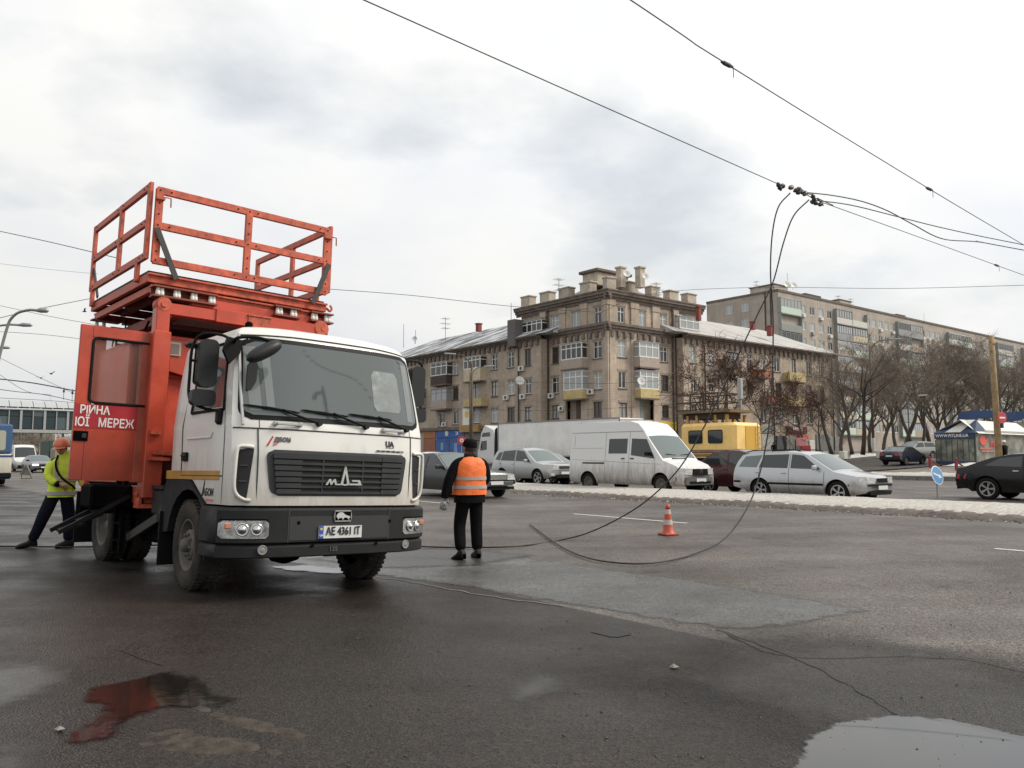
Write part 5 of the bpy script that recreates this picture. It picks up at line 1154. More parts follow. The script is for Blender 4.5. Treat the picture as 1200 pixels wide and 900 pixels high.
b = MB(); b.box((-LB / 2 - .012,-.15,2.1),(.03,.9,1.5), None, .02); d_ = b.build('rear_door', mat("yellow door", (.62,.36,.05),.5), R_)
b = MB()
for y in (-.98,-.62): b.tube([(-LB / 2 - .09, y, 1.35),(-LB / 2 - .09, y, 3.0)], .022,6)
for k in range(6): b.tube([(-LB / 2 - .09,-.98,1.45 + k * .27),(-LB / 2 - .09,-.62,1.45 + k * .27)], .018,5)
b.build('ladder', M_YSTEEL, R_)
b = MB(); b.box((-.1,1.166,1.56),(LB * .78,.012,.16)); b.box((-.1,-1.166,1.56),(LB * .78,.012,.16)); b.build('dark_stripe', mat("dark red stripe", (.10,.02,.02),.5), yb)
o = inst(text_mesh("АВАРІЙНА КОНТАКТНОЇ МЕРЕЖІ", .125, M_CREAM, .006,.002), 'lettering', yb, (-.1,1.178,1.56),(pi / 2,0, pi))
b = MB(); b.box((LB / 2 + 1.35,0,1.55),(2.1,2.2,1.35), None, .2); b.box((LB / 2 + .7,0,.75),(LB + 2.0,.9,.25)); cb_ = b.build('cab', M_YTRUCK, R_)
b = MB(); b.box((0,0,.95),(LB, 2.2,.55)); b.build('chassis', M_BLACKP, R_)
for x in (-LB / 2 + .9, LB / 2 + 1.3):
    for sd in (-1,1): add_wheel(R_, wm_lorry, (x, sd * 1.0,.5),0 if sd < 0 else pi)
z0_ = 3.62
b = MB(); b.box((.35,0, z0_),(3.5,2.0,.12)); b.build('platform_deck', mat('ochre grey deck', (.17,.12,.06),.8, var=.3), R_)
b = MB(); b.box((.55,0, z0_ - .22),(2.6,1.5,.28)); b.build('platform_frame', mat("dark brown steel", (.05,.035,.025),.8, var=.3), R_)
for x in (-1.0,-.3,.9,1.5):
    for sd in (-1,1): b = MB(); b.box((x, sd * .75,3.23),(.14,.14,.44)); b.build('post', M_YSTEEL, R_)
for x in (-.75,1.2): b = MB(); b.bar((x, -.7,3.06),(x + .5,-.7,3.5),.08,.08); b.build('strut', M_DARKM, R_)
for z in (.12,.52,.95):
    b = MB()
    for sd in (-1,1): b.bar((-.65, sd * .98, z0_ + z),(2.05, sd * .98, z0_ + z),.05,.06)
    for x in (-.65,2.05): b.bar((x, -.98, z0_ + z),(x, .98, z0_ + z),.05,.055)
    b.build('rail', mat("dark brown steel", (.05,.035,.025)), R_)
for x in (-.65,.25,1.15,2.05):
    for sd in (-1,1): b = MB(); b.box((x, sd * .98, z0_ + .52),(.07,.07,.92)); b.build('rail_post', MATS["dark brown steel"], R_)
b = MB(); b.box((-.95,-.5, z0_ + 1.2),(.22,.22,1.1), None, .03); b.build('insulator_box', mat("grey box", (.35,.36,.36),.6), R_)
b = MB(); b.box((-.95,-.5, z0_ + .35),(.1,.1,.7)); b.build('box_stand', M_GREYM, R_)
# ================================================================== THE TOWER LORRY (red work platform, white cab)
M_CAB = mat("white cab paint", (.70,.69,.65),.33, coat=.35, var=.05, vscale=1.2, dirt=((.27,.225,.17),.92,1.56,.55))
M_RED = mat("orange red paint", (.46,.055,.024),.42, coat=.15, var=.22, vscale=2.6, dirt=((.14,.05,.03),1.0,1.9,.45))
M_REDW = mat("worn orange red steel", (.47,.088,.042),.55, var=.5, vscale=9.0, bump=.2, bscale=25)
M_REDP = mat("dark red band", (.36,.018,.028),.42, var=.12)
M_PLASTIC = mat("dark grey plastic", (.013,.0135,.014),.62, var=.3, vscale=4, spec=.3)
M_PLASTIC2 = mat("grille plastic", (.036,.038,.040),.5, var=.12, spec=.35)
M_FRAME = mat("chassis black", (.004,.0038,.0036),.85, var=.5, vscale=5, spec=.05)
M_SEAM = mat("dark seam gap", (.05,.048,.045),.8)  # dark colour of the joint lines between panels
M_PORC = mat("white porcelain", (.74,.72,.66),.25)
M_STRAP = mat("dark steel strap", (.045,.047,.046),.6)
M_WINDSCR = mat("truck windscreen", (.08,.096,.096),.03, spec=.9)
M_MIRRG = mat("mirror housing", (.016,.017,.018),.45, spec=.35)
M_WHITEL = mat("white lettering", (.75,.72,.68),.5)
M_TRIMO = mat("faded orange stripe", (.42,.22,.05),.5, var=.2)
M_REDL = mat("red lettering", (.42,.05,.05),.5)
M_ALU = mat("aluminium", (.48,.48,.47),.4, metal=.7)

def euler_of(a, b_, c): return Euler((a, b_, c), 'XYZ')
TROT = Euler((radians(-.77), radians(2.1), radians(41.4)), 'XYZ')
TM = TROT.to_matrix()
T0 = on_ground(215,692, gz(2.8)) + TM @ Vector((1.18,0,0)); T0.z = (on_ground(215,692, gz(2.8)).z - 1.18 * sin(radians(2.1)))
truck = bpy.data.objects.new('maintenance_truck', None); COL.objects.link(truck); truck.location = T0; truck.rotation_euler = TROT
tag(truck, 'white cab lorry with a tall orange red work platform and open side door', 'truck')
def tl(p): return TM.transposed() @ (Vector(p) - T0)
def tw(p): return T0 + TM @ Vector(p)
def tground(x, y):
    z = 0.0
    for _ in range(6):
        p = tw((x, y, z)); z += gz(p.dot(ACROSS)) - p.z
    return z

# ---------- cab shell
HWT = [(.9,1.165),(1.8,1.175),(2.3,1.135),(2.72,1.075),(2.8,1.04),(2.86,.98),(2.91,.84)]
YFT = [(.9,-1.232),(1.5,-1.252),(1.76,-1.228),(1.86,-1.205),(2.72,-.995),(2.8,-.95),(2.86,-.87),(2.91,-.70)]
def chw(z): return interp(HWT, z)
def cyf(z): return interp(YFT, z)
def cfy(x, z, off=0.0): return cyf(z) + .20 * min(1, abs(x) / chw(z)) ** 4 - off
YR = .74
def cbot(y): return interp([(-1.3,.955),(-.46,.955),(.0,1.22),(.8,1.22)], y)
def cab_ring(z, k=None):
    h = chw(z); yr = YR - max(0, z - 2.75) * .6; pts = []
    for i in range(37): x = h * sin(radians(-90 + 5 * i)); pts.append((x, cfy(x, z)))
    y0 = cfy(h, z)
    side = [(h, y0 + (yr - .07 - y0) * j / 12) for j in range(1,13)]
    rear = [(h - .02, yr - .02),(h - .07, yr)] + [(-h + .07 + (2 * h - .14) * (1 - j / 6), yr) for j in range(1,7)] + [(-h + .02, yr - .02)]
    return pts + side + rear + [(-x, y) for x, y in side[::-1]]
b = MB(); b.smooth = True; rings = []
levels = [0,.06,.3,.6] + [1.3,1.42,1.5,1.6,1.7,1.76,1.80,1.86,2.0,2.2,2.4,2.6,2.72,2.77,2.81,2.84,2.86,2.885,2.905]
for k, L in enumerate(levels):
    row = []
    zz = L if k >= 4 else 1.3
    for x, y in cab_ring(zz):
        z = L if k >= 4 else cbot(y) + (1.3 - cbot(y)) * L
        if k < 4: x2, y2 = x, y
        row.append(b.vert((x, y, z)))
    rings.append(row)
nr = len(rings[0])
for A_, B_ in zip(rings, rings[1:]):
    for i in range(nr): b.face((A_[i], A_[(i + 1) % nr], B_[(i + 1) % nr], B_[i]))
cen = b.vert((0,-.05,2.925)); inner = [b.vert((b.v[i][0] * .55,(b.v[i][1] + .05) * .55 - .05,2.92)) for i in rings[-1]]
for i in range(nr): b.face((rings[-1][i], rings[-1][(i + 1) % nr], inner[(i + 1) % nr], inner[i])); b.face((inner[i], inner[(i + 1) % nr], cen))
cab = b.build('cab', M_CAB, truck, smooth=38)
b = MB(); b.box((0,-.15,1.16),(2.2,1.7,.1)); b.build('cab_floor', M_FRAME, truck)

def cf_panel(outline_fn, nm, m_, off, th=.02, nu=24, nv=8, parent=None):
    """panel lying on the cab's front; outline_fn(u, v) -> (x, z)"""
    def f(u, v):
        x, z = outline_fn(u, v); return Vector((x, cfy(x, z, off), z)), Vector((0,-1,0))
    b = MB(); b.slab(f, nu, nv, th); return b.build(nm, m_, parent or truck)
def rr_fn(x0a, x1a, z0, x0b, x1b, z1, r):
    """rounded trapezium: bottom edge x0a..x1a at z0, top edge x0b..x1b at z1"""
    def f(u, v):
        t = .5 - .5 * cos(pi * v) if False else v
        h = z1 - z0; z = z0 + h * t; xa = x0a + (x0b - x0a) * t; xb = x1a + (x1b - x1a) * t; d = min(z - z0, z1 - z)
        ins = r - sqrt(max(0, r * r - (r - d) ** 2)) if d < r else 0
        return xa + ins + (xb - xa - 2 * ins) * u, z
    return f
def vdist(n, z0, z1, r): return n
def tube_on_front(pts, nm, m_, r, off=.004, parent=None, seg=5, n=6):
    P = []
    for (x0, z0),(x1, z1) in zip(pts, pts[1:]):
        for k in range(n): x = x0 + (x1 - x0) * k / n; z = z0 + (z1 - z0) * k / n; P.append((x, cfy(x, z, off), z))
    x, z = pts[-1]; P.append((x, cfy(x, z, off), z)); b = MB(); b.tube(P, r, seg); return b.build(nm, m_, parent or truck)
# windscreen: black rubber surround, glass proud of it
cf_panel(rr_fn(-1.125,1.125,1.835,-1.065,1.065,2.735,.12), 'windscreen_seal', M_BLACKP, .006,.02,36,22)
ws = cf_panel(rr_fn(-1.085,1.085,1.885,-1.03,1.03,2.685,.10), 'windscreen', M_WINDSCR, .012,.012,36,22)
# the sun visor lip over the screen
tube_on_front([(-1.06,2.755),(-.5,2.775),(0,2.778),(.5,2.775),(1.06,2.755)], 'roof_gutter', M_SEAM, .008,.006)
# seams
tube_on_front([(-1.165,1.745),(-.6,1.745),(0,1.745),(.6,1.745),(1.165,1.745)], 'seam', M_SEAM, .008,.002, cab)
for sd in (-1,1): tube_on_front([(sd * .925,.96),(sd * .935,1.4),(sd * .945,1.745)], 'seam', M_SEAM, .008,.002, cab); tube_on_front([(sd * .93,1.745),(sd * .93,1.83)], 'seam', M_SEAM, .004,.001, cab)
b = MB(); b.tube([(-chw(z) - .001, y, z) for y, z in ((-.86,.97),(-.86,1.3),(-.86,1.76),(-.80,2.0),(-.66,2.72))], .006,5); b.build('seam', M_SEAM, cab)
# grille
cf_panel(rr_fn(-.80,.80,1.055,-.865,.865,1.53,.085), 'grille', M_PLASTIC2,.012,.03,30,16)
gr = bpy.data.objects[-1] if False else [o for o in truck.children if o.name.startswith('grille')][0]
cf_panel(rr_fn(-.745,.745,1.085,-.80,.80,1.485,.05), 'grille_recess', mat("grille recess black", (.006,.006,.006),.8),.016,.02,26,10, gr)
for k in range(7):
    z = 1.105 + k * .0605; hw_ = .745 + .055 * (z - 1.085) / .4; top = .030
    for part_ in ((-hw_, -.49),(.49, hw_)):
        cf_panel(lambda u, v, a=part_, z=z: (a[0] + (a[1] - a[0]) * u, z - .026 + .047 * v), 'slat', M_PLASTIC2,.034,.02,6,2, gr)
    cf_panel(lambda u, v, z=z: (-.488 + .976 * u, z - .026 + (.024 if k < 6 else .047) * v), 'slat', M_PLASTIC2,.030,.02,14,2, gr)
for x in (-.245,.245): cf_panel(lambda u, v, x=x: (x - .008 + .016 * u, 1.09 + .39 * v), 'grille_rib', M_PLASTIC2,.027,.01,2,6, gr)
# chrome maker's emblem, three letters with a tall middle one
def flat_front(polys, nm, m_, x0, z0, sc, off, d=.018, parent=None):
    b = MB()
    for P in polys: b.prism(P, lambda u, v, w_: Vector((x0 + u * sc, cfy(x0, z0, off) - w_, z0 + v * sc)), d)
    return b.build(nm, m_, parent or truck)
EMB = [[(0,0),(.42,.62),(.62,.62),(.70,.30),(.98,.62),(1.14,.62),(1.30,.14),(1.75,.14),(1.80,0),(1.12,0),(.98,.36),(.72,.02),(.58,.02),(.46,.36),(.24,0)],
       [(1.72,.0),(2.20,1.95),(2.34,1.95),(2.28,1.25),(1.98,.0)], [(2.34,1.95),(2.82,0),(2.56,0),(2.27,1.25),(2.2,1.95)], [(1.98,0),(2.04,.2),(2.27,.06),(2.5,.2),(2.56,0),(2.27,-.06)],
       [(2.70,.0),(4.25,0),(4.05,.55),(3.05,.55),(3.15,.37),(3.80,.37),(3.86,.19),(2.78,.19)]]
flat_front(EMB, 'emblem', mat("chrome emblem", (.62,.62,.60),.25, metal=.8),-.225,1.175,.104,.045,.016)
# corner air deflectors: dark louvre with a white lip
for sd in (-1,1):
    dv_ = cf_panel(lambda u, v, sd=sd: (sd * (1.115 - .115 * u - .02 * v * u + .02 * (1 - v) * u),1.04 + .05 * u * (1 - v) * 0 + (.48 + .02 * u) * v - .03 * u * (1 - v)), 'corner_vent', mat("vent black", (.012,.012,.013),.6),.014,.03,8,8)
    for z in (1.20,1.36): tube_on_front([(sd * 1.10, z),(sd * 1.03, z - .003)], 'louvre', M_PLASTIC2,.008,.02, dv_)
    b = MB(); P = []
    for (x, z, o_) in ((.985,1.005,.012),(1.05,1.015,.03),(1.115,1.06,.045),(1.145,1.14,.05),(1.15,1.3,.055),(1.145,1.5,.055),(1.12,1.55,.05),(1.05,1.556,.03),(.985,1.55,.012)): P.append(Vector((sd * x, cfy(x, z, o_) - .0, z)))
    b.smooth = True; b.tube(smooth_path(P, 5),.021,8); b.build('deflector_lip', M_CAB, truck)
# service handles and small things under the screen
for sd in (-1,1):
    b = MB(); z = 1.802; 
    for x in (sd * .65 - .13, sd * .65 + .13): b.box((x, cfy(x, z, .02), z),(.05,.06,.045), None, .012)
    b.bar((sd * .65 - .13, cfy(sd * .65, z, .045), z),(sd * .65 + .13, cfy(sd * .65, z, .045), z),.022,.03, ch=.006); b.build('grab_handle', M_ALU, truck)
for x0, x1, z1 in ((-.30,-1.08,1.985),(.28,-.50,1.965),(.86,.07,1.96)):
    b = MB(); b.tube([(x0, cfy(x0,1.825,.03),1.825),(x0 - .3, cfy(x0 - .3,1.91,.06),1.91),((x0 + x1) / 2 - .02, cfy((x0 + x1) / 2,1.955,.05),1.955)], [.016,.012,.009], 6); b.lathe([(.028,-.02),(.028,.03)], (x0, cfy(x0,1.825,.03),1.825),(0,-1,.2),10)
    wp = b.build('wiper', M_BLACKP, truck); b = MB(); n_ = 10; P = [((x0 - .22) + (x1 - x0 + .22) * k / n_, 0,1.928 + (z1 - 1.928) * k / n_) for k in range(n_ + 1)]
    b.tube([(x, cfy(x, z, .034), z) for x, _, z in P], [.006] + [.013] * 4 + [.016] * 2 + [.012] * 3 + [.006], 5); b.build('wiper_blade', M_BLACKP, wp)
# stickers on the front
def front_text(txt, x, z, size, m_, nm='lettering', bold=.004, slant=False):
    e = .02; nrm = Vector((0,-1,0)); dy = (cfy(x + e, z) - cfy(x - e, z)) / (2 * e); dz = (cfy(x, z + e) - cfy(x, z - e)) / (2 * e)
    R_ = frame_rot((1, dy, 0),(0, dz, 1)); return inst(text_mesh(txt, size, m_, .003, bold), nm, truck, (x, cfy(x, z, .006), z), R_)
front_text("ДБОИ", -.70,1.635,.058, mat("grey lettering", (.10,.09,.09),.5)); front_text("UA", .61,1.645,.085, M_INK)
for k in range(6): front_text("ооw"[k % 3] + "оо", .46 + k * .066,1.562,.030, M_INK, bold=.003) if False else None
front_text("оло сою лою ооlо оою 'оr", .615,1.565,.032, M_INK, bold=.0015)
tube_on_front([(.55,1.606),(.67,1.606)], 'sticker_line', M_INK, .003,.004)
flat_front([[(0,0),(.12,0),(.105,.03),(.015,.03)]], 'sticker_bar', mat("pink red print", (.55,.18,.16),.5),-.80,1.572,1.15,.004,.004)
flat_front([[(0,0),(.02,0),(.068,.085),(.062,.11)], [(.062,.11),(.068,.085),(.092,.05),(.086,.075)]], 'sticker_mark', M_REDL, -.865,1.565,1.0,.005,.004)
# ---------- bumper
def bfy(x, z, off=0.0): return (-1.275 if z > .575 else -1.255 - .02 * (z - .42) / .15) + .27 * min(1.1, abs(x) / 1.262) ** 5 - off
b = MB(); b.smooth = True
for z0, z1, zr in ((.572,.935,.03),(.425,.563,.03)):
    ring = []
    for kz, (z, ins) in enumerate(((z0,.012),(z0 + .012,0),((z0 + z1) / 2,0),(z1 - .03,0),(z1,.03))):
        row = []
        for i in range(41):
            x = 1.262 * sin(radians(-90 + 180 * i / 40)); row.append(b.vert((x * (1 - ins * .4), bfy(x, (z0 + z1) / 2) + ins, z)))
        for y in (-.85,-.68,-.55): row.append(b.vert((1.262 - ins, y, z)))
        for y in (-.55,-.68,-.85): row.insert(0, b.vert((-1.262 + ins, -(.55 + .68 + .85) - y if False else {-.55: -.85,-.68: -.68,-.85: -.55}[y], z)))
        ring.append(row)
    for A_, B_ in zip(ring, ring[1:]):
        for i in range(len(A_) - 1): b.face((A_[i], A_[i + 1], B_[i + 1], B_[i]))
    top = [b.vert((b.v[i][0] * .9, b.v[i][1] + .25, z1)) for i in ring[-1]]; low = [b.vert((b.v[i][0] * .9, b.v[i][1] + .25, z0)) for i in ring[0]]
    for i in range(len(top) - 1): b.face((ring[-1][i], ring[-1][i + 1], top[i + 1], top[i])); b.face((low[i], low[i + 1], ring[0][i + 1], ring[0][i]))
bump = b.build('bumper', M_PLASTIC, truck, smooth=40)
b = MB(); b.box((0,-.98,.68),(1.75,.30,.44)); b.build('bumper_core', M_FRAME, truck)
def bpanel(x0, x1, z0, z1, nm, m_, off, th=.02, nu=12, nv=4, parent=None, r=.0):
    fn = rr_fn(x0, x1, z0, x0, x1, z1, r) if r else (lambda u, v: (x0 + (x1 - x0) * u, z0 + (z1 - z0) * v))
    def f(u, v): x, z = fn(u, v); return Vector((x, bfy(x, .7 if z0 > .57 else .5, off), z)), Vector((0,-1,0))
    b = MB(); b.slab(f, nu, nv, th); return b.build(nm, m_, parent or bump)
bpanel(-.60,.60,.60,.845, 'plate_recess', mat("bumper recess", (.026,.027,.028),.6),.004)
for x in (-.61,.61): bpanel(x - .005, x + .005,.58,.93, 'bumper_seam', M_SEAM, .003,.006,2,4)
bpanel(-1.05,1.05,.94,.952, 'bumper_gap', M_FRAME, -.02)
for x in (-.33,.45,-.5,.62): 
    z = .54 if abs(x) < .5 else .78; b = MB(); b.lathe([(.02,0),(.018,.006)], (x, bfy(x, z, .002), z),(0,-1,0),10); b.build('bolt', M_FRAME, bump)
# headlamps: bright bowl with round lamps behind a clear lens
M_BOWL = mat("lamp reflector", (.50,.50,.49),.16, metal=.85, var=.3, vscale=18); M_LENSCLEAR = mat("clear lens", (.9,.9,.9),.03, trans=1.0, spec=.6)
for sd in (-1,1):
    x0, x1 = (-1.252,-.815) if sd < 0 else (.815,1.252)
    hl = bpanel(x0, x1,.625,.805, 'headlight', M_BOWL, .006,.03,14,6, truck, r=.03)
    bpanel(x0 + .01, x1 - .01,.805,.82, 'headlight_brow', M_FRAME, .008,.01,10,2, hl)
    for (x, r_) in ((.93,.062),(1.06,.066)):
        X = sd * x; p = Vector((X, bfy(X, .7,.010),.715)); dy = (bfy(X + .01,.7) - bfy(X - .01,.7)) / .02; nn = Vector((dy, -1,0)).normalized(); b = MB(); b.smooth = True
        b.lathe([(r_, 0),(r_, .012),(r_ * .85,.012),(r_ * .55,.002),(r_ * .5,.015),(r_ * .3,.026),(.004,.03)], p, nn, 20); b.build('lamp', M_CHROME, hl)
    X = sd * 1.18; p = Vector((X, bfy(X, .7,.012),.75)); b = MB(); b.box(p, (.07,.03,.06), None, .01); b.build('indicator', mat("amber lamp", (.5,.2,.12),.2), hl)
    X = sd * .865; b = MB(); b.smooth = True; b.lathe([(.050,0),(.050,.012),(.042,.014),(.037,.008),(.024,.014),(.003,.017)], (X, bfy(X, .5,.004),.51),(sd * .12,-1,0),20); fg = b.build('fog_lamp', mat("fog lamp glass", (.22,.22,.21),.2), truck)
# number plate and bison badge
pl = bpanel(-.275,.245,.612,.742, 'number_plate', M_PLATE, .022,.012,8,2, truck)
bpanel(-.275,-.222,.612,.742, 'country_band', mat("plate blue", (.02,.08,.38),.5),.025,.002,2,2, pl)
bpanel(-.262,-.236,.70,.722, 'flag', mat("flag yellow", (.7,.5,.05),.5),.0275,.001,2,2, pl)
inst(text_mesh("АЕ 4361 lТ", .115, M_INK, .003,.0025, w=.415), 'lettering', pl, (.015, bfy(0,.7,.029),.682),(pi / 2,0,0))
inst(text_mesh("UA", .03, M_WHITEL, .002,.001), 'country_letters', pl, (-.249, bfy(-.249,.7,.030),.645),(pi / 2,0,0))
bpanel(-.10,.115,.785,.905, 'badge_frame', M_ALU, .022,.02,4,2, truck, r=.012); bd = [o for o in truck.children if o.name.startswith('badge_frame')][0]
bpanel(-.088,.103,.797,.893, 'badge_ground', M_FRAME, .0235,.002,4,2, bd)
BIS = [(0,.35),(.04,.62),(.18,.85),(.38,.95),(.55,.88),(.72,.62),(.95,.48),(1.12,.42),(1.16,.28),(1.10,.2),(1.02,.22),(1.10,.02),(1.02,0),(.92,.22),(.78,.28),(.62,.24),(.58,.02),(.50,.02),(.50,.22),(.36,.2),(.22,.24),(.2,.06),(.12,.06),(.1,.26)]
b = MB(); b.prism(BIS, lambda u, v, w_: Vector((-.08 + u * .145, bfy(0,.7,.024) - w_, .806 + v * .085)),.012); b.build('bison', mat("badge silver", (.66,.66,.66),.3, metal=.5), bd)
inst(text_mesh("135", .07, mat("faint print", (.09,.09,.085),.6),.002,.001), 'lettering', bump, (-.08, bfy(0,.5,.006),.495),(pi / 2,0,0))
# ---------- doors, side windows, fenders
def side_x(z, off=0.0, sd=-1): return sd * (chw(z) + off)
for sd in (-1,1):
    pts = [(.10,1.98),(-.745,1.98),(-.60,2.66),(.10,2.66)]
    def f(u, v, sd=sd):
        a, b_, c, d = pts; y = (a[0] * (1 - u) + b_[0] * u) * (1 - v) + (d[0] * (1 - u) + c[0] * u) * v; z = a[1] + (c[1] - a[1]) * v; return Vector((side_x(z, .006, sd), y, z)), Vector((sd, 0,0))
    b = MB(); b.slab(f, 6,6,.012); sw = b.build('side_window', M_CARGLASS2, truck)
    c_ = [(.13,1.95),(-.79,1.95),(-.63,2.69),(.13,2.69)]; P = [Vector((side_x(z, .006, sd), y, z)) for y, z in c_]; b = MB(); b.tube(P + [P[0]], .02,6); b.build('window_seal', M_BLACKP, sw)
    b = MB(); b.tube([(side_x(z, .004, sd), y, z) for y, z in ((-.84,1.25),(.33,1.25),(.36,1.8),(.30,2.74))], .007,5); b.build('door_seam', M_SEAM, cab)
    b = MB(); b.box((sd * 1.187,.22,1.46),(.03,.16,.10), None, .01); dh = b.build('door_handle', M_BLACKP, truck)
    b = MB(); b.box((sd * 1.205,.22,1.475),(.02,.14,.03), None, .008); b.build('handle_grip', M_MIRRG, dh)
    b = MB(); b.box((sd * 1.169,.02,1.255),(.014,1.60,.10), None, .004); b.build('stripe', M_TRIMO, truck)
    b = MB(); b.tube([(side_x(1.68,.002, sd),-.55,1.72),(side_x(1.66,.004, sd),-.5,1.66),(side_x(1.65,.004, sd),.2,1.66)], .012,6); b.build('door_crease', M_CAB, cab)
    zc = .50; O_ = [(-.535,.40),(-.50,.70),(-.465,.948),(-.30,1.03),(-.005,1.195),(.40,1.20),(.735,1.20),(.78,1.12),(.83,.95),(.88,.78),(.90,.66),(.92,.58)]
    I_ = [(.02 + .60 * cos(radians(a)), zc + .60 * sin(radians(a))) for a in [193,175,158,142,122,105,88,72,55,40,25,10]]
    b = MB(); w0, w1 = 1.195,.80
    for k in range(len(O_) - 1):
        (ya, za),(yb, zb_) = O_[k], O_[k + 1]; (yc, zc_),(yd, zd) = I_[k], I_[k + 1]
        b.quad((sd * w0, ya, za),(sd * w0, yb, zb_),(sd * w0, yd, zd),(sd * w0, yc, zc_)); b.quad((sd * w0, yc, zc_),(sd * w0, yd, zd),(sd * w1, yd, zd),(sd * w1, yc, zc_)); b.quad((sd * w0, ya, za),(sd * w0, yb, zb_),(sd * w1, yb, zb_),(sd * w1, ya, za))
    b.build('fender', M_PLASTIC, truck)
    b = MB(); b.box((sd * 1.08,.78,.52),(.30,.02,.62)); b.build('mudflap', M_BLACKP, truck)
    b = MB(); b.box((sd * 1.10,-.585,.58),(.26,.07,.05), None, .01); b.box((sd * 1.10,-.56,.80),(.24,.07,.04), None, .01); b.build('cab_step', M_FRAME, truck)
# maker's sticker on the lower door
o = inst(text_mesh("АБОИ", .105, M_INK, .003,.003), 'lettering', truck, (-1.172,-.50,1.07), frame_rot((0,-1,0),(0,0,1)))
b = MB(); b.box((-1.170,-.54,.992),(.006,.22,.03)); b.build('sticker_bar', MATS["pink red print"], truck)
b = MB(); b.prism([(0,0),(.03,0),(.10,.17),(.085,.21)], lambda u, v, w_: Vector((-1.168 - w_, -.30 - u, 1.0 + v)),.005); b.build('sticker_mark', M_INK, truck)
# ---------- mirrors
def rounded_box(b, c, size, ch, rot=None): b.box(c, size, rot, ch)
def big_mirror(sd):
    root = None; X = sd * 1.335; b = MB(); b.smooth = True
    prof = rrect(-.10,.10,2.17,2.68,.07,6)
    b.smooth = False; b.prism(prof, lambda u, v, w_: Vector((X + u + (.02 * (v - 2.4)),-.62 - w_, v)),.10); mm = b.build('mirror', M_MIRRG, truck, smooth=50)
    b = MB(); b.prism(rrect(-.085,.085,2.20,2.65,.055,5), lambda u, v, w_: Vector((X + u + .02 * (v - 2.4),-.519 + w_, v)),.008); b.build('mirror_glass', M_CHROME, mm)
    b = MB(); b.prism(rrect(-.125,.125,1.975,2.145,.05,5), lambda u, v, w_: Vector((X + u - sd * -.02,-.60 - w_, v)),.10); b.build('lower_mirror', M_MIRRG, truck, smooth=50)
    b = MB(); b.tube(smooth_path([(sd * 1.10,-.70,2.70),(sd * 1.22,-.72,2.74),(sd * 1.40,-.66,2.73),(sd * 1.47,-.60,2.60),(sd * 1.475,-.58,2.3),(sd * 1.46,-.58,2.05),(sd * 1.34,-.62,1.96),(sd * 1.19,-.70,1.93)], 5),.016,7)
    b.tube([(sd * 1.47,-.6,2.45),(sd * 1.3,-.6,2.45)], .014,6); b.build('mirror_bracket', M_BLACKP, truck)
    b = MB(); b.box((sd * 1.19,-.72,1.87),(.06,.12,.17), None, .03); b.build('bracket_foot', M_BLACKP, truck)
for sd in (-1,1): big_mirror(sd)
b = MB(); b.box((-1.44,-.50,2.63),(.13,.16,.07), None, .03); b.build('marker_lamp', M_MIRRG, truck)
# front kerb mirror on its arm, left-hand corner
b = MB(); b.smooth = True; b.tube(smooth_path([(-1.13,-.82,2.60),(-1.16,-1.0,2.68),(-1.05,-1.28,2.66),(-.90,-1.40,2.60)], 6),.018,7); b.build('mirror_arm', M_BLACKP, truck)
b = MB(); b.smooth = True; n_ = 14
def km(u, v):
    a = 2 * pi * u; t = -1 + 2 * v; r_ = sqrt(max(0,1 - abs(t) ** 2.6)); d = Vector((.82,0,.50)).normalized(); p = Vector((-1.02,-1.36,2.515)) + d * (.215 * t); return p + Vector((-d.z, 0, d.x)) * (.075 * r_ * cos(a)) + Vector((0,1,0)) * (.075 * r_ * sin(a))
b.grid(km, 16,14, True); b.build('kerb_mirror', M_MIRRG, truck)
b = MB(); b.prism([(-.06,.0),(.01,-.14),(.12,-.01),(.13,.13),(-.02,.15)], lambda u, v, w_: Vector((-1.20 + u, -.86 - w_, 2.55 + v)),.05); b.build('mirror_mount', M_BLACKP, truck)
b = MB(); b.prism([(0,.02),(0,.28),(.03,.33),(.09,.34),(.115,.28),(.10,.12),(.05,.03)], lambda u, v, w_: Vector((-1.045 + u, cfy(-1.0,2.3,.035) - w_, 2.12 + v)),.025); b.build('inner_mirror', M_MIRRG, truck)
b = MB(); b.tube([(-1.085, cfy(-1.085,1.78,.02),1.78),(-1.09, cfy(-1.09,2.2,.02),2.2),(-1.07, cfy(-1.07,2.74,.03),2.76)], .016,6); b.build('pillar_rail', mat("grey pillar rail", (.45,.45,.45),.5), truck)
b = MB(); b.lathe([(.06,0),(.06,.05),(.045,.07),(.045,.13),(.02,.15)], (-.62,0,2.92),(0,0,1),14); b.build('roof_beacon', M_FRAME, truck)
# ---------- what shows through the windscreen: seats, wheel, papers
M_PAPER = mat("paper behind glass", (.19,.21,.205),.08, spec=.9, var=.12, vscale=9)
cf_panel(rr_fn(.42,.82,2.02,.42,.80,2.50,.04), 'screen_notice', M_PAPER, .0145,.002,10,8, ws)
for x0, x1, nm in ((-1.045,-.93, 'curtain'),(-.88,-.80, 'curtain'),(.90,1.0, 'curtain')): cf_panel(lambda u, v, x0=x0, x1=x1: (x0 + (x1 - x0) * u + .03 * (1 - v) * (1 if x0 < 0 else .5),1.93 + .70 * v), nm, mat("curtain behind glass", (.17,.185,.18),.08, spec=.9),.0142,.0018,4,8, ws)
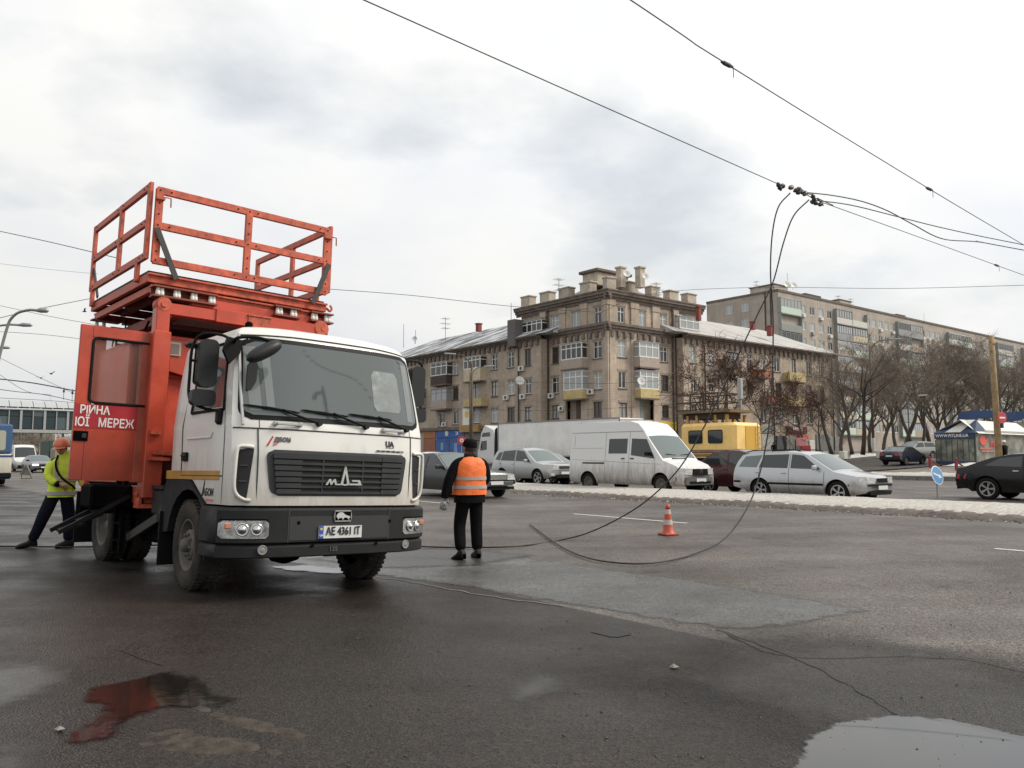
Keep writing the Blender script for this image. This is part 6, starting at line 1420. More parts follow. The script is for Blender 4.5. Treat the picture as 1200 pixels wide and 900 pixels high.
# ---------- wheels
wmf_t = MB(); R_w, W_w = .50,.27
def lorry_wheel(dual=False):
    t = MB(); t.smooth = True; r, wd = R_w, W_w
    t.lathe([(r * .56,-wd * .40),(r * .62,-wd * .46),(r * .80,-wd * .52),(r * .93,-wd * .47),(r * .975,-wd * .40),(r * .975, wd * .40),(r * .93, wd * .47),(r * .62, wd * .5)], (0,0,0),(1,0,0),48, False)
    t.smooth = False
    for k in range(44):
        a = 2 * pi * k / 44
        for side in (-1,1):
            c = Vector((side * wd * .27, cos(a) * r * .985, sin(a) * r * .985)); d = Vector((0, cos(a), sin(a))); M_ = Matrix((Vector((1,0,0)), d.cross(Vector((1,0,0))), d)).transposed(); t.box(c, (wd * .34, r * .075, r * .035), M_)
    tm = t.mesh('tyre', M_TYREDUST)
    b = MB(); b.smooth = True; b.mi = 0; inset = .0 if not dual else .12
    b.lathe([(r * .57,-wd * .42),(r * .54,-wd * .43),(r * .52,-wd * .36),(r * .50,-wd * .15 + inset),(r * .44,-wd * .06 + inset),(r * .36,-wd * .12 + inset),(r * .33,-wd * .34 + inset * .9),(r * .30,-wd * .37 + inset * .9),(r * .13,-wd * .37 + inset * .9)], (0,0,0),(1,0,0),40, False)
    hx = -wd * .37 + inset * .9
    b.lathe([(r * .155, hx),(r * .15, hx - .05),(r * .11, hx - .07),(.004, hx - .075)], (0,0,0),(1,0,0),20, False)
    b.smooth = False
    for k in range(8):
        a = 2 * pi * k / 8 + .2; p = (hx, cos(a) * r * .235, sin(a) * r * .235); b.lathe([(r * .038,0),(r * .038,-.022),(r * .022,-.03),(.003,-.034)], p, (1,0,0),6, False)
    b.mi = 1
    for k in range(8):
        a = 2 * pi * k / 8; c = Vector((-wd * .075 + inset, cos(a) * r * .43, sin(a) * r * .43)); b.lathe([(.004,-.008),(r * .06,0)], c - Vector((.006,0,0)),(1,.25 * cos(a),.25 * sin(a)),10, False)
    b.mi = 1; b.lathe([(.004,.03),(r * .55,.03)], (0,0,0),(1,0,0),24, False)
    return tm, b.mesh('rim', [M_STEELRIM, M_UNDER])
lw, lwd = lorry_wheel(), lorry_wheel(True)
def put_wheel(ms, x, y, steer=0.0):
    w_ = inst(ms[0], 'wheel', truck, (x, y, tground(x, y) + R_w - .015),(0,0,(0 if x < 0 else pi) + steer)); inst(ms[1], 'rim', w_)
for x in (-1.045,1.045): put_wheel(lw, x, 0.05, radians(-3))
for x in (-1.03,-.70,.70,1.03): put_wheel(lwd, x, 3.42)
# ---------- chassis
b = MB()
for x in (-.42,.42): b.box((x, 1.9,.86),(.09,6.0,.24))
b.build('chassis_rail', M_FRAME, truck)
for y in (.05,3.42): b = MB(); b.tube([(-.95, y, .46),(.95, y, .46)], .09,10); b.lathe([(.2,-.15),(.24,0),(.2,.15)], (0, y, .46),(1,0,0),14); b.build('axle', M_FRAME, truck)
b = MB(); b.box((-.82,1.62,.66),(.5,.85,.5), None, .05); b.build('fuel_tank', M_FRAME, truck)
b = MB(); b.box((-.98,1.25,.92),(.28,.42,.32), None, .03); b.box((-.98,1.25,1.1),(.3,.44,.04)); b.build('battery_box', mat("battery box", (.012,.012,.012),.6, var=.3), truck)
b = MB(); b.box((.85,1.7,.7),(.5,1.2,.5), None, .05); b.build('air_tanks', M_FRAME, truck)
b = MB(); b.box((0,1.0,1.05),(1.9,.35,.6)); b.build('gearbox_shroud', M_FRAME, truck)
b = MB(); b.bar((-1.15,2.15,.44),(-1.15,1.05,.74),.06,.10); b.bar((-1.13,1.05,.74),(-1.13,.85,.95),.05,.12); b.build('side_guard', mat("grey side guard", (.045,.042,.04),.6, var=.3), truck)
for x in (-1.06,1.06):
    b = MB(); b.box((x, 4.22,.62),(.5,.02,.75)); b.build('mudflap', M_BLACKP, truck)
    b = MB(); P = [(x, 3.42 + .62 * cos(radians(a)),.52 + .60 * sin(radians(a))) for a in range(20,161,14)]
    for p, q in zip(P, P[1:]): b.bar(p, q, .5,.02,(0,0,1))
    b.build('mudguard', M_FRAME, truck)
# red platform beams under the body
for y in (2.0,3.0,4.2): b = MB(); b.box((0, y, 1.02),(2.3,.16,.20), None, .01); b.build('cross_beam', M_REDW, truck)
for x in (-1.1,1.1): b = MB(); b.box((x, 3.0,1.0),(.14,2.8,.22), None, .01); b.build('side_beam', M_REDW, truck)
for y, z_ in ((1.66,.94),):
    b = MB(); b.box((-1.03, y, 1.00),(.42,.20,.06)); b.box((-1.03, y, .86),(.42,.20,.05)); b.box((-1.03, y + .08,.93),(.42,.03,.12)); b.box((-1.22, y, .93),(.03,.20,.12)); b.build('column_foot', M_REDW, truck)
# black access ladder behind the column
b = MB()
for y in (2.15,2.45): b.box((-1.24, y, .72),(.05,.05,.95))
for z in (.40,.62,.84,1.06): b.box((-1.24,2.30, z),(.05,.30,.025))
b.build('ladder', M_FRAME, truck)
# ---------- red workshop body
YB0, YB1 = 1.86,4.32; BZ0, BZ1 = 1.14,3.06
b = MB()
b.box((0, YB0,2.28),(2.30,.05,1.56), None, .01); b.build('front_wall', M_RED, truck)
b = MB(); b.box((0, YB1,2.1),(2.30,.05,1.92), None, .01); b.build('rear_wall', M_RED, truck)
b = MB(); b.box((1.155,(YB0 + YB1) / 2,2.1),(.05, YB1 - YB0 - .06,1.92), None, .01); b.build('side_wall', M_RED, truck)
b = MB(); b.box((-1.155,3.46,2.1),(.05, YB1 - 2.62 - .03,1.92), None, .01); b.build('side_wall', M_RED, truck)
b = MB(); b.box((0,(YB0 + YB1) / 2,3.07),(2.36, YB1 - YB0 + .06,.06), None, .02); rf = b.build('body_roof', M_RED, truck)
b = MB(); b.box((0,(YB0 + YB1) / 2,1.13),(2.30, YB1 - YB0,.05)); b.build('body_floor', M_FRAME, truck)
b = MB(); b.box((-.72, YB0 - .035,2.55),(.9,.02,.05), None, .005); b.prism([(0,0),(.75,-.16),(.95,-.16),(.95,.12),(0,.12)], lambda u, v, w_: Vector((-1.0 + u, YB0 - .03 - w_, 2.62 + v)),.12); b.build('wall_bracket', M_RED, truck)
b = MB(); b.box((-.86, YB0 - .04,2.92),(.19,.03,.19), None, .01); vt = b.build('vent_grille', mat("cream vent", (.50,.46,.38),.6), truck)
b = MB(); b.box((-.86, YB0 - .057,2.92),(.13,.01,.13)); b.build('vent_mesh', mat("vent mesh", (.22,.20,.17),.7), vt)
b = MB()
for y in (2.3,3.6): b.bar((-1.1, y, 3.16),(1.0, y, 3.16),.03,.03)
for k in range(9): b.bar((-1.0 + k * .24,2.3,3.17),(-1.0 + k * .24,3.6,3.17),.022,.022)
for y in (2.3,3.6): b.tube([(-1.1, y, 3.10),(-1.1, y, 3.2),(-1.05, y, 3.34)], .016,6)
b.build('roof_ladder', M_FRAME, truck)
# open side door, hinged at the front post, standing square to the body
DX0, DX1, DZ0, DZ1, DY = -2.04,-1.19,1.17,3.06,1.62
win = (-1.90,-1.19,2.10,2.92)
b = MB()
b.box(((DX0 + win[0]) / 2, DY, (DZ0 + DZ1) / 2),(win[0] - DX0,.05, DZ1 - DZ0), None, .006)
b.box(((win[0] + DX1) / 2, DY, (win[3] + DZ1) / 2),(DX1 - win[0], .05, DZ1 - win[3])); b.box(((win[0] + DX1) / 2, DY, (DZ0 + win[2]) / 2),(DX1 - win[0], .05, win[2] - DZ0))
door = b.build('side_door', M_RED, truck)
b = MB(); P = [Vector((u, DY - .026, v)) for u, v in rrect(win[0] + .01, win[1] + .2, win[2] + .01, win[3] - .01,.06)]; b.tube(P + [P[0]], .018,6); b.build('window_seal', M_BLACKP, door)
b = MB(); b.box(((win[0] + win[1]) / 2, DY, (win[2] + win[3]) / 2),(win[1] - win[0], .008, win[3] - win[2])); b.build('window', mat("grimy door glass", (.30,.13,.10),.10, alpha=.38, spec=.35), door)
b = MB(); b.box(((DX0 + DX1) / 2 + .002, DY - .027,1.945),(DX1 - DX0 - .008,.004,.29)); b.build('band', M_REDP, door)
me = text_mesh("РlЙНА", .140, M_WHITEL, .003,.003, w=.335); inst(me, 'lettering', door, (-1.815, DY - .032,2.016),(pi / 2,0,0))
me = text_mesh("lОЇ   МЕРЕЖ", .150, M_WHITEL, .003,.003, w=.67); inst(me, 'lettering', door, (-1.69, DY - .032,1.866),(pi / 2,0,0))
b = MB(); b.box((-1.95, DY - .03,1.70),(.16,.02,.12), None, .006); hp = b.build('latch_plate', M_FRAME, door); b = MB(); b.box((-1.915, DY - .045,1.70),(.05,.02,.06), None, .01); b.build('latch', mat("black latch", (.03,.03,.03),.3), hp)
# entry steps slung below the door, and black box behind them
b = MB()
for k, (x, z) in enumerate(((-1.45,.82),(-1.62,.70),(-1.82,.585))): b.box((x, 2.25, z),(.26,.40,.03), Euler((0, radians(-22),0)))
b.bar((-1.2,2.46,.98),(-2.0,2.46,.53),.04,.05); b.bar((-1.2,2.04,.98),(-2.0,2.04,.53),.04,.05); b.build('entry_steps', mat("step tread", (.012,.012,.013),.6, var=.3, spec=.2), truck)
b = MB(); b.box((-1.42,2.3,.97),(.5,.5,.30), None, .03); b.build('step_box', M_FRAME, truck)
# ---------- lift columns
for (x, y, h0, h1) in ((-1.13,1.56,.96,3.08),(1.13,1.56,.96,3.08)):
    b = MB(); b.box((x, y, (h0 + h1) / 2),(.22,.22, h1 - h0), None, .012); b.build('column_sleeve', M_RED, truck)
    b = MB(); b.box((x, y, 3.24),(.17,.17,.40), None, .01); b.build('column', M_RED, truck)
    b = MB(); b.lathe([(.08,-.09),(.10,-.07),(.10,.07),(.08,.09)], (x, y, 3.43),(0,1,0),20); b.lathe([(.04,-.11),(.04,.11)], (x, y, 3.43),(0,1,0),10); b.build('pulley', M_REDW, truck)
    b = MB(); b.box((x - .01 if x < 0 else x, y - .14,1.78),(.12,.06,.05)); b.box((x + .07, y - .15,1.53),(.2,.08,.05)); b.box((x + .05, y - .15,1.45),(.24,.1,.04)); b.build('column_lug', M_REDW, truck)
for x in (-1.15,1.15): b = MB(); b.box((x, 4.30,2.2),(.16,.16,2.5), None, .01); b.build('rear_column', M_REDW, truck)
b = MB(); b.box((-1.28,1.64,2.1),(.10,.10,1.9), None, .01); b.build('door_post', mat("brownish red post", (.33,.075,.04),.5, var=.2), truck)
# booms between the columns and the platform
b = MB(); b.box((-.62,1.56,3.39),(.86,.12,.15), None, .008); b.build('boom', M_RED, truck)
b = MB(); b.box((.25,1.63,3.545),(2.0,.10,.12), None, .008); b.build('upper_boom', M_RED, truck)
b = MB(); b.box((.30,1.55,3.39),(1.5,.15,.18), None, .008); b.build('boom_sleeve', M_RED, truck)
b = MB(); b.box((.15,1.47,3.37),(.32,.02,.15)); b.box((.15,1.47,3.46),(.34,.05,.02)); b.build('boom_lug', M_REDW, truck)
b = MB(); b.box((0,4.2,3.42),(2.1,.14,.18), None, .008); b.build('boom', M_REDW, truck)
for x in (-.9,.9): b = MB(); b.box((x, 2.9,3.38),(.12,2.5,.14), None, .008); b.build('boom_tie', mat("dark boom tie", (.22,.045,.03),.6, var=.3), truck)
b = MB(); b.lathe([(.10,-.10),(.12,-.08),(.12,.08),(.10,.10)], (1.10,1.56,3.42),(0,1,0),18); b.build('roller', M_REDW, truck)
b = MB(); b.box((0,3.0,3.30),(1.7,1.6,.08)); b.box((.1,1.9,3.31),(1.9,.12,.10)); b.build('lift_frame', mat("lift frame dark brown", (.09,.03,.025),.8, var=.3), truck)  # one dark brown for the frame below the deck
# ---------- platform
PX, PY0, PY1 = 1.29,1.74,4.36
b = MB(); b.box((0,(PY0 + PY1) / 2,3.885),(2 * PX - .04, PY1 - PY0 - .04,.035)); b.build('platform_deck', mat("deck boards black", (.035,.033,.032),.8, var=.3), truck)
for nm, z, h, dy, x in (('platform_beam', 3.80,.12,0, PX),('platform_beam', 3.665,.10,.04, PX - .05)):
    for y in (PY0 + dy, PY1 - dy):
        b = MB(); b.box((0, y, z),(2 * x, .07, h), None, .006); b.box((0, y - .05 if y < 3 else y + .05, z + h / 2 - .012),(2 * x, .05,.022)); b.build(nm, M_REDW, truck)
    for s_ in (-x + .03, x - .03): b = MB(); b.box((s_, (PY0 + PY1) / 2, z - .001),(.06, PY1 - PY0 - 2 * dy - .08, h - .004), None, .006); b.build(nm, M_REDW, truck)
for x in (-.86,-.43,0,.43,.86): b = MB(); b.box((x, (PY0 + PY1) / 2,3.76),(.07, PY1 - PY0 - .2,.10)); b.build('joist', MATS["dark boom tie"], truck)
b = MB(); b.tube(smooth_path([(PX, PY0 - .03,3.80),(PX + .06, PY0 - .03,3.76),(PX + .09, PY0 - .03,3.80),(PX + .06, PY0 - .03,3.85)], 5),.018,6); b.build('hook', M_REDW, truck)
# porcelain insulators on their brackets
def insul(x, y, z=3.58):
    b = MB(); b.smooth = True; b.lathe([(.026,0),(.030,.004),(.030,.05),(.024,.055),(.027,.06),(.024,.10)], (x, y, z - .05),(0,0,1),14); return b.build('insulator', M_PORC, truck)
for x in (-1.20,-1.15,-.98,-.94,-.76,-.72,-.52,-.48,.44,.49,.66,.71,.99,1.04,1.20,1.25): insul(x, PY0 - .20,3.60)
for x in (-1.22,-1.12,-.75,-.55): insul(x, PY1 - .1,3.52)
for x0, x1 in ((-1.27,-.44),(.38,.78),(.94,1.30)):
    b = MB(); b.box(((x0 + x1) / 2, PY0 - .17,3.535),(x1 - x0,.18,.022)); b.box(((x0 + x1) / 2, PY0 - .17,3.662),(x1 - x0,.18,.020)); b.box(((x0 + x1) / 2, PY0 - .10,3.60),(x1 - x0 - .02,.02,.10)); b.build('insulator_bracket', mat("brown red bracket", (.22,.05,.03),.6, var=.3), truck)
for x0, x1 in ((-1.30,-.9),(-.85,-.4)): b = MB(); b.box(((x0 + x1) / 2, PY1 - .1,3.455),(x1 - x0,.18,.025)); b.box(((x0 + x1) / 2, PY1 - .1,3.595),(x1 - x0,.16,.02)); b.build('insulator_bracket', MATS["brown red bracket"], truck)
b = MB()
for x in (-.9,-.6,-.3): b.tube(smooth_path([(x, 3.9,3.6),(x - .05,3.8,3.4),(x - .2,3.7,3.25),(x - .25,3.6,3.12)], 5),.012,5)
b.build('cable', M_FRAME, truck)
# guard rails: front, rear and two side frames, each of posts and rails with bolts
RW, RT = .098,.05
def rail(p, q, up=(0,0,1), nm='rail'):
    b = MB(); b.bar(p, q, RT, RW, up, .006); return b.build(nm, M_REDW, truck)
def post(x, y, z0, z1, along='x'):
    b = MB(); b.box((x, y, (z0 + z1) / 2),(RW, RT, z1 - z0) if along == 'x' else (RT, RW, z1 - z0), None, .006); return b.build('rail_post', M_REDW, truck)
for y in (PY0 - .06,):
    fr_ = y < 3
    for z in (4.03,4.50,4.975): rail((-1.255, y, z),(1.255, y, z))
    for x in (-1.225,.0,1.225): post(x, y - .004,4.0,5.0)
for s_ in (-1,1):
    X = s_ * (PX + .025)
    for z in (4.09,4.55,5.03): rail((X, PY0 - .02, z),(X, PY1 + .02, z))
    for y in (PY0 + .015,2.98, PY1 - .02): post(X + s_ * .003, y, 4.04,5.08, 'y')
    for y in (PY0 + .35, PY1 - .1): post(X, y, 3.80,4.08, 'y')
for x, y in ((-1.225, PY0 + .0),(1.225, PY0)): b = MB(); b.box((x, y - .1,4.86),(.12,.06,.05), None, .008); b.tube([(x + .06, y - .12,4.88),(x + .13, y - .12,4.88),(x + .135, y - .12,4.76)], .010,5); b.build('gate_latch', M_REDW, truck)
for x in (-1.25,1.25):
    b = MB(); b.bar((x, PY0 - .13,4.45),(x + (.30 if x < 0 else -.22), PY0 - .10,3.82),.07,.02,(0,1,0)); b.build('stay', M_STRAP, truck)
b = MB(); b.bar((-1.31, PY1 - .05,4.4),(-1.31, PY1 - .38,3.9),.06,.02,(1,0,0)); b.build('stay', M_STRAP, truck)
bolt_me = MB(); bolt_me.lathe([(.011,0),(.009,.008),(.003,.009)], (0,0,0),(0,-1,0),6); bolt_me = bolt_me.mesh('bolt', M_FRAME)
for x in (-1.225,-1.08,-.17,0,.12,1.1,1.225):
    for z in (4.03,4.5,4.975): inst(bolt_me, 'bolt', truck, (x, PY0 - .09, z))
for z in (4.15,4.3,4.65,4.8):
    for x in (-1.225,0,1.225): inst(bolt_me, 'bolt', truck, (x, PY0 - .091, z))
for y in (1.8,1.95,2.85,3.12,4.2,4.34):
    for z in (4.09,4.55,5.03): inst(bolt_me, 'bolt', truck, (-PX - .052, y, z),(0,0,-pi / 2))

# street lamp and wire behind the viewer, mirrored in the windscreen
def mirror_ray(px, py):
    d = ray(px, py).normalized(); n_ = TM @ Vector((0,-cos(radians(13.7)), sin(radians(13.7)))); o_ = T0 + TM @ Vector((0,-1.1,2.25)); p = EYE + d * ((o_ - EYE).dot(n_) / d.dot(n_)); return p, d - n_ * (2 * d.dot(n_))
def mirrored(px, py, dist): p, r_ = mirror_ray(px, py); return p + r_ * (dist / sqrt(r_.x ** 2 + r_.y ** 2))
lb, lh = mirrored(372,459,24), mirrored(352,464,24); L_ = empty('street_lamp', (lb.x, lb.y, gz(lb.dot(ACROSS)))); tag(L_, 'street lamp standing behind the camera, seen mirrored in the truck windscreen', 'street lamp', 'street lamps')
z_ = lb.z - L_.location.z; dh = lh - lb; b = MB(); b.smooth = True; b.tube(smooth_path([(0,0,0),(0,0, z_ * .6),(0,0, z_ - .3),(dh.x * .15, dh.y * .15, z_),(dh.x, dh.y, z_ + dh.z)], 5), [.16] * 5 + [.13] * 5 + [.08] * 11,8); b.build('pole', M_FRAME, L_)
b = MB(); b.smooth = True; b.tube([(dh.x * .95, dh.y * .95, z_ + dh.z),(dh.x * 1.15, dh.y * 1.15, z_ + dh.z + .02),(dh.x * 1.5, dh.y * 1.5, z_ + dh.z - .1)], [.06,.2,.05], 8); b.build('lamp_head', M_FRAME, L_)
b = MB(); b.tube(smooth_path([mirrored(x, y, 15) for x, y in ((280,400),(316,415),(380,433),(440,452),(500,480))], 6),.022,5); tag(b.build('overhead_wire', M_FRAME), 'overhead wire behind the camera, seen mirrored in the truck windscreen', 'wire')
# ================================================================== PEOPLE
M_SKIN = mat("skin", (.42,.25,.18),.55, var=.12, vscale=20)
M_CLOTHBLK = mat("black winter cloth", (.007,.0065,.007),.95, spec=.1, var=.3, vscale=12, bump=.4, bscale=30, bdist=.02)
M_TROUSER = mat("black trousers", (.006,.006,.007),.95, spec=.1, var=.3, vscale=8, bump=.4, bscale=14, bdist=.03)
M_NAVY = mat("navy trousers", (.008,.010,.018),.95, spec=.1, var=.3, vscale=8, bump=.4, bscale=14, bdist=.03)
M_BOOT = mat("dark boot", (.007,.006,.005),.6, var=.2, spec=.3)
M_HIVISO = mat("orange reflective vest", (.86,.175,.035),.6, var=.1, vscale=7, bump=.5, bscale=11, bdist=.03)
M_HIVISY = mat("yellow high visibility jacket", (.58,.72,.05),.65, var=.14, vscale=7, bump=.5, bscale=12, bdist=.03)
M_REFL = mat("grey reflective tape", (.36,.34,.31),.4)
M_HELMET = mat("orange helmet", (.62,.17,.08),.35, var=.12)
M_GLOVE = mat("grey patterned glove", (.42,.43,.42),.8, var=.7, vscale=55)

def skin_body(name, joints, edges, m_, parent=None, sub=2):
    """one continuous surface grown round a skeleton; joints = {key: (pos, (rx, ry))}"""
    keys = list(joints); idx = {k: i for i, k in enumerate(keys)}
    me = bpy.data.meshes.new(name); me.from_pydata([joints[k][0] for k in keys], [(idx[a], idx[b_]) for a, b_ in edges], [])
    o = bpy.data.objects.new(name, me); COL.objects.link(o)
    sk = o.modifiers.new("skin", 'SKIN'); sk.use_smooth_shade = True
    lay = me.skin_vertices[0].data if me.skin_vertices else None
    if lay is None:
        bm = bmesh.new(); bm.from_mesh(me); bm.verts.layers.skin.verify(); bm.to_mesh(me); bm.free(); lay = me.skin_vertices[0].data
    for k in keys: r_ = joints[k][1]; lay[idx[k]].radius = r_ if hasattr(r_, '__len__') else (r_, r_); lay[idx[k]].use_root = (idx[k] == 0)
    ss = o.modifiers.new("sub", 'SUBSURF'); ss.levels = sub; ss.render_levels = sub
    me.materials.append(m_)
    if parent is not None: o.parent = parent
    return o
def head(parent, at, yaw, pitch=0.0, scale=1.0, m_=None):
    """head with brow, nose, mouth, eyes and ears; local +y is the face"""
    b = MB(); b.smooth = True
    def f(u, v):
        th = 2 * pi * u; ph = pi * v; x, y, z = sin(ph) * sin(th), sin(ph) * cos(th), cos(ph)
        px, py, pz = .075 * x, .096 * y, .118 * z
        if z < 0: t = -z; px *= 1 - .28 * t * t; py *= 1 - .10 * t; py += .012 * t * max(0, y)
        if y > 0:
            py += .022 * math.exp(-((px / .014) ** 2 + ((pz + .018) / .022) ** 2)) + .006 * math.exp(-((px / .05) ** 2 + ((pz - .022) / .012) ** 2)) - .006 * math.exp(-(((abs(px) - .030) / .014) ** 2 + ((pz - .004) / .010) ** 2)) + .005 * math.exp(-((px / .024) ** 2 + ((pz + .058) / .010) ** 2)) + .008 * math.exp(-((px / .022) ** 2 + ((pz + .098) / .018) ** 2))
        return Vector((px, py, pz))
    b.grid(f, 36,26, True)
    for sd in (-1,1):
        b.lathe([(.006,-.012),(.030,-.006),(.034,0),(.026,.008),(.012,.004),(.004,.002)], (sd * .074,-.010,-.008),(sd, -.35,0),12, False)
    b.smooth = True; b.tube([(0,-.012,-.17),(0,-.008,-.07)], [.058,.054], 14)
    h = b.build('head', m_ or M_SKIN, parent); h.location = at; h.rotation_euler = (pitch, 0, yaw); h.scale = (scale,) * 3
    for sd in (-1,1):
        b = MB(); b.lathe([(.003,.004),(.0095,.0),(.011,-.004)], (sd * .030,.082,.004),(0,1,0),10, False); b.build('eye', mat("eye dark", (.03,.025,.02),.3), h)
    b = MB(); b.smooth = True; b.tube([(-.020,.088,-.058),(0,.094,-.060),(.020,.088,-.058)], [.003,.005,.003], 6); b.build('mouth', mat("lips", (.30,.12,.10),.5), h)
    return h
def hand(parent, wrist, fwd, palm_n, side, m_, name='glove', curl=.6, sc=1.0):
    """palm with five separate bent fingers; fwd = wrist to knuckles, palm_n = out of the palm, side = towards the thumb"""
    f, n, s_ = Vector(fwd).normalized(), Vector(palm_n).normalized(), Vector(side).normalized()
    w_ = Vector(wrist); J = {}; E = []
    def P(a, b_, c): return tuple(w_ + (f * a + s_ * b_ + n * c) * sc)
    J['w'] = (P(0,0,0),(.034 * sc, .030 * sc)); J['p'] = (P(.045,.0,0),(.046 * sc, .030 * sc)); E.append(('w', 'p'))
    for k, (off, L) in enumerate(((.030,.072),(.010,.082),(-.010,.076),(-.030,.060))):
        J['k%d' % k] = (P(.085, off, 0),.017 * sc); E.append(('p', 'k%d' % k)); a = 0; pos = Vector((.085, off, 0)); prev = 'k%d' % k
        for j, fr in enumerate((.45,.32,.23)):
            a += curl * (.7 + .12 * k) * (.8 if j == 0 else 1); pos = pos + Vector((cos(a) * L * fr, (off * .06), sin(a) * L * fr)); key = 'f%d%d' % (k, j); J[key] = (P(*pos),(.0145 - .001 * j) * sc); E.append((prev, key)); prev = key
    J['t0'] = (P(.03,.034,.008),.019 * sc); J['t1'] = (P(.055,.052,.020),.017 * sc); J['t2'] = (P(.082,.058,.034),.014 * sc); E += [('w', 't0'),('t0', 't1'),('t1', 't2')]
    return skin_body(name, J, E, m_, parent, 1)
def boot(parent, ankle, toe_dir, m_=None, L=.30, nm='boot', lift=0.0):
    d = Vector(toe_dir).normalized(); sd = Vector((-d.y, d.x, 0)).normalized(); up = sd.cross(d) * -1; up = d.cross(sd)
    b = MB(); b.smooth = True; A_ = Vector(ankle)
    def f(u, v):
        a = 2 * pi * u; t = v; x = -.085 + L * t; w_ = interp([(0,.03),(.06,.05),(.3,.05),(.65,.060),(.88,.055),(.97,.034),(1,.006)], t); h = interp([(0,.08),(.08,.15),(.3,.15),(.5,.10),(.8,.07),(.95,.05),(1,.016)], t)
        z = h * (.5 + .5 * cos(a)) if cos(a) > -1 else 0; y = w_ * sin(a) * (1 if abs(sin(a)) < .99 else 1); zz = h * max(0,.5 + .62 * cos(a)); zz = min(h, zz)
        return A_ + d * x + sd * y + up * (zz - .10)
    b.grid(f, 18,18, True); o = b.build(nm, m_ or M_BOOT, parent)
    return o

def torso_shell(b, rings, cap_top=False, n=28, expo=2.4):
    """rings = [(centre, half-width, half-depth, yaw)]"""
    rows = []
    for c, hw_, hd, yw in rings:
        row = []
        for k in range(n):
            a = 2 * pi * k / n; x = hw_ * math.copysign(abs(cos(a)) ** (2 / expo), cos(a)); y = hd * math.copysign(abs(sin(a)) ** (2 / expo), sin(a)); row.append(b.vert((c[0] + x * cos(yw) - y * sin(yw), c[1] + x * sin(yw) + y * cos(yw), c[2])))
        rows.append(row)
    for A_, B_ in zip(rows, rows[1:]):
        for k in range(n): b.face((A_[k], A_[(k + 1) % n], B_[(k + 1) % n], B_[k]))
    return rows

# ---- worker in the orange vest, seen from behind, walking away; local -y is his back (towards the camera), +y ahead
pm = on_terrain(550,654.5); man = empty('person', (pm.x, pm.y, gz(pm.dot(ACROSS))), radians(22)); tag(man, 'person in an orange reflective vest and black cap seen from behind on the road', 'person')
J = {'pel': ((0,0,.96),(.185,.135)), 'bel': ((0,.0,1.08),(.19,.14)), 'che': ((0,.0,1.30),(.205,.145)), 'sho': ((0,-.01,1.46),(.135,.105)), 'nek': ((0,.01,1.55),(.070,.068)),
     'hL': ((-.10,0,.87),(.118,.122)), 'kL': ((-.145,.05,.50),(.094,.098)), 'cL': ((-.165,-.05,.27),(.090,.094)), 'aL': ((-.178,-.13,.12),(.088,.088)),
     'hR': ((.10,0,.87),(.118,.122)), 'kR': ((.115,.02,.50),(.094,.098)), 'cR': ((.12,.0,.26),(.090,.094)), 'aR': ((.12,-.02,.10),(.088,.090)),
     'sL': ((-.215,-.01,1.43),(.098,.095)), 'eL': ((-.345,-.04,1.17),(.084,.084)), 'wL': ((-.405,-.03,.94),(.066,.066)), 'xL': ((-.41,-.022,.91),(.058,.058)),
     'sR': ((.215,-.01,1.43),(.098,.095)), 'eR': ((.29,.04,1.19),(.082,.082)), 'wR': ((.24,.22,1.06),(.062,.062)), 'xR': ((.235,.245,1.05),(.055,.055))}
E_ = [('pel', 'bel'),('bel', 'che'),('che', 'sho'),('sho', 'nek'),('pel', 'hL'),('hL', 'kL'),('kL', 'cL'),('cL', 'aL'),('pel', 'hR'),('hR', 'kR'),('kR', 'cR'),('cR', 'aR'),('sho', 'sL'),('sL', 'eL'),('eL', 'wL'),('wL', 'xL'),('sho', 'sR'),('sR', 'eR'),('eR', 'wR'),('wR', 'xR')]
body = skin_body('body', J, E_, M_TROUSER, man)
b = MB(); b.smooth = True
torso_shell(b, [((0,0,.84),.240,.170,0),((0,0,.92),.238,.170,0),((0,0,1.02),.225,.160,0)]); b.build('jacket_hem', M_CLOTHBLK, man)
def vest_rings(e=0.0): return [((0,0,.96),.262 + e, .185 + e, 0),((0,0,1.05),.256 + e, .184 + e, 0),((0,0,1.15),.246 + e, .178 + e, 0),((0,0,1.28),.250 + e, .174 + e, 0),((0,-.003,1.38),.254 + e, .168 + e, 0),((0,-.006,1.455),.240 + e, .145 + e, 0),((0,-.006,1.505),.175 + e, .120 + e, 0),((0,-.004,1.53),.115 + e, .10 + e, 0)]
b = MB(); b.smooth = True; rows = torso_shell(b, vest_rings(), n=40)
rr = random.Random(4)
for i, v in enumerate(b.v):
    k = mnoise.noise(Vector((v[0] * 9, v[1] * 9, v[2] * 6))) * .015; d = Vector((v[0], v[1], 0)).normalized(); b.v[i] = (v[0] + d.x * k, v[1] + d.y * k, v[2])
vest = b.build('vest', M_HIVISO, man)
for z in (1.205,1.075):
    b = MB(); b.smooth = True; R0 = vest_rings(.006); f_ = lambda zz: [interp([(r_[0][2], r_[j]) for r_ in R0], zz) for j in (1,2)]
    torso_shell(b, [((0,0, z - .025 + .05 * k / 2), f_(z - .025 + .05 * k / 2)[0] + .004, f_(z - .025 + .05 * k / 2)[1] + .004,0) for k in range(3)], n=40); b.build('reflective_band', M_REFL, vest)
b = MB(); b.smooth = True; torso_shell(b, [((0,0,1.485),.125,.10,0),((0,.0,1.53),.092,.088,0),((0,.005,1.575),.083,.083,0),((0,.008,1.585),.070,.072,0)]); b.build('collar', mat("fur collar", (.010,.009,.009),.95, bump=.9, bscale=90, bdist=.02), man)
h = head(man, (0,.02,1.675), radians(28), radians(4),1.04)
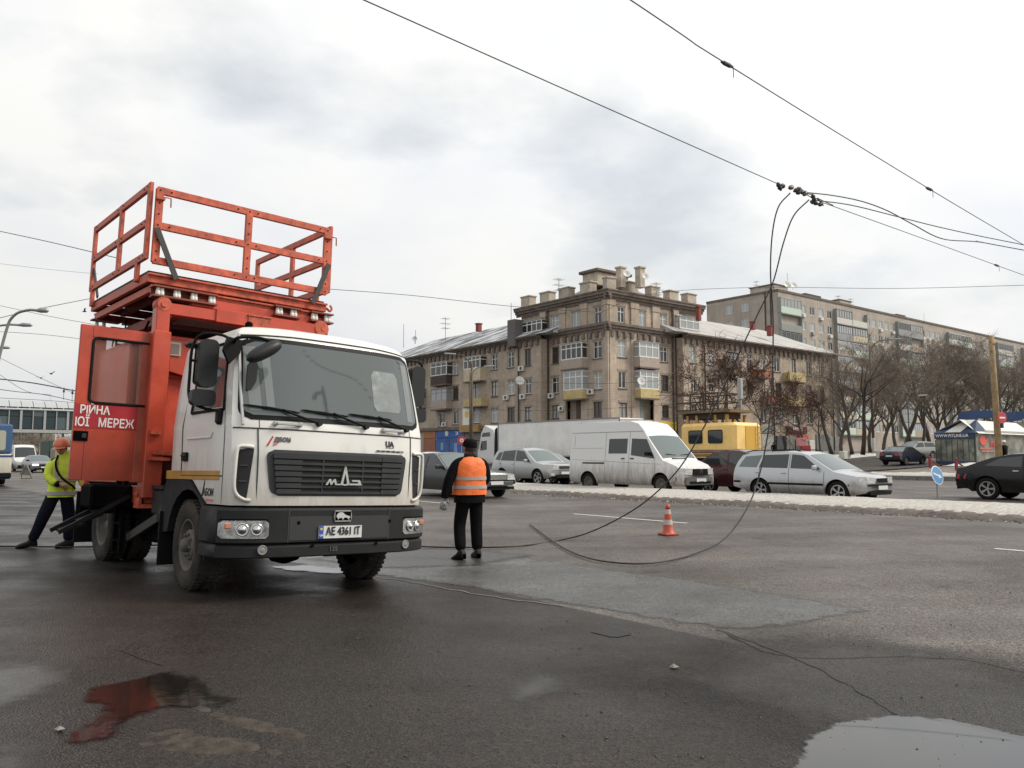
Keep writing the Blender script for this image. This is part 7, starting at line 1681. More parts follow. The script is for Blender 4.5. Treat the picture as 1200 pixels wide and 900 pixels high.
b = MB(); b.smooth = True; b.lathe([(.002,.128),(.05,.124),(.085,.105),(.103,.075),(.106,.045),(.101,.012),(.096,.008)], (0,-.008,0),(0,-.06,1),28, False); b.lathe([(.100,.004),(.106,.012),(.106,.042),(.1,.05)], (0,-.008,0),(0,-.06,1),28, False)
cp = b.build('cap', M_CLOTHBLK, h)
b = MB(); b.smooth = True
b.grid(lambda u, v: Vector(((.085 - .01 * v) * sin(radians(-70 + 140 * u)),.075 + .06 * v + (.02 + .035 * v) * (cos(radians(-70 + 140 * u)) - .3),.036 - .02 * v)),14,4); b.build('cap_peak', M_CLOTHBLK, cp)
b = MB(); b.smooth = True; b.lathe([(.080,-.06),(.088,-.02),(.088,.03)], (0,-.020,0),(0,-.05,1),22, False); b.build('hair', mat("dark hair", (.02,.016,.014),.8), h)
hand(man, (-.412,-.02,.92),(-.05,.06,-1),(.35,.93,0),(.93,-.35,.1), M_GLOVE, 'glove', .45,1.3)
hand(man, (.233,.26,1.045),(-.5,.8,-.1),(-.6,-.3,-.6),(.2,.2,.9), M_GLOVE, 'glove', .6,1.25)
boot(man, (-.185,-.135,.105),(-.35,.9,-.18)); boot(man, (.12,-.02,.10),(.05,1,0))

# ---- worker in the yellow jacket and orange helmet, stepping round the open door; local +x is the way he goes (towards the left of the picture is -x)
pw = on_terrain(63,642); wk = empty('person', (pw.x, pw.y, gz(pw.dot(ACROSS))), radians(26)); tag(wk, 'person in a yellow high visibility jacket and orange helmet stepping beside the open truck door', 'person')
J = {'pel': ((.06,0,.92),(.150,.120)), 'bel': ((.07,.01,1.05),(.13,.10)), 'che': ((.085,.01,1.26),(.14,.095)), 'sho': ((.09,.0,1.39),(.09,.07)), 'nek': ((.08,-.03,1.47),(.062,.06)),
     'hL': ((-.02,.0,.86),(.12,.12)), 'kL': ((-.16,-.09,.50),(.096,.10)), 'cL': ((-.235,-.05,.29),(.082,.085)), 'aL': ((-.31,.0,.125),(.078,.08)),
     'hR': ((.13,.0,.86),(.12,.12)), 'kR': ((.19,.05,.49),(.096,.10)), 'cR': ((.195,.05,.27),(.085,.088)), 'aR': ((.195,.05,.10),(.08,.082)),
     'sL': ((-.07,-.02,1.36),(.060,.060)), 'eL': ((-.12,-.10,1.12),(.060,.060)), 'wL': ((.02,-.20,1.0),(.052,.052)), 'xL': ((.045,-.215,.995),(.046,.046)),
     'sR': ((.25,.0,1.36),(.060,.060)), 'eR': ((.33,.06,1.12),(.064,.064)), 'wR': ((.40,.0,.93),(.052,.052)), 'xR': ((.405,-.01,.90),(.046,.046))}
skin_body('body', J, E_, M_NAVY, wk)
def jr(e=0.0): return [((.06,0,.80),.205 + e, .165 + e, .1),((.06,0,.88),.20 + e, .162 + e, .1),((.07,0,1.0),.19 + e, .152 + e, .1),((.08,0,1.15),.20 + e, .152 + e, .1),((.088,0,1.28),.208 + e, .15 + e, .1),((.09,-.005,1.38),.185 + e, .125 + e, .1),((.088,-.012,1.43),.13 + e, .105 + e, .1),((.082,-.02,1.49),.085 + e, .085 + e, .1),((.08,-.03,1.525),.080 + e, .082 + e, .1)]
b = MB(); b.smooth = True; torso_shell(b, jr(), n=36)
for i, v in enumerate(b.v):
    k = mnoise.noise(Vector((v[0] * 8, v[1] * 8, v[2] * 7 + 3))) * .014; d = Vector((v[0] - .07, v[1], 0)).normalized(); b.v[i] = (v[0] + d.x * k, v[1] + d.y * k, v[2])
jk = b.build('jacket', M_HIVISY, wk)
J2 = {'s': ((-.055,-.02,1.375),.105), 'e': ((-.125,-.105,1.12),.078), 'f': ((-.05,-.16,1.05),.070), 'w': ((.015,-.20,1.0),.064)}; skin_body('sleeve', J2, [('s', 'e'),('e', 'f'),('f', 'w')], M_HIVISY, jk)
J2 = {'s': ((.235,.0,1.375),.105), 'e': ((.335,.06,1.12),.076), 'w': ((.395,.0,.95),.064)}; skin_body('sleeve', J2, [('s', 'e'),('e', 'w')], M_HIVISY, jk)
for z in (1.075,.86):
    b = MB(); b.smooth = True; R0 = jr(.022); f_ = lambda zz, j: interp([(r_[0][2], r_[j]) for r_ in R0], zz)
    torso_shell(b, [((.07,0, z - .028 + .028 * k), f_(z, 1), f_(z, 2),.1) for k in range(3)], n=36); b.build('reflective_band', M_REFL, jk)
for x, dx in ((-.005,-.01),(.175,.01)):
    b = MB(); b.bar((x, -.155,1.09),(x + dx, -.148,1.36),.05,.012,(0,-1,0)); b.build('reflective_band', M_REFL, jk)
b = MB(); b.tube(smooth_path([(.0,-.10,1.46),(-.02,-.165,1.3),(.06,-.18,1.12),(.22,-.165,.98),(.26,-.08,.93)], 6),.016,6); b.build('bag_strap', M_CLOTHBLK, wk)
h2 = head(wk, (.045,-.075,1.575), radians(165), radians(-14),1.0)
b = MB(); b.smooth = True; b.lathe([(.002,.150),(.05,.146),(.092,.122),(.118,.075),(.125,.035),(.125,.022),(.12,.022)], (0,-.008,.012),(0,-.05,1),28, False); b.build('helmet', M_HELMET, h2)
hb = [o for o in h2.children if o.name.startswith('helmet')][0]
b = MB(); b.smooth = True; b.grid(lambda u, v: Vector(((.122 - .02 * v) * sin(radians(-75 + 150 * u)),.10 * cos(radians(-75 + 150 * u)) * (1 + .45 * v) + .012,.038 - .014 * v)),16,4); b.build('helmet_peak', M_HELMET, hb)
for x in (-.035,0,.035): b = MB(); b.smooth = True; b.tube([(x, -.085,.11),(x * 1.05,-.03,.155),(x * 1.05,.03,.155),(x, .08,.115)], .009,6); b.build('helmet_rib', M_HELMET, hb)
hand(wk, (.03,-.205,.995),(.9,-.25,-.25),(0,.6,-.6),(.1,-.4,.8), M_SKIN, 'hand', .75,1.05)
hand(wk, (.405,-.01,.895),(0,-.1,-1),(-.9,0,0),(0,-1,0), M_SKIN, 'hand', .5,1.05)
boot(wk, (-.315,.0,.12),(-.93,-.25,-.02)); boot(wk, (.195,.05,.10),(-.80,-.60,0))

# two small shoppers outside the meat shop and one pedestrian behind the black sedan
def small_person(px, py, d_, H, coat, lab, cap=None, yaw=0.0, z=None):
    p = at_depth(px, py, d_); r_ = empty('person', (p.x, p.y, p.z), yaw); tag(r_, lab, 'person'); k = H / 1.75
    J = {'pel': ((0,0,.95 * k),(.16,.13)), 'che': ((0,0,1.28 * k),(.19,.14)), 'nek': ((0,0,1.47 * k),.065), 'hL': ((-.09,0,.85 * k),.10), 'kL': ((-.10,.05,.47 * k),.075), 'aL': ((-.10,.0,.08),.06), 'hR': ((.09,0,.85 * k),.10), 'kR': ((.1,-.03,.47 * k),.075), 'aR': ((.1,-.1,.08),.06),
         'sL': ((-.19,0,1.38 * k),.075), 'eL': ((-.25,.03,1.12 * k),.06), 'wL': ((-.23,.12,.90 * k),.05), 'sR': ((.19,0,1.38 * k),.075), 'eR': ((.25,.03,1.12 * k),.06), 'wR': ((.23,.12,.90 * k),.05)}
    skin_body('body', J, [('pel', 'che'),('che', 'nek'),('pel', 'hL'),('hL', 'kL'),('kL', 'aL'),('pel', 'hR'),('hR', 'kR'),('kR', 'aR'),('che', 'sL'),('sL', 'eL'),('eL', 'wL'),('che', 'sR'),('sR', 'eR'),('eR', 'wR')], coat, r_, 1)
    h_ = head(r_, (0,.01,1.60 * k), pi)
    b = MB(); b.smooth = True; b.lathe([(.002,.135),(.07,.12),(.10,.07),(.103,.02)], (0,-.005,0),(0,0,1),16, False); b.build('cap', cap or M_CLOTHBLK, h_)
small_person(907,536.5,88,1.7, M_CLOTHBLK, 'person in dark clothes by the dark shop window left of the meat shop'); small_person(941,537.5,92,1.72, mat("dark red coat", (.06,.015,.015),.8), 'person in a dark red coat under the red oval sign', None, .6)
small_person(1178.5,552,45,1.72, M_CLOTHBLK, 'person in a white hat passing behind the black sedan', mat("white hat", (.75,.75,.74),.8),.5)

# ================================================================== STREET FURNITURE AND SIGNS
pc = on_terrain(783,627); cone = empty('traffic_cone', (pc.x, pc.y, gz(pc.dot(ACROSS))),.4); tag(cone, 'orange and white striped traffic cone standing on the road', 'cone')
M_CONE = mat("cone orange", (.48,.075,.035),.5, var=.15, vscale=9); M_CONEW = mat("cone white sleeve", (.46,.42,.38),.5, var=.15, vscale=10)
HC = .53
b = MB(); b.box((0,0,.018),(.29,.29,.036), None, .012); b.build('base', mat("cone base", (.30,.05,.03),.7, var=.3), cone)
cr_ = lambda t: .108 * (1 - t) + .032 * t
for t0, t1, m_, nm in ((0,.30, M_CONE, 'cone_band'),(.30,.47, M_CONEW, 'white_band'),(.47,.66, M_CONE, 'cone_band'),(.66,.82, M_CONEW, 'white_band'),(.82,1.0, M_CONE, 'cone_band')):
    b = MB(); b.smooth = True; e = .002 if m_ is M_CONEW else 0; P = [(cr_(t0) + e, .034 + HC * t0),(cr_(t1) + e, .034 + HC * t1)]
    if t0 == 0: P = [(.132,.034),(.122,.05)] + [(cr_(.06),.034 + HC * .06), P[1]]
    b.lathe(P, (0,0,0),(0,0,1),24, t1 == 1.0); b.build(nm, m_, cone)

# blue keep-right disc leaning on the median
pS = at_depth(1098,557,25.2); sg_ = empty('road_sign', (pS.x, pS.y, pS.z - .72)); tag(sg_, 'blue round arrow sign leaning over the snowy median', 'sign')
R2 = (Matrix.Rotation(radians(-22),3, 'Y') @ Matrix.Rotation(radians(34),3, 'Z') @ Matrix.Rotation(radians(90),3, 'X')).to_euler(); b = MB(); b.lathe([(.28,0),(.295,.004),(.295,.012),(.28,.016)], (0,0,0),(0,0,1),32); dsc = b.build('disc', mat("sign blue", (.13,.30,.56),.4), sg_); dsc.location = (0,0,.72); dsc.rotation_euler = R2
b = MB(); b.lathe([(.297,.002),(.297,.014),(.272,.018)], (0,0,0),(0,0,1),32, False); b.build('rim', mat("sign white", (.78,.78,.77),.4), dsc)
b = MB(); b.prism([(-.24,.03),(.10,.03),(.06,.10),(.26,0),(.06,-.10),(.10,-.03),(-.24,-.03)], lambda u, v, w_: Vector(((u * cos(-.65) - v * sin(-.65)) * .85,(u * sin(-.65) + v * cos(-.65)) * .85,.017 + w_)),.004); b.build('arrow', MATS["sign white"], dsc)
b = MB(); b.tube([(0,.03,-.05),(.0,.03,.72)], .022,8); b.build('pole', M_GREYM, sg_)

def lamp_post(px, py_top, py_base, d_, arms, lab, r=.09, m_=None, white_foot=False, grp='street lamps'):
    p1 = at_depth(px, py_top, d_); p0 = at_depth(px, py_base, d_); H = p1.z - p0.z; L_ = empty('street_lamp', (p1.x, p1.y, p0.z)); tag(L_, lab, 'street lamp', grp)
    b = MB(); b.smooth = True; b.tube([(0,0,0),(0,0, H * .5),(0,0, H)], [r, r * .8, r * .55], 10); b.build('pole', m_ or M_DARKM, L_)
    if white_foot: b = MB(); b.tube([(0,0,.02),(0,0,1.25)], r * 1.12,12); b.build('white_foot', mat("whitewash", (.60,.60,.58),.8, var=.15), L_)
    for dx, dz in arms:
        dv_ = CR * dx; b = MB(); b.tube(smooth_path([(0,0, H - .9),(dv_.x * .1, dv_.y * .1, H - .2),(dv_.x * .45, dv_.y * .45, H + dz * .7),(dv_.x, dv_.y, H + dz)], 5), r * .35,6); b.build('arm', m_ or M_DARKM, L_)
        b = MB(); s_ = math.copysign(1, dx); b.box((dv_.x + s_ * .38,0, H + dz + .02),(.85,.26,.13), Euler((0,-.06 * s_, 0)),.05); b.build('lamp_head', mat("lamp head grey", (.30,.31,.31),.4, metal=.3), L_)
    return L_
M_RUSTP = mat("rusty pole", (.10,.07,.05),.8, var=.4)
lamp_post(553,424,545,58,((-1.2,.55),), 'old street lamp on a rusty post before the left wing of the block', .11, M_RUSTP); lamp_post(551,437,546,64,((1.1,.5),), 'second street lamp just behind the rusty post', .08, M_RUSTP)
lamp_post(1019,404,529,76,((2.2,.5),), 'tall street lamp with white painted foot among the bare trees', .13, M_RUSTP, True); lamp_post(1063.5,465,528,74,((1.0,.1),), 'short dark lamp post before the bare trees', .06)
for (px, y1, x2, y2, d_, lab) in ((6,392,57,364,34, 'curved street lamp, topmost of the three at the left edge'),(-22,398,38,381,44, 'curved street lamp, middle of the three at the left edge'),(-40,415,12,407.5,60, 'street lamp head, lowest of the three at the left edge')):
    p0 = at_depth(px, y1, d_); pe = at_depth(x2, y2, d_); L_ = empty('street_lamp', (p0.x, p0.y, gz(p0.dot(ACROSS)))); tag(L_, lab, 'street lamp', 'street lamps')
    z0, z1 = p0.z - L_.location.z, pe.z - L_.location.z; dx = pe.x - p0.x
    b = MB(); b.smooth = True; b.tube(smooth_path([(-dx * .7,0,0),(-dx * .35,0, z0 * .5),(0,0, z0),(dx * .18,0, z0 + (z1 - z0) * .78),(dx * .5,0, z1 + .02),(dx * .78,0, z1)], 6),.06,8); b.build('pole', M_GREYM, L_)
    b = MB(); b.smooth = True; b.tube([(dx * .70,0, z1),(dx * .82,0, z1 + .02),(dx * .96,0, z1),(dx, 0, z1 - .02)], [.05,.12,.10,.03], 10); b.build('lamp_head', mat("lamp head grey", (.3,.31,.31),.4, metal=.3), L_)
# timber pole with the no-entry sign
pT = at_depth(1171.5,545,44); pt_ = at_depth(1161.5,394,44); wp_ = empty('utility_pole', (pT.x, pT.y, pT.z - .3)); tag(wp_, 'weathered yellow timber pole leaning left beside the kiosk', 'pole')
b = MB(); b.smooth = True; v_ = pt_ - pT; b.tube([(0,0,0),(v_.x * .5,0, v_.z * .5 + .3),(v_.x, 0, v_.z + .3)], [.175,.16,.14], 16)
M_TIMBER = mat("weathered timber", (.27,.19,.10),.85, var=.4, vscale=2.2, bump=.5, bscale=14); b.build('pole', M_TIMBER, wp_)
rr = random.Random(8); b = MB()
for k in range(26): t = rr.uniform(.15,.98); a = rr.uniform(pi, 2 * pi); c = Vector((v_.x * t + .15 * cos(a),.15 * sin(a), v_.z * t + .3)); b.box(c, (.05,.05,.10 * rr.uniform(.5,1.5)), Euler((0,0, a)),.015)
o = b.build('knots', M_TIMBER, wp_); tag(o, kind='stuff')
pn = at_depth(1174,489.5,43.3); ns = empty('road_sign', (pn.x, pn.y, pn.z)); tag(ns, 'red round no entry sign with white bar on the timber pole', 'sign'); ns.rotation_euler = (0,0,.35)
b = MB(); b.lathe([(.30,0),(.315,-.01),(.315,-.025),(.30,-.03)], (0,0,0),(0,1,0),28); b.build('disc', mat("sign red", (.50,.06,.06),.4), ns)
b = MB(); b.box((0,-.034,0),(.40,.01,.085)); b.build('bar', MATS["sign white"], ns)
b = MB(); b.box((.04,.05,-.42),(.16,.12,.26), None, .02); b.build('junction_box', M_DARKM, ns)
# round red sign before the blue shop
pr_ = at_depth(541,516,60); rs = empty('road_sign', (pr_.x, pr_.y, pr_.z)); tag(rs, 'small round red sign with white ring before the blue shop', 'sign')
b = MB(); b.lathe([(.33,0),(.33,-.02)], (0,0,0),(0,1,0),24); b.build('disc', mat("sign red", (.5,.06,.06)), rs)
b = MB(); b.lathe([(.15,-.021),(.15,-.03),(.06,-.03),(.06,-.021)], (0,0,0),(0,1,0),20, False); b.build('ring', MATS["sign white"], rs)
b = MB(); b.tube([(0,.03,.3),(0,.03,-2.6)], .03,6); b.build('pole', M_GREYM, rs)
# red bollards with a chain rail by the kiosk
for k, (px, py, d_) in enumerate(((1090,548,57),(1121,551,53))):
    p = at_depth(px, py, d_); bo = empty('bollard', p); tag(bo, ('red post before the kiosk, nearer its glazed corner' if k else 'red post at the left corner of the kiosk'), 'bollard', 'red posts by the kiosk')
    b = MB(); b.box((0,0,.38),(.16,.16,.80), None, .02); b.build('post', mat("red post paint", (.25,.03,.035),.6, var=.2), bo)
    b = MB(); b.bar((0,0,.55),(.75,.2,.12),.08,.08); b.build('brace', MATS["red post paint"], bo)

# ---- kiosk
KD = 60.0; kc = at_depth(1143,530, KD); KS, KA = kc.dot(ACROSS), kc.dot(ALONG); kz = gz(KS) - .02
ki = empty('kiosk', (0,0,0)); tag(ki, 'glazed pet supply kiosk with a white and blue roof beside the side street', 'kiosk')
KF = Facade(KS, True); KSd = Facade(KA, False); uk = KF.uv(1096,530)[0]; ze = KF.uv(1143,507)[1]; zr_ = KF.uv(1131,492)[1]; KL = 11.0
M_KBLUE = mat("kiosk blue", (.022,.045,.10),.5, var=.15); M_KWHITE = mat("kiosk roof white", (.62,.60,.55),.6, var=.12); M_KGREEN = mat("kiosk frame dark green", (.02,.04,.045),.5)
b = MB(); KF.box(b, KA + .06, uk - .06, kz, ze - .42,-.14,-.06); b.build('glass', mat("kiosk glass", (.012,.02,.024),.12, spec=.2), ki)
b = MB(); KF.box(b, KA, uk, kz - .2, kz + .25,-.1,.02); KF.box(b, KA, uk, ze - .42, ze, -.12,.06)
b.build('fascia', M_KBLUE, ki)
nb = 7
for k in range(nb + 1):
    u = KA + .05 + (uk - KA - .1) * k / nb; b = MB(); KF.box(b, u - .025, u + .025, kz + .252, ze - .502,-.06,-.01); b.build('mullion', M_KGREEN, ki)
for k in range(4): z = kz + .25 + (ze - kz - .8) * (k + .5) / 4; b = MB(); KF.box(b, KA + .08, uk - .08, z - .02, z + .02,-.055,-.02); b.build('glazing_bar', M_KGREEN, ki)
rr = random.Random(12); GC = [mat("goods white", (.5,.5,.48),.6), mat("goods pink", (.42,.22,.2),.6), mat("goods green", (.16,.28,.2),.6), mat("goods cream", (.45,.38,.26),.6)]
for k in range(46):
    u = rr.uniform(KA + .2, uk - .2); z = kz + .3 + (ze - kz - .9) * rr.randrange(4) / 4 + .1; w_, h_ = rr.uniform(.08,.22), rr.uniform(.1,.3); b = MB(); KF.box(b, u - w_ / 2, u + w_ / 2, z, z + h_, -.058,-.045); b.build('package', rr.choice(GC), ki)
o = inst(text_mesh("WWW.PITLINE.UA", .34, M_PVC, .02,.004), 'lettering', ki, KF.P((KA + uk) / 2 + .15, ze - .20,.075), KF.rot()); o.scale = (.86,1,1)
wmx = max(v.co.x for v in o.data.vertices) - min(v.co.x for v in o.data.vertices); o.scale = (min(1,(uk - KA - .5) / wmx),1,1)
# roof: hipped front bay with a white light panel, long white ridge roof behind
p = lambda u, z, o_: KF.P(u, z, o_); RC = [p(uk + .1, ze, .12), p(KA - .1, ze, .12), p(KA + .25, zr_, -1.1), p(uk - 1.3, zr_, -1.1)]; RN = (RC[1] - RC[0]).cross(RC[3] - RC[0]).normalized(); RN = RN if RN.z > 0 else -RN
rq = lambda u, v, o_=0: RC[0].lerp(RC[1], u).lerp(RC[3].lerp(RC[2], u), v) + RN * o_
b = MB(); b.quad(*RC); b.face([b.vert(q) for q in (RC[0], RC[3], p(uk + .1, ze, -2.8))]); b.face([b.vert(q) for q in (RC[1], RC[2], p(KA - .1, ze, -2.2))]); b.build('hip_roof', M_KBLUE, ki)
b = MB(); c8 = [rq(u, v, o_) for o_ in (.02,.07) for u, v in ((.30,.02),(.66,.02),(.95,.98),(.42,.98))]
i8 = [b.vert(q) for q in c8]
for f_ in ((0,1,2,3),(4,5,6,7),(0,1,5,4),(1,2,6,5),(2,3,7,6),(3,0,4,7)): b.face([i8[k] for k in f_])
b.build('white_panel', M_KWHITE, ki)
b = MB(); q0, q1, q2, q3 = KSd.P(KS + .1, ze - .05,.25), KSd.P(KS + KL, ze - .05,.25), KSd.P(KS + KL, zr_ + .05,-1.1), KSd.P(KS + .2, zr_ + .05,-1.1)
b.quad(q0, q1, q2, q3); b.quad(q3, q2, KSd.P(KS + KL, ze, -3), KSd.P(KS + .1, ze, -3)); b.build('main_roof', M_KWHITE, ki)
b = MB()
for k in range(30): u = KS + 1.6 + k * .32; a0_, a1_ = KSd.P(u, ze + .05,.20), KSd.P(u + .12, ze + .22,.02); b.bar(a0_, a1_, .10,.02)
o = b.build('eave_ribs', mat("roof rib grey", (.30,.29,.27),.7), ki); tag(o, kind='stuff')  # row of slanted grey bars along the eave
b = MB(); KSd.box(b, KS + .02, KS + KL, kz - .2, ze - .05,-2.8,0); M_MURAL = mat("mural wall", (.16,.16,.13),.6, var=.85, vscale=1.3); b.build('mural_wall', M_MURAL, ki)
b = MB(); KSd.box(b, KS, KS + .14, kz, ze - .06,-.05,.04); b.build('corner_post', M_KGREEN, ki)
u_, z_ = KSd.uv(1152,516.5); b = MB(); b.prism([(-.50,.30),(-.36,.56),(-.05,.58),(.2,.42),(.42,.1),(.78,.45),(.70,.15),(.45,-.28),(.1,-.50),(-.3,-.42),(-.52,-.1)], lambda u, v, w_: KSd.P(u_ + u * 1.2, z_ + v * .72,.01 + w_),.02); b.build('fish_emblem', mat("emblem red", (.58,.08,.06),.5), ki)
u2, z2 = KSd.uv(1160.5,520); o = inst(text_mesh("PIT", .55, MATS["emblem red"], .02,.015), 'lettering', ki, KSd.P(u2 + .4, z2 - .05,.03), KSd.rot()); o.scale = (1.25,1,1)
for k, (a_, w_) in enumerate(((1148,2.0),(1150,2.6))):
    u3, z3 = KSd.uv(a_, 525.5 + 3.2 * k); b = MB(); KSd.box(b, u3, u3 + w_, z3 - .06, z3 + .06,.01,.03); b.build('red_print', mat("faded red print", (.40,.14,.12),.6), ki)
# second market roof behind with blue gables
mk = empty('market_stall', (0,0,0)); tag(mk, 'market pavilion with blue gable frames rising behind the kiosk', 'kiosk')
for (x0, x1, y0, y1, d_) in ((1135,1167,481,493,72),(1187,1222,482,493,74)):
    P0, P1 = at_depth(x0, y1, d_), at_depth(x1, y0, d_); b = MB(); W_ = P1.x - P0.x; H_ = P1.z - P0.z
    b.prism([(0,0),(W_ * .14, H_),(W_, H_),(W_, H_ * .3),(W_ * .35, H_ * .3),(W_ * .25,0)], lambda u, v, w_: Vector((P0.x + u, P0.y + w_, P0.z + v)),2.0); b.build('gable', mat("market blue", (.015,.05,.15),.5), mk)
P0 = at_depth(1140,494,72); b = MB(); b.box((P0.x + 5, P0.y + 2, P0.z - 1.5),(11,3,3.0)); b.build('stall_wall', M_MURAL, mk)
for x, y_, w_, h_, m_, lab in ((944,528,.9,1.0, mat("red kiosk paint", (.36,.03,.04),.6), 'small red stand on the pavement beyond the estate car'),(939,518,.9,.8, mat("faded pink board", (.50,.22,.22),.6), 'faded pink board on the pavement beyond the estate car')):
    p = at_depth(x, y_, 80); o = MB(); o.box((0,0,0),(w_, .5, h_), None, .04); q = o.build('street_stand', m_); q.location = p; tag(q, lab, 'stand')
b = None
for k, (x, y_, w_) in enumerate(((935,533,1.5),(962,532.5,1.7),(990,532,1.2),(1033,531,1.1))):
    p = at_depth(x, y_ + 1.5,74); q = MB(); q.box((0,0,.3),(w_, .5,.75), Euler((0,0, TURN)),.05); o = q.build('concrete_block', mat("whitewashed concrete", (.55,.53,.49),.85, var=.25)); o.location = (p.x, p.y, p.z - .3); tag(o, ['whitewashed concrete block by the red stand', 'whitewashed concrete block left of the big tree trunk', 'whitewashed concrete block before the dark trunk', 'whitewashed concrete block right of the lamp foot'][k], 'block', 'concrete blocks along the side street')
# warning triangle on the road at the far left
pq = on_terrain(30,561); tr_ = empty('warning_triangle', (pq.x, pq.y, gz(pq.dot(ACROSS))),.1); tr_.scale = (.62,.62,.62); tag(tr_, 'folding warning triangle standing on the road behind the yellow worker', 'sign')
b = MB(); T3 = [Vector((-.55,0,.42)), Vector((.55,0,.42)), Vector((0,0,1.45))]
for i in range(3): b.bar(T3[i], T3[(i + 1) % 3], .10,.16,(0,1,0))
b.build('frame', mat("triangle rim", (.20,.17,.14),.6, var=.3), tr_); b = MB(); b.prism([(-.44,.47),(.44,.47),(0,1.3)], lambda u, v, w_: Vector((u, .02 + w_, v)),.02); b.build('panel', mat("triangle panel", (.20,.21,.18),.7, var=.2), tr_)
b = MB(); b.bar((-.4,0,.42),(-.55,.2,0),.05,.05); b.bar((.4,0,.42),(.55,.2,0),.05,.05); b.bar((-.55,.2,.03),(.55,.2,.03),.05,.05); b.build('stand', M_DARKM, tr_)
# ================================================================== BARE TREES
M_BARK = mat("bark", (.075,.062,.050),.9, var=.4, vscale=6, bump=.6, bscale=18, bdist=.03)
M_TWIG = mat("twigs", (.20,.165,.135),.95, spec=.1, var=.25, vscale=1.0)
M_TWIGR = mat("reddish twigs", (.085,.052,.042),.95, spec=.1, var=.3, vscale=1.0)
M_LEAFD = mat("dead leaves", (.13,.065,.042),.8, var=.4, vscale=3)
def tree_mesh(seed, H, spread=.5, twig=.011, dens=1.0, lean=0.0, upright=.35, leaves=0, forks=3, tm=None):
    rr = random.Random(seed); tr, cr = MB(), MB(); cnt = [0]
    def branch(p, d, L, r, lev):
        n = max(2, int(L / (.9 if lev < 2 else .6))); pts, rs = [p], [r]; q = p.copy(); dd = d.copy()
        for k in range(n):
            j = Vector((rr.gauss(0,1), rr.gauss(0,1), rr.gauss(0,.6))) * (.10 + .05 * lev); dd = (dd + j + Vector((0,0, upright * .10 * (1 if lev else .3)))).normalized(); q = q + dd * (L / n); pts.append(q.copy()); rs.append(r * (1 - .55 * (k + 1) / n))
        tgt = tr if lev == 0 else cr; seg = 9 if lev == 0 else (6 if lev == 1 else (4 if lev == 2 else 3))
        tgt.smooth = lev < 2; tgt.mi = 0 if lev < 2 else 1; tgt.tube(pts, rs, seg, cap=lev == 0); cnt[0] += 1
        if lev >= 4: 
            if leaves and rr.random() < leaves:
                c = pts[-1]; a = Vector((rr.gauss(0,1), rr.gauss(0,1), rr.gauss(0,1))).normalized(); b_ = a.orthogonal().normalized(); cr.mi = 2; s_ = rr.uniform(.05,.11); cr.quad(c - a * s_, c + b_ * s_ * .6, c + a * s_, c - b_ * s_ * .6)
            return
        kids = [int(6 * dens) + forks, int(6 * dens), int(6 * dens), int(6 * dens)][lev]
        for k in range(kids):
            t = rr.uniform(.30 if lev else .32,1.0) if k else 1.0; i = min(len(pts) - 2, int(t * (len(pts) - 1))); f = t * (len(pts) - 1) - i; pp = pts[i].lerp(pts[i + 1], min(1, f)); rp = rs[i] + (rs[i + 1] - rs[i]) * min(1, f)
            ax = dd.orthogonal().normalized(); ax.rotate(Matrix.Rotation(rr.uniform(0,2 * pi),3, dd)); ang = rr.uniform(.35,.95) * (spread / .5)
            nd = (dd * cos(ang) + ax * sin(ang)).normalized()
            LL = L * rr.uniform(.42,.72) * (1.15 - .45 * t if lev == 0 else 1); 
            branch(pp, nd, LL, max(twig, rp * rr.uniform(.45,.68)) if lev < 3 else twig * rr.uniform(.7,1.2), lev + 1)
    branch(Vector((0,0,-.2)), Vector((lean, 0,1)).normalized(), H * .52, H * .0125 + .025,0)
    zmax = max(v[2] for v in cr.v); k = H / zmax
    for M_ in (tr, cr): M_.v = [(v[0] * k, v[1] * k, v[2] * k) for v in M_.v]
    return tr.mesh('trunk', M_BARK, False), cr.mesh('crown', [M_BARK, tm or M_TWIG, M_LEAFD], False)
PROTO = [tree_mesh(3,14,.42,.010,1.0, upright=.7), tree_mesh(8,13,.52,.010,1.0, upright=.6), tree_mesh(21,15,.36,.010,1.0, upright=1.0), tree_mesh(34,12,.5,.010,.95, lean=.12, upright=.6)]
def tree(ms, px, py, d_, htop, lab, grp='bare trees along the side street', rz=0.0, proto_h=14.0, sx=1.0):
    p = at_depth(px, py, d_); top = at_depth(px, htop, d_); H = top.z - p.z; r_ = empty('bare_tree', p, rz); k = H / proto_h; r_.scale = (k * sx, k * sx, k); tag(r_, lab, 'tree', grp)
    inst(ms[0], 'trunk', r_); inst(ms[1], 'crown', r_); return r_
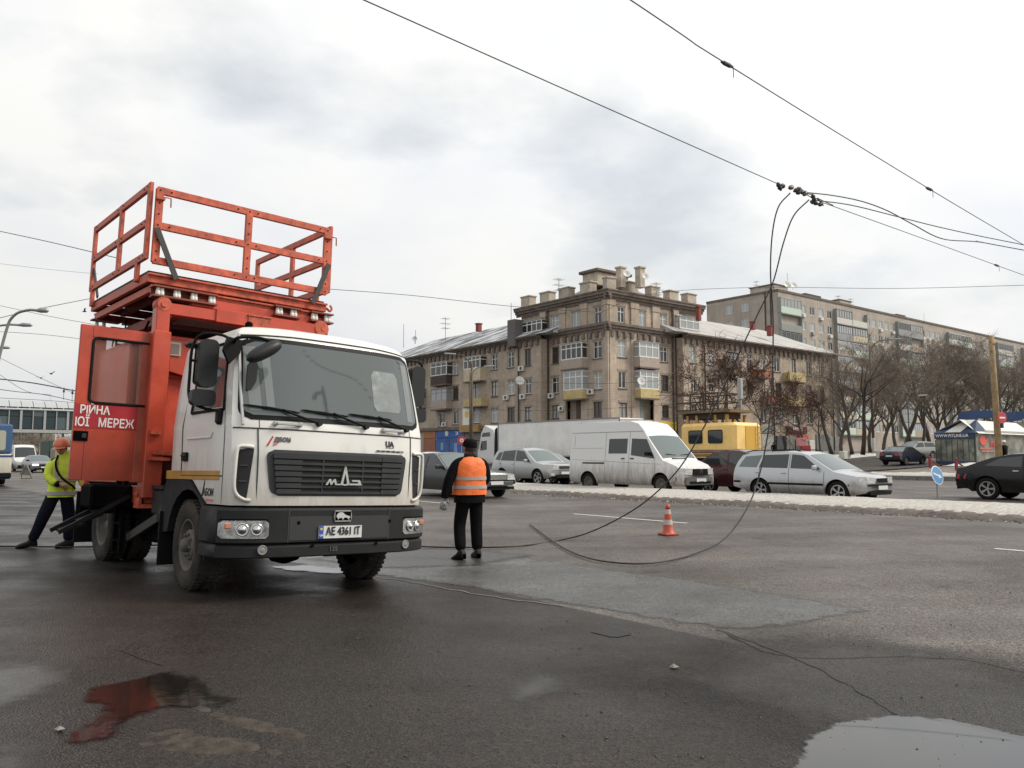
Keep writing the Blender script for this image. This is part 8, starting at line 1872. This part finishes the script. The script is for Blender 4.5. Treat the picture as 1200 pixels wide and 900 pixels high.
RT = [(986,531,78,405,0, 'bare tree with slim trunk just right of the block end wall'),(999,531,74,398,2, 'bare tree with thick dark trunk behind the whitewashed blocks'),(1011,530,76,402,1, 'bare tree with twin dark trunk left of the white footed lamp'),(1035,529,86,405,0, 'bare tree rising behind the pale estate car, wide crown'),(1050,528,92,398,2, 'tall narrow bare tree behind the two cars on the side street'),
      (1070,527,88,412,1, 'bare tree behind the dark blue sedan, low wide crown'),(1083,526,80,420,3, 'leaning bare tree beside the left corner of the kiosk'),(1098,526,96,404,2, 'bare tree above the kiosk blue roof corner'),(1115,526,92,412,0, 'bare tree above the white kiosk panel'),(1132,526,98,405,1, 'bare tree left of the timber pole top, wide crown'),
      (1150,526,90,418,2, 'bare tree just left of the timber pole'),(1168,526,96,410,0, 'bare tree right behind the timber pole'),(1186,526,92,402,1, 'bare tree right of the timber pole with dark crown'),(1204,526,96,408,2, 'bare tree cut by the right edge of the picture'),(1060,527,112,400,1, 'far bare tree deeper in the row, before the panel block'),(1020,529,108,408,0, 'far bare tree behind the white footed lamp'),(1105,526,118,402,0, 'far bare tree behind the kiosk roof ridge'),(1142,526,120,406,2, 'far narrow bare tree behind the market gable'),(1178,526,122,404,1, 'far bare tree behind the right end of the kiosk roof'),(975,531,96,425,1, 'low bare tree against the end of the right wing'),(1090,526,108,408,1, 'far wide bare tree behind the leaning trunk'),(1160,526,108,412,0, 'far bare tree deep behind the timber pole')]
for i, (px, py, d_, ht, k, lab) in enumerate(RT): tree(PROTO[k], px, py, d_, ht - 12, lab, rz=i * 1.7, proto_h=(14,13,15,12)[k], sx=1.12)
PN = [tree_mesh(51,9,.68,.016,1.0, leaves=.14, tm=M_TWIGR), tree_mesh(64,9,.6,.017,.95, lean=.30, leaves=.05, tm=M_TWIGR)]
tree(PN[0], 846,545,58,388, 'bare tree with russet dead leaves behind the yellow lorry platform', rz=.4, proto_h=9, grp='bare trees before the right wing', sx=.92)
tree(PN[1], 884,541,62,405, 'dark leaning bare tree to the right of the yellow lorry', rz=-.2, proto_h=9, grp='bare trees before the right wing', sx=.8)
tree(PN[1], 946,533,84,432, 'bare tree with dark forked trunk before the meat shop', rz=2.4, proto_h=9, grp='bare trees before the right wing', sx=.8)
tree(PN[0], 962,533,86,445, 'small bare tree right of the meat shop', rz=1.1, proto_h=9, grp='bare trees before the right wing', sx=.7)

# ================================================================== FAR LEFT: covered footbridge, traffic, trees
BA = 146.0; BF = Facade(BA, False)
br = empty('footbridge', (0,0,0)); tag(br, 'glazed covered footbridge crossing the road at the far left', 'bridge')
def bz(y): return BF.uv(48, y)[1]
s0_, s1_ = BF.uv(-130,500)[0], BF.uv(300,500)[0]
zb0, zb1, zg1, zrf = bz(513.5), bz(503.5), bz(481), bz(475)
M_BRW = mat("bridge white beam", (.34,.35,.34),.6, var=.15); M_BRG = mat("bridge glass", (.03,.045,.052),.1, spec=.25); M_BRR = mat("bridge vaulted roof", (.40,.42,.42),.45, var=.12); M_BRG2 = mat("bridge glass pale", (.08,.11,.12),.1, spec=.3)
b = MB(); BF.box(b, s0_, s1_, zb1 - .5, zb1,-4.0,.1); b.build('deck_beam', M_BRW, br)
step_ = 1.62; k = 0; s = s0_
while s < s1_:
    big = k % 2 == 0
    b = MB(); BF.box(b, s + .06, s + step_ - .06, zb1 + .1, zb1 + (zg1 - zb1) * .66,-.10,-.05); b.build('pane', M_BRG2 if (k * 7) % 5 == 1 else M_BRG, br)
    b = MB(); BF.box(b, s + .06, s + step_ - .06, zb1 + (zg1 - zb1) * .68, zg1,-.10,-.05); b.build('pane', M_BRG2 if (k * 3) % 4 == 1 else M_BRG, br)
    b = MB(); BF.box(b, s - (.16 if big else .06), s + (.16 if big else .06), zb1 + .002, zg1,-.06,.12); b.build('mullion', M_BRW, br)
    if k % 1 == 0:
        b = MB(); b.smooth = True; b.grid(lambda u, v, s=s: BF.P(s + .04 + (step_ - .08) * u, zg1 + .12 + (zrf - zg1 + .6) * sin(pi * (.08 + .84 * v)),.25 - 4.4 * v),3,10); b.build('roof_segment', M_BRR, br)
    s += step_; k += 1
b = MB(); BF.box(b, s0_, s1_, zg1, zg1 + .14,-4.2,.2); b.build('eave_beam', M_BRW, br)
b = MB(); BF.box(b, s0_, s1_, zb1 + .1, zg1,-3.9,-3.8); b.build('rear_glazing', M_BRG, br)
for px in (17,50,76,-40,200): u = BF.uv(px, 520)[0]; b = MB(); BF.box(b, u - .16, u + .16,0, zb1 - .502,-2.2,-1.8); b.build('pillar', M_BRW, br)
# far blocks beyond the bridge
def far_block(x0, x1, yt, d_, lab, m_, rows, cols):
    P0, P1 = at_depth(x0, yt, d_), at_depth(x1, yt, d_); o = empty('apartment_block', (P0.x, P0.y, .2)); tag(o, lab, 'building'); W_ = P1.x - P0.x; H_ = P0.z
    b = MB(); b.box((W_ / 2,6, H_ / 2),(W_, 12, H_)); b.build('wall', m_, o)
    wm_ = MB(); wm_.box((0,0,0),(W_ / cols * .5,.1, H_ / rows * .5)); wm_ = wm_.mesh('window', M_GLASSB)
    for i in range(rows):
        for j in range(cols): inst(wm_, 'window', o, (W_ * (j + .5) / cols, -.02, H_ * (i + .55) / rows))
M_FARB = mat("far block wall", (.26,.23,.19),.9, var=.2, vscale=.2)
far_block(14,40,506,260, 'pale far apartment block glimpsed under the footbridge', M_FARB, 5,7)
far_block(-60,12,500,300, 'grey far apartment block behind the trolleybus', mat("far block grey", (.2,.19,.18),.9, var=.2, vscale=.2),6,10)
for i, (px, d_, ht, k, lab) in enumerate(((40,190,500,0, 'far bare tree under the footbridge, left of the thin pillar'),(58,185,502,1, 'far bare tree under the footbridge above the grey sedan'),(74,180,500,2, 'far bare tree under the footbridge above the helmet'),(88,190,499,1, 'far bare tree beside the truck door under the footbridge'),(28,200,503,1, 'far bare tree under the footbridge above the white minibus'),(66,210,498,0, 'farthest bare tree under the footbridge'),(105,200,498,0, 'far bare tree hidden behind the truck door'),(5,200,470,1, 'dark bushy tree behind the trolleybus'))):
    tree(PROTO[k], px, 541, d_, ht, lab, 'far trees beyond the footbridge', i * 2.1,(14,13,15,12)[k], 1.5)
tree(PROTO[2], 54,541,230,462, 'tall bare poplar rising above the footbridge roof', 'far trees beyond the footbridge', 1.0,15,.45)
# trees and low blocks closing the far horizon behind the truck
M_FARW = mat("far tree mass", (.075,.065,.055),.95, var=.4, vscale=.3)
b = MB(); b.smooth = True; rr = random.Random(77)
for k in range(1400):
    a = rr.uniform(150,330); s = rr.uniform(-60,50); p = SA(s, a); h_ = rr.uniform(1,9); c = (p.x, p.y, h_); r_ = rr.uniform(.5,1.4)
    for j in range(3): q = Vector((rr.gauss(0, r_), rr.gauss(0, r_), rr.gauss(0, r_))); b.tube([Vector(c), Vector(c) + q], .04,3, False)
tag(b.build('far_woods', M_FARW), 'brown mass of bare trees closing the street far beyond the footbridge', 'woods', kind='stuff')
# trolleybus rear
tb = place('trolleybus', 4.6, a_at(14,5.85) + 5.9, HEAD_A); tag(tb, 'blue and cream trolleybus cut by the left edge of the picture', 'trolleybus')
M_TBB = mat("trolleybus blue", (.03,.085,.19),.4, coat=.3, var=.1); M_TBC = mat("trolleybus cream", (.60,.57,.47),.45, coat=.2, dirt=((.2,.17,.13),.5,1.3,.6))
b = MB(); b.box((0,0,1.05),(11.8,2.5,1.1), None, .06); b.build('lower_body', M_TBC, tb); b = MB(); b.box((0,0,2.37),(11.8,2.5,1.52), None, .10); up_ = b.build('upper_body', M_TBB, tb)
b = MB(); b.box((0,0,1.50),(11.83,2.53,.10)); b.build('stripe', mat("dark blue stripe", (.03,.05,.2),.4), tb); b = MB(); b.box((0,0,.48),(11.6,2.46,.30)); b.build('skirt', M_TBB, tb)
b = MB(); b.box((-5.95,0,.52),(.25,2.5,.28), None, .05); b.build('rear_bumper', M_BLACKP, tb)
b = MB(); b.prism(rrect(-.95,.95,1.80,2.80,.12), lambda u, v, w_: Vector((-5.905 - w_, u, v)),.015); b.build('rear_window', mat("cream glass", (.36,.36,.28),.15, spec=.7), up_)  # cream is the base colour of the rear pane
for k in range(5): b = MB(); b.prism(rrect(-4.9 + k * 1.95,-3.2 + k * 1.95,1.75,2.75,.1), lambda u, v, w_: Vector((u, 1.252 + w_, v)),.012); b.build('side_window', M_CARGLASS, up_)
b = MB(); b.prism([(-5.6,3.14),(-4.6,3.5),(-3.2,3.5),(-2.6,3.14)], lambda u, v, w_: Vector((u, -.8 + w_, v)),1.6); b.build('roof_gear', M_DARKM, tb)
for x in (-3.6,3.4):
    for sd in (-1,1): add_wheel(tb, wm_lorry, (x, sd * 1.08,.5),0 if sd < 0 else pi)
# minibus, sedan and others coming under the bridge
pg = on_terrain(44,553.5); c = Car(4.6,1.76,1.44,2.7,.9,.32, [(-2.3,.85),(-2.2,.98),(-1.7,1.0),(.9,.94),(1.2,.92),(2.0,.80),(2.3,.62)], [(-1.8,1.0),(-1.0,1.38),(-.3,1.44),(.1,1.41),(1.15,.93)], mat("grey sedan paint", (.17,.175,.18),.3, metal=.4, coat=.5))
R_ = empty('sedan', (pg.x, pg.y, pg.z), OUT + .06); tag(R_, 'grey sedan with lit headlamps approaching from under the footbridge', 'car'); c.build_body(R_)
c.top_pane(1.08,.18, 'windscreen', M_CARGLASS2); c.side_pane([(-.1,1.02),(.8,.98),(.2,1.36),(-.1,1.38)], 'window', M_CARGLASS); c.front_patch(.42,.82,.60,.74, 'headlight', mat("lit headlamp", (.8,.8,.8),.2, emit=((1,.93,.95),1.6)), mirror=True); c.front_patch(-.36,.36,.58,.72, 'grille', M_BLACKP, .015); c.front_patch(-.7,.7,.26,.40, 'air_intake', M_BLACKP, .01); c.plate(.46); c.mirror(.7,1.0, M_BLACKP); c.wheels(wm_alloy)
pg = on_terrain(24,552); c = Car(5.4,1.95,2.45,3.2,.9,.34, [(-2.7,1.1),(-2.65,1.25),(1.6,1.22),(2.0,1.12),(2.55,.92),(2.7,.78)], [(-2.69,1.2),(-2.6,2.36),(-1.5,2.43),(.9,2.42),(1.25,2.25),(1.95,1.15)], mat("white minibus paint", (.60,.61,.60),.4, coat=.3, dirt=((.12,.10,.08),.3,1.0,.9)), ra=.42, wr=.84, rtaper=.02)
R_ = empty('minibus', (pg.x, pg.y, pg.z), OUT + .05); tag(R_, 'white minibus beside the trolleybus, coming from under the footbridge', 'van'); c.build_body(R_); c.top_pane(1.88,1.3, 'windscreen', M_CARGLASS, .05); c.side_pane([(-1.9,1.4),(.9,1.4),(.9,2.05),(-1.9,2.05)], 'window', M_CARGLASS); c.front_patch(.5,.88,.72,.9, 'headlight', M_LAMP, mirror=True); c.front_patch(-.42,.42,.7,.88, 'grille', M_BLACKP); c.front_patch(-.9,.9,.35,.58, 'bumper', M_BLACKP, .03); c.wheels(wm_van); c.mirror(1.5,1.4, M_BLACKP)
pg = on_terrain(20,549.5); q = empty('box_truck', (pg.x - 1, pg.y + 9, pg.z), OUT); tag(q, 'dark green box truck behind the white minibus', 'truck'); b = MB(); b.box((0,0,2.0),(6,2.4,2.3), None, .05); b.build('box_body', mat("dark green body", (.03,.06,.045),.6), q); b = MB(); b.box((3.9,0,1.4),(1.7,2.2,1.9), None, .25); b.build('cab', M_FARB, q)
for x in (-2,3.8):
    for sd in (-1,1): add_wheel(q, wm_lorry, (x, sd * 1.0,.5),0 if sd < 0 else pi)
pg = on_terrain(86,550); q = empty('box_truck', (pg.x, pg.y + 6, pg.z), OUT); tag(q, 'white box truck glimpsed behind the helmeted worker', 'truck'); b = MB(); b.box((0,0,2.1),(6,2.4,2.3), None, .05); b.build('box_body', M_TRAILER, q); b = MB(); b.box((3.9,0,1.5),(1.7,2.2,2.0), None, .25); cb2 = b.build('cab', M_FRAME, q)
b = MB(); b.box((4.76,0,1.85),(.05,1.9,.7), None, .02); b.build('windscreen', M_CARGLASS, cb2)
for x in (-2,3.8):
    for sd in (-1,1): add_wheel(q, wm_lorry, (x, sd * 1.0,.5),0 if sd < 0 else pi)

# ================================================================== OVERHEAD WIRES AND THE FALLEN CABLES
M_WIRE = mat("wire dark", (.03,.03,.032),.6); M_CABLE = mat("cable black", (.012,.012,.013),.5); M_CLAMP = mat("clamp iron", (.05,.045,.042),.6, var=.3)
ZW = 6.3
def at_h(px, py, z): return on_ground(px, py, z)
def wire(pts, r, lab, nm='overhead_wire', sag=0.0, m_=None, grp=None, n=10):
    if len(pts) < 9 and (r < .0125): # near wires run on beyond the picture
        pts = [Vector(p) for p in pts]; a_, z_ = pts[0], pts[-1]
        if a_.z > 6: pts = ([a_ + (a_ - pts[1]).normalized() * 14] if abs(a_.z - ZW) < .01 and a_.y < 12 else []) + pts + ([z_ + (z_ - pts[-2]).normalized() * 22] if z_.x > 9 else [])
    b = MB(); b.smooth = True; P = smooth_path(pts, n)
    b.tube(P, r, 5); return tag(b.build(nm, m_ or M_WIRE), lab, 'wire', grp)
wire([at_h(395,-14, ZW), at_h(640,95, ZW), at_h(915,217, ZW)], .0075, 'near overhead wire from the top edge down to the tangled joint')
wire([at_h(955,234, ZW), at_h(1080,279, ZW), at_h(1168,311, ZW), at_h(1240,337, ZW)], .0075, 'overhead wire running from the tangled joint to the right edge')
wire([at_h(715,-16, ZW), at_h(850,74, ZW), at_h(1090,222, ZW), at_h(1230,305, ZW)], .0075, 'upper overhead wire with two clamps crossing the top right')
def clamp(px, py, z, L, dirv, lab, tail=True, r=.026):
    p = at_h(px, py, z); d = Vector(dirv).normalized(); q = empty('wire_clamp', p); tag(q, lab, 'clamp')
    b = MB(); b.smooth = True; b.tube([-d * L, -d * L * .3, d * L * .3, d * L], [r * .6, r, r, r * .6], 8); b.build('body', M_CLAMP, q)
    for k in (-.5,.4): b = MB(); b.box(d * L * k, (.035,.035,.055), None, .01); b.build('bolt', M_CLAMP, q)
    if tail: b = MB(); b.tube(smooth_path([d * L, d * L * 1.15 + Vector((0,0,-.05)), d * L * 1.1 + Vector((0,0,-.13))], 4),.005,5); b.build('wire_tail', M_WIRE, q)
clamp(852,75.5, ZW, .11, ACROSS, 'small clamp on the upper wire, the one nearer the top edge'); clamp(1089,221.5, ZW, .12, ACROSS, 'small clamp on the upper wire, the one nearer the right edge'); clamp(1168,311, ZW, .13, ACROSS, 'small clamp on the lower wire near the right edge')
# the tangle of strain clamps and porcelain where the cables were torn off
kn = at_h(936,227, ZW); tg = empty('cable_joint', kn); tag(tg, 'dark tangle of clamps and insulators where the fallen cables hang', 'cable joint')
rr = random.Random(9); P0, P1 = at_h(913,216, ZW) - kn, at_h(962,237, ZW) - kn
for k in range(9):
    t = k / 8; c = P0.lerp(P1, t) + Vector((rr.uniform(-.04,.04), rr.uniform(-.05,.05), rr.uniform(-.06,.06))); d = (P1 - P0).normalized() + Vector((rr.gauss(0,.4), rr.gauss(0,.4), rr.gauss(0,.5))); d.normalize()
    b = MB(); b.smooth = True; b.lathe([(.010,-.085),(.034,-.055),(.044,-.02),(.030,0),(.044,.025),(.034,.05),(.010,.09)], c, d, 10, False); b.build('insulator' if k in (2,5) else 'clamp', mat("brown porcelain", (.10,.07,.06),.4) if k in (2,5) else M_CLAMP, tg)
for k in range(5):
    c = P0.lerp(P1, rr.random()); b = MB(); b.tube(smooth_path([c, c + Vector((rr.uniform(-.1,.15),0, rr.uniform(.02,.1))), c + Vector((rr.uniform(-.15,.25),0, rr.uniform(-.12,.12)))], 5),.009,5); b.build('wire_tail', M_WIRE, tg)
Dk = kn.y
def D(px, py, d_): return at_depth(px, py, d_)
G = lambda px, py: (lambda p: Vector((p.x, p.y, gz(p.dot(ACROSS)) + .03)))(on_terrain(px, py))
wire([D(926,226, Dk), D(912,243, Dk), D(905,275, Dk), D(903,320, Dk), D(906,375, Dk + .1), D(905,440, Dk + .1), D(901,500, Dk), D(889,560, Dk - .2), D(874,598, Dk - .6), D(848,632, Dk - 1.1), G(812,652), G(775,661), G(735,663), G(690,656.5), G(655,641), G(621,616)], .013, 'fallen cable hanging from the joint to the ground in a wide loop', 'fallen_cable', m_=M_CABLE, n=14)
wire([D(948,234, Dk), D(930,253, Dk), D(918,285, Dk), D(906,330, Dk), D(888,368, Dk), D(868,410, Dk), D(846,458, Dk + .1), D(822,506, Dk + .1), D(798,546, Dk), D(768,578, Dk), D(735,602, Dk + .1), D(690,624, Dk + .2), D(650,634, Dk + .1), G(600,642.5), G(540,643.5), G(490,642.5), G(420,640), G(300,639), G(200,640.5), G(100,643), G(20,642.5), G(-60,642)], .013, 'fallen cable slanting from the joint to the road and under the truck', 'fallen_cable', m_=M_CABLE, n=14)
wire([D(938,225, Dk), D(975,229, Dk + .6), D(1010,236, Dk + 1.2), D(1040,247, Dk + 1.8), D(1070,263, Dk + 2.4), D(1105,280, Dk + 3.2), D(1150,284, Dk + 4), D(1215,296, Dk + 5)], .012, 'thick slack cable from the joint to the right edge, the lower one at its end', 'slack_cable', m_=M_CABLE)
wire([D(958,235, Dk), D(1000,241, Dk + .9), D(1060,256, Dk + 2.0), D(1100,266, Dk + 2.8), D(1150,277, Dk + 3.7), D(1215,290, Dk + 5)], .011, 'thick slack cable from the joint to the right edge, straighter than its neighbour', 'slack_cable', m_=M_CABLE)
for pts, d0, d1, r, lab in (([(0,271),(60,284),(140,303)], 24,22,.011, 'thin wire from the left edge to the platform rail'),([(375,338),(480,346),(600,359),(700,366)], 60,70,.022, 'thin wire from the platform towards the block roof'),([(700,368),(760,345),(880,337),(1050,338),(1210,334)], 75,60,.018, 'faint wire over the block and panel block'),
                               ([(-10,375),(40,363),(110,349)], 40,46,.018, 'wire rising from the lamps towards the platform'),([(-10,356),(60,371),(120,382)], 60,60,.016, 'thin wire falling from the left edge above the lamps'),([(-10,388),(50,392),(110,399)], 60,60,.016, 'thin nearly level wire below the left lamp'),
                               ([(-10,443),(40,449),(100,460),(170,470)], 40,44,.030, 'thick contact wire at the far left above the footbridge'),([(-10,455),(20,459),(55,463),(110,475)], 52,60,.024, 'contact wire with spacers just above the footbridge'),([(-5,417),(50,444),(110,472)], 60,60,.015, 'thin stay wire slanting down to the footbridge'),([(-5,436),(30,458),(60,463)], 55,58,.015, 'short stay wire at the far left edge'),
                               ([(600,447),(660,449),(720,449),(800,444),(900,432)], 70,66,.014, 'thin wire sagging across the facade at third floor'),([(500,478),(640,481),(760,476),(900,466)], 72,68,.014, 'thin wire sagging across the facade at second floor'),([(-8,466),(50,469),(105,473)], 70,70,.02, 'lowest thin wire over the footbridge roof'),([(-8,308),(60,316),(115,321)], 60,60,.010, 'faint high wire at the left edge')):
    n_ = len(pts); wire([D(x, y, d0 + (d1 - d0) * i / (n_ - 1)) for i, (x, y) in enumerate(pts)], r, lab)
for (px, py, d_) in ((75,456,42),(85,458,42)):
    p = D(px, py, d_); q = empty('hanger', p); tag(q, 'thin hanger under the thick contact wire' + (' nearer the door' if px > 80 else ' farther from the door'), 'hanger'); b = MB(); b.tube([(0,0,.1),(0,0,-.55)], .012,5); b.build('rod', M_WIRE, q); b = MB(); b.box((0,0,-.1),(.10,.05,.16), None, .02); b.build('clip', M_CLAMP, q)
bird = MB(); bird.smooth = True; bird.lathe([(.005,-.16),(.05,-.08),(.06,0),(.04,.1),(.005,.16)], (0,0,0),(1,0,0),8, False); bird.smooth = False; bird.face([bird.vert(q) for q in ((.06,0,.02),(-.06,0,.02),(-.10,.38,.14),(.0,.40,.12))]); bird.face([bird.vert(q) for q in ((.06,0,.02),(-.06,0,.02),(-.10,-.36,.18),(0,-.38,.16))]); bm_ = bird.mesh('bird', M_DARKM)
for (px, py, lab) in ((48,443, 'small dark bird in flight, the left of two above the footbridge'),(60,438, 'small dark bird in flight, the right of two above the footbridge'),(99,365, 'small dark bird in flight beside the truck platform')): tag(inst(bm_, 'bird', None, D(px, py, 60),(.2,.1, px * .1)), lab, 'bird')
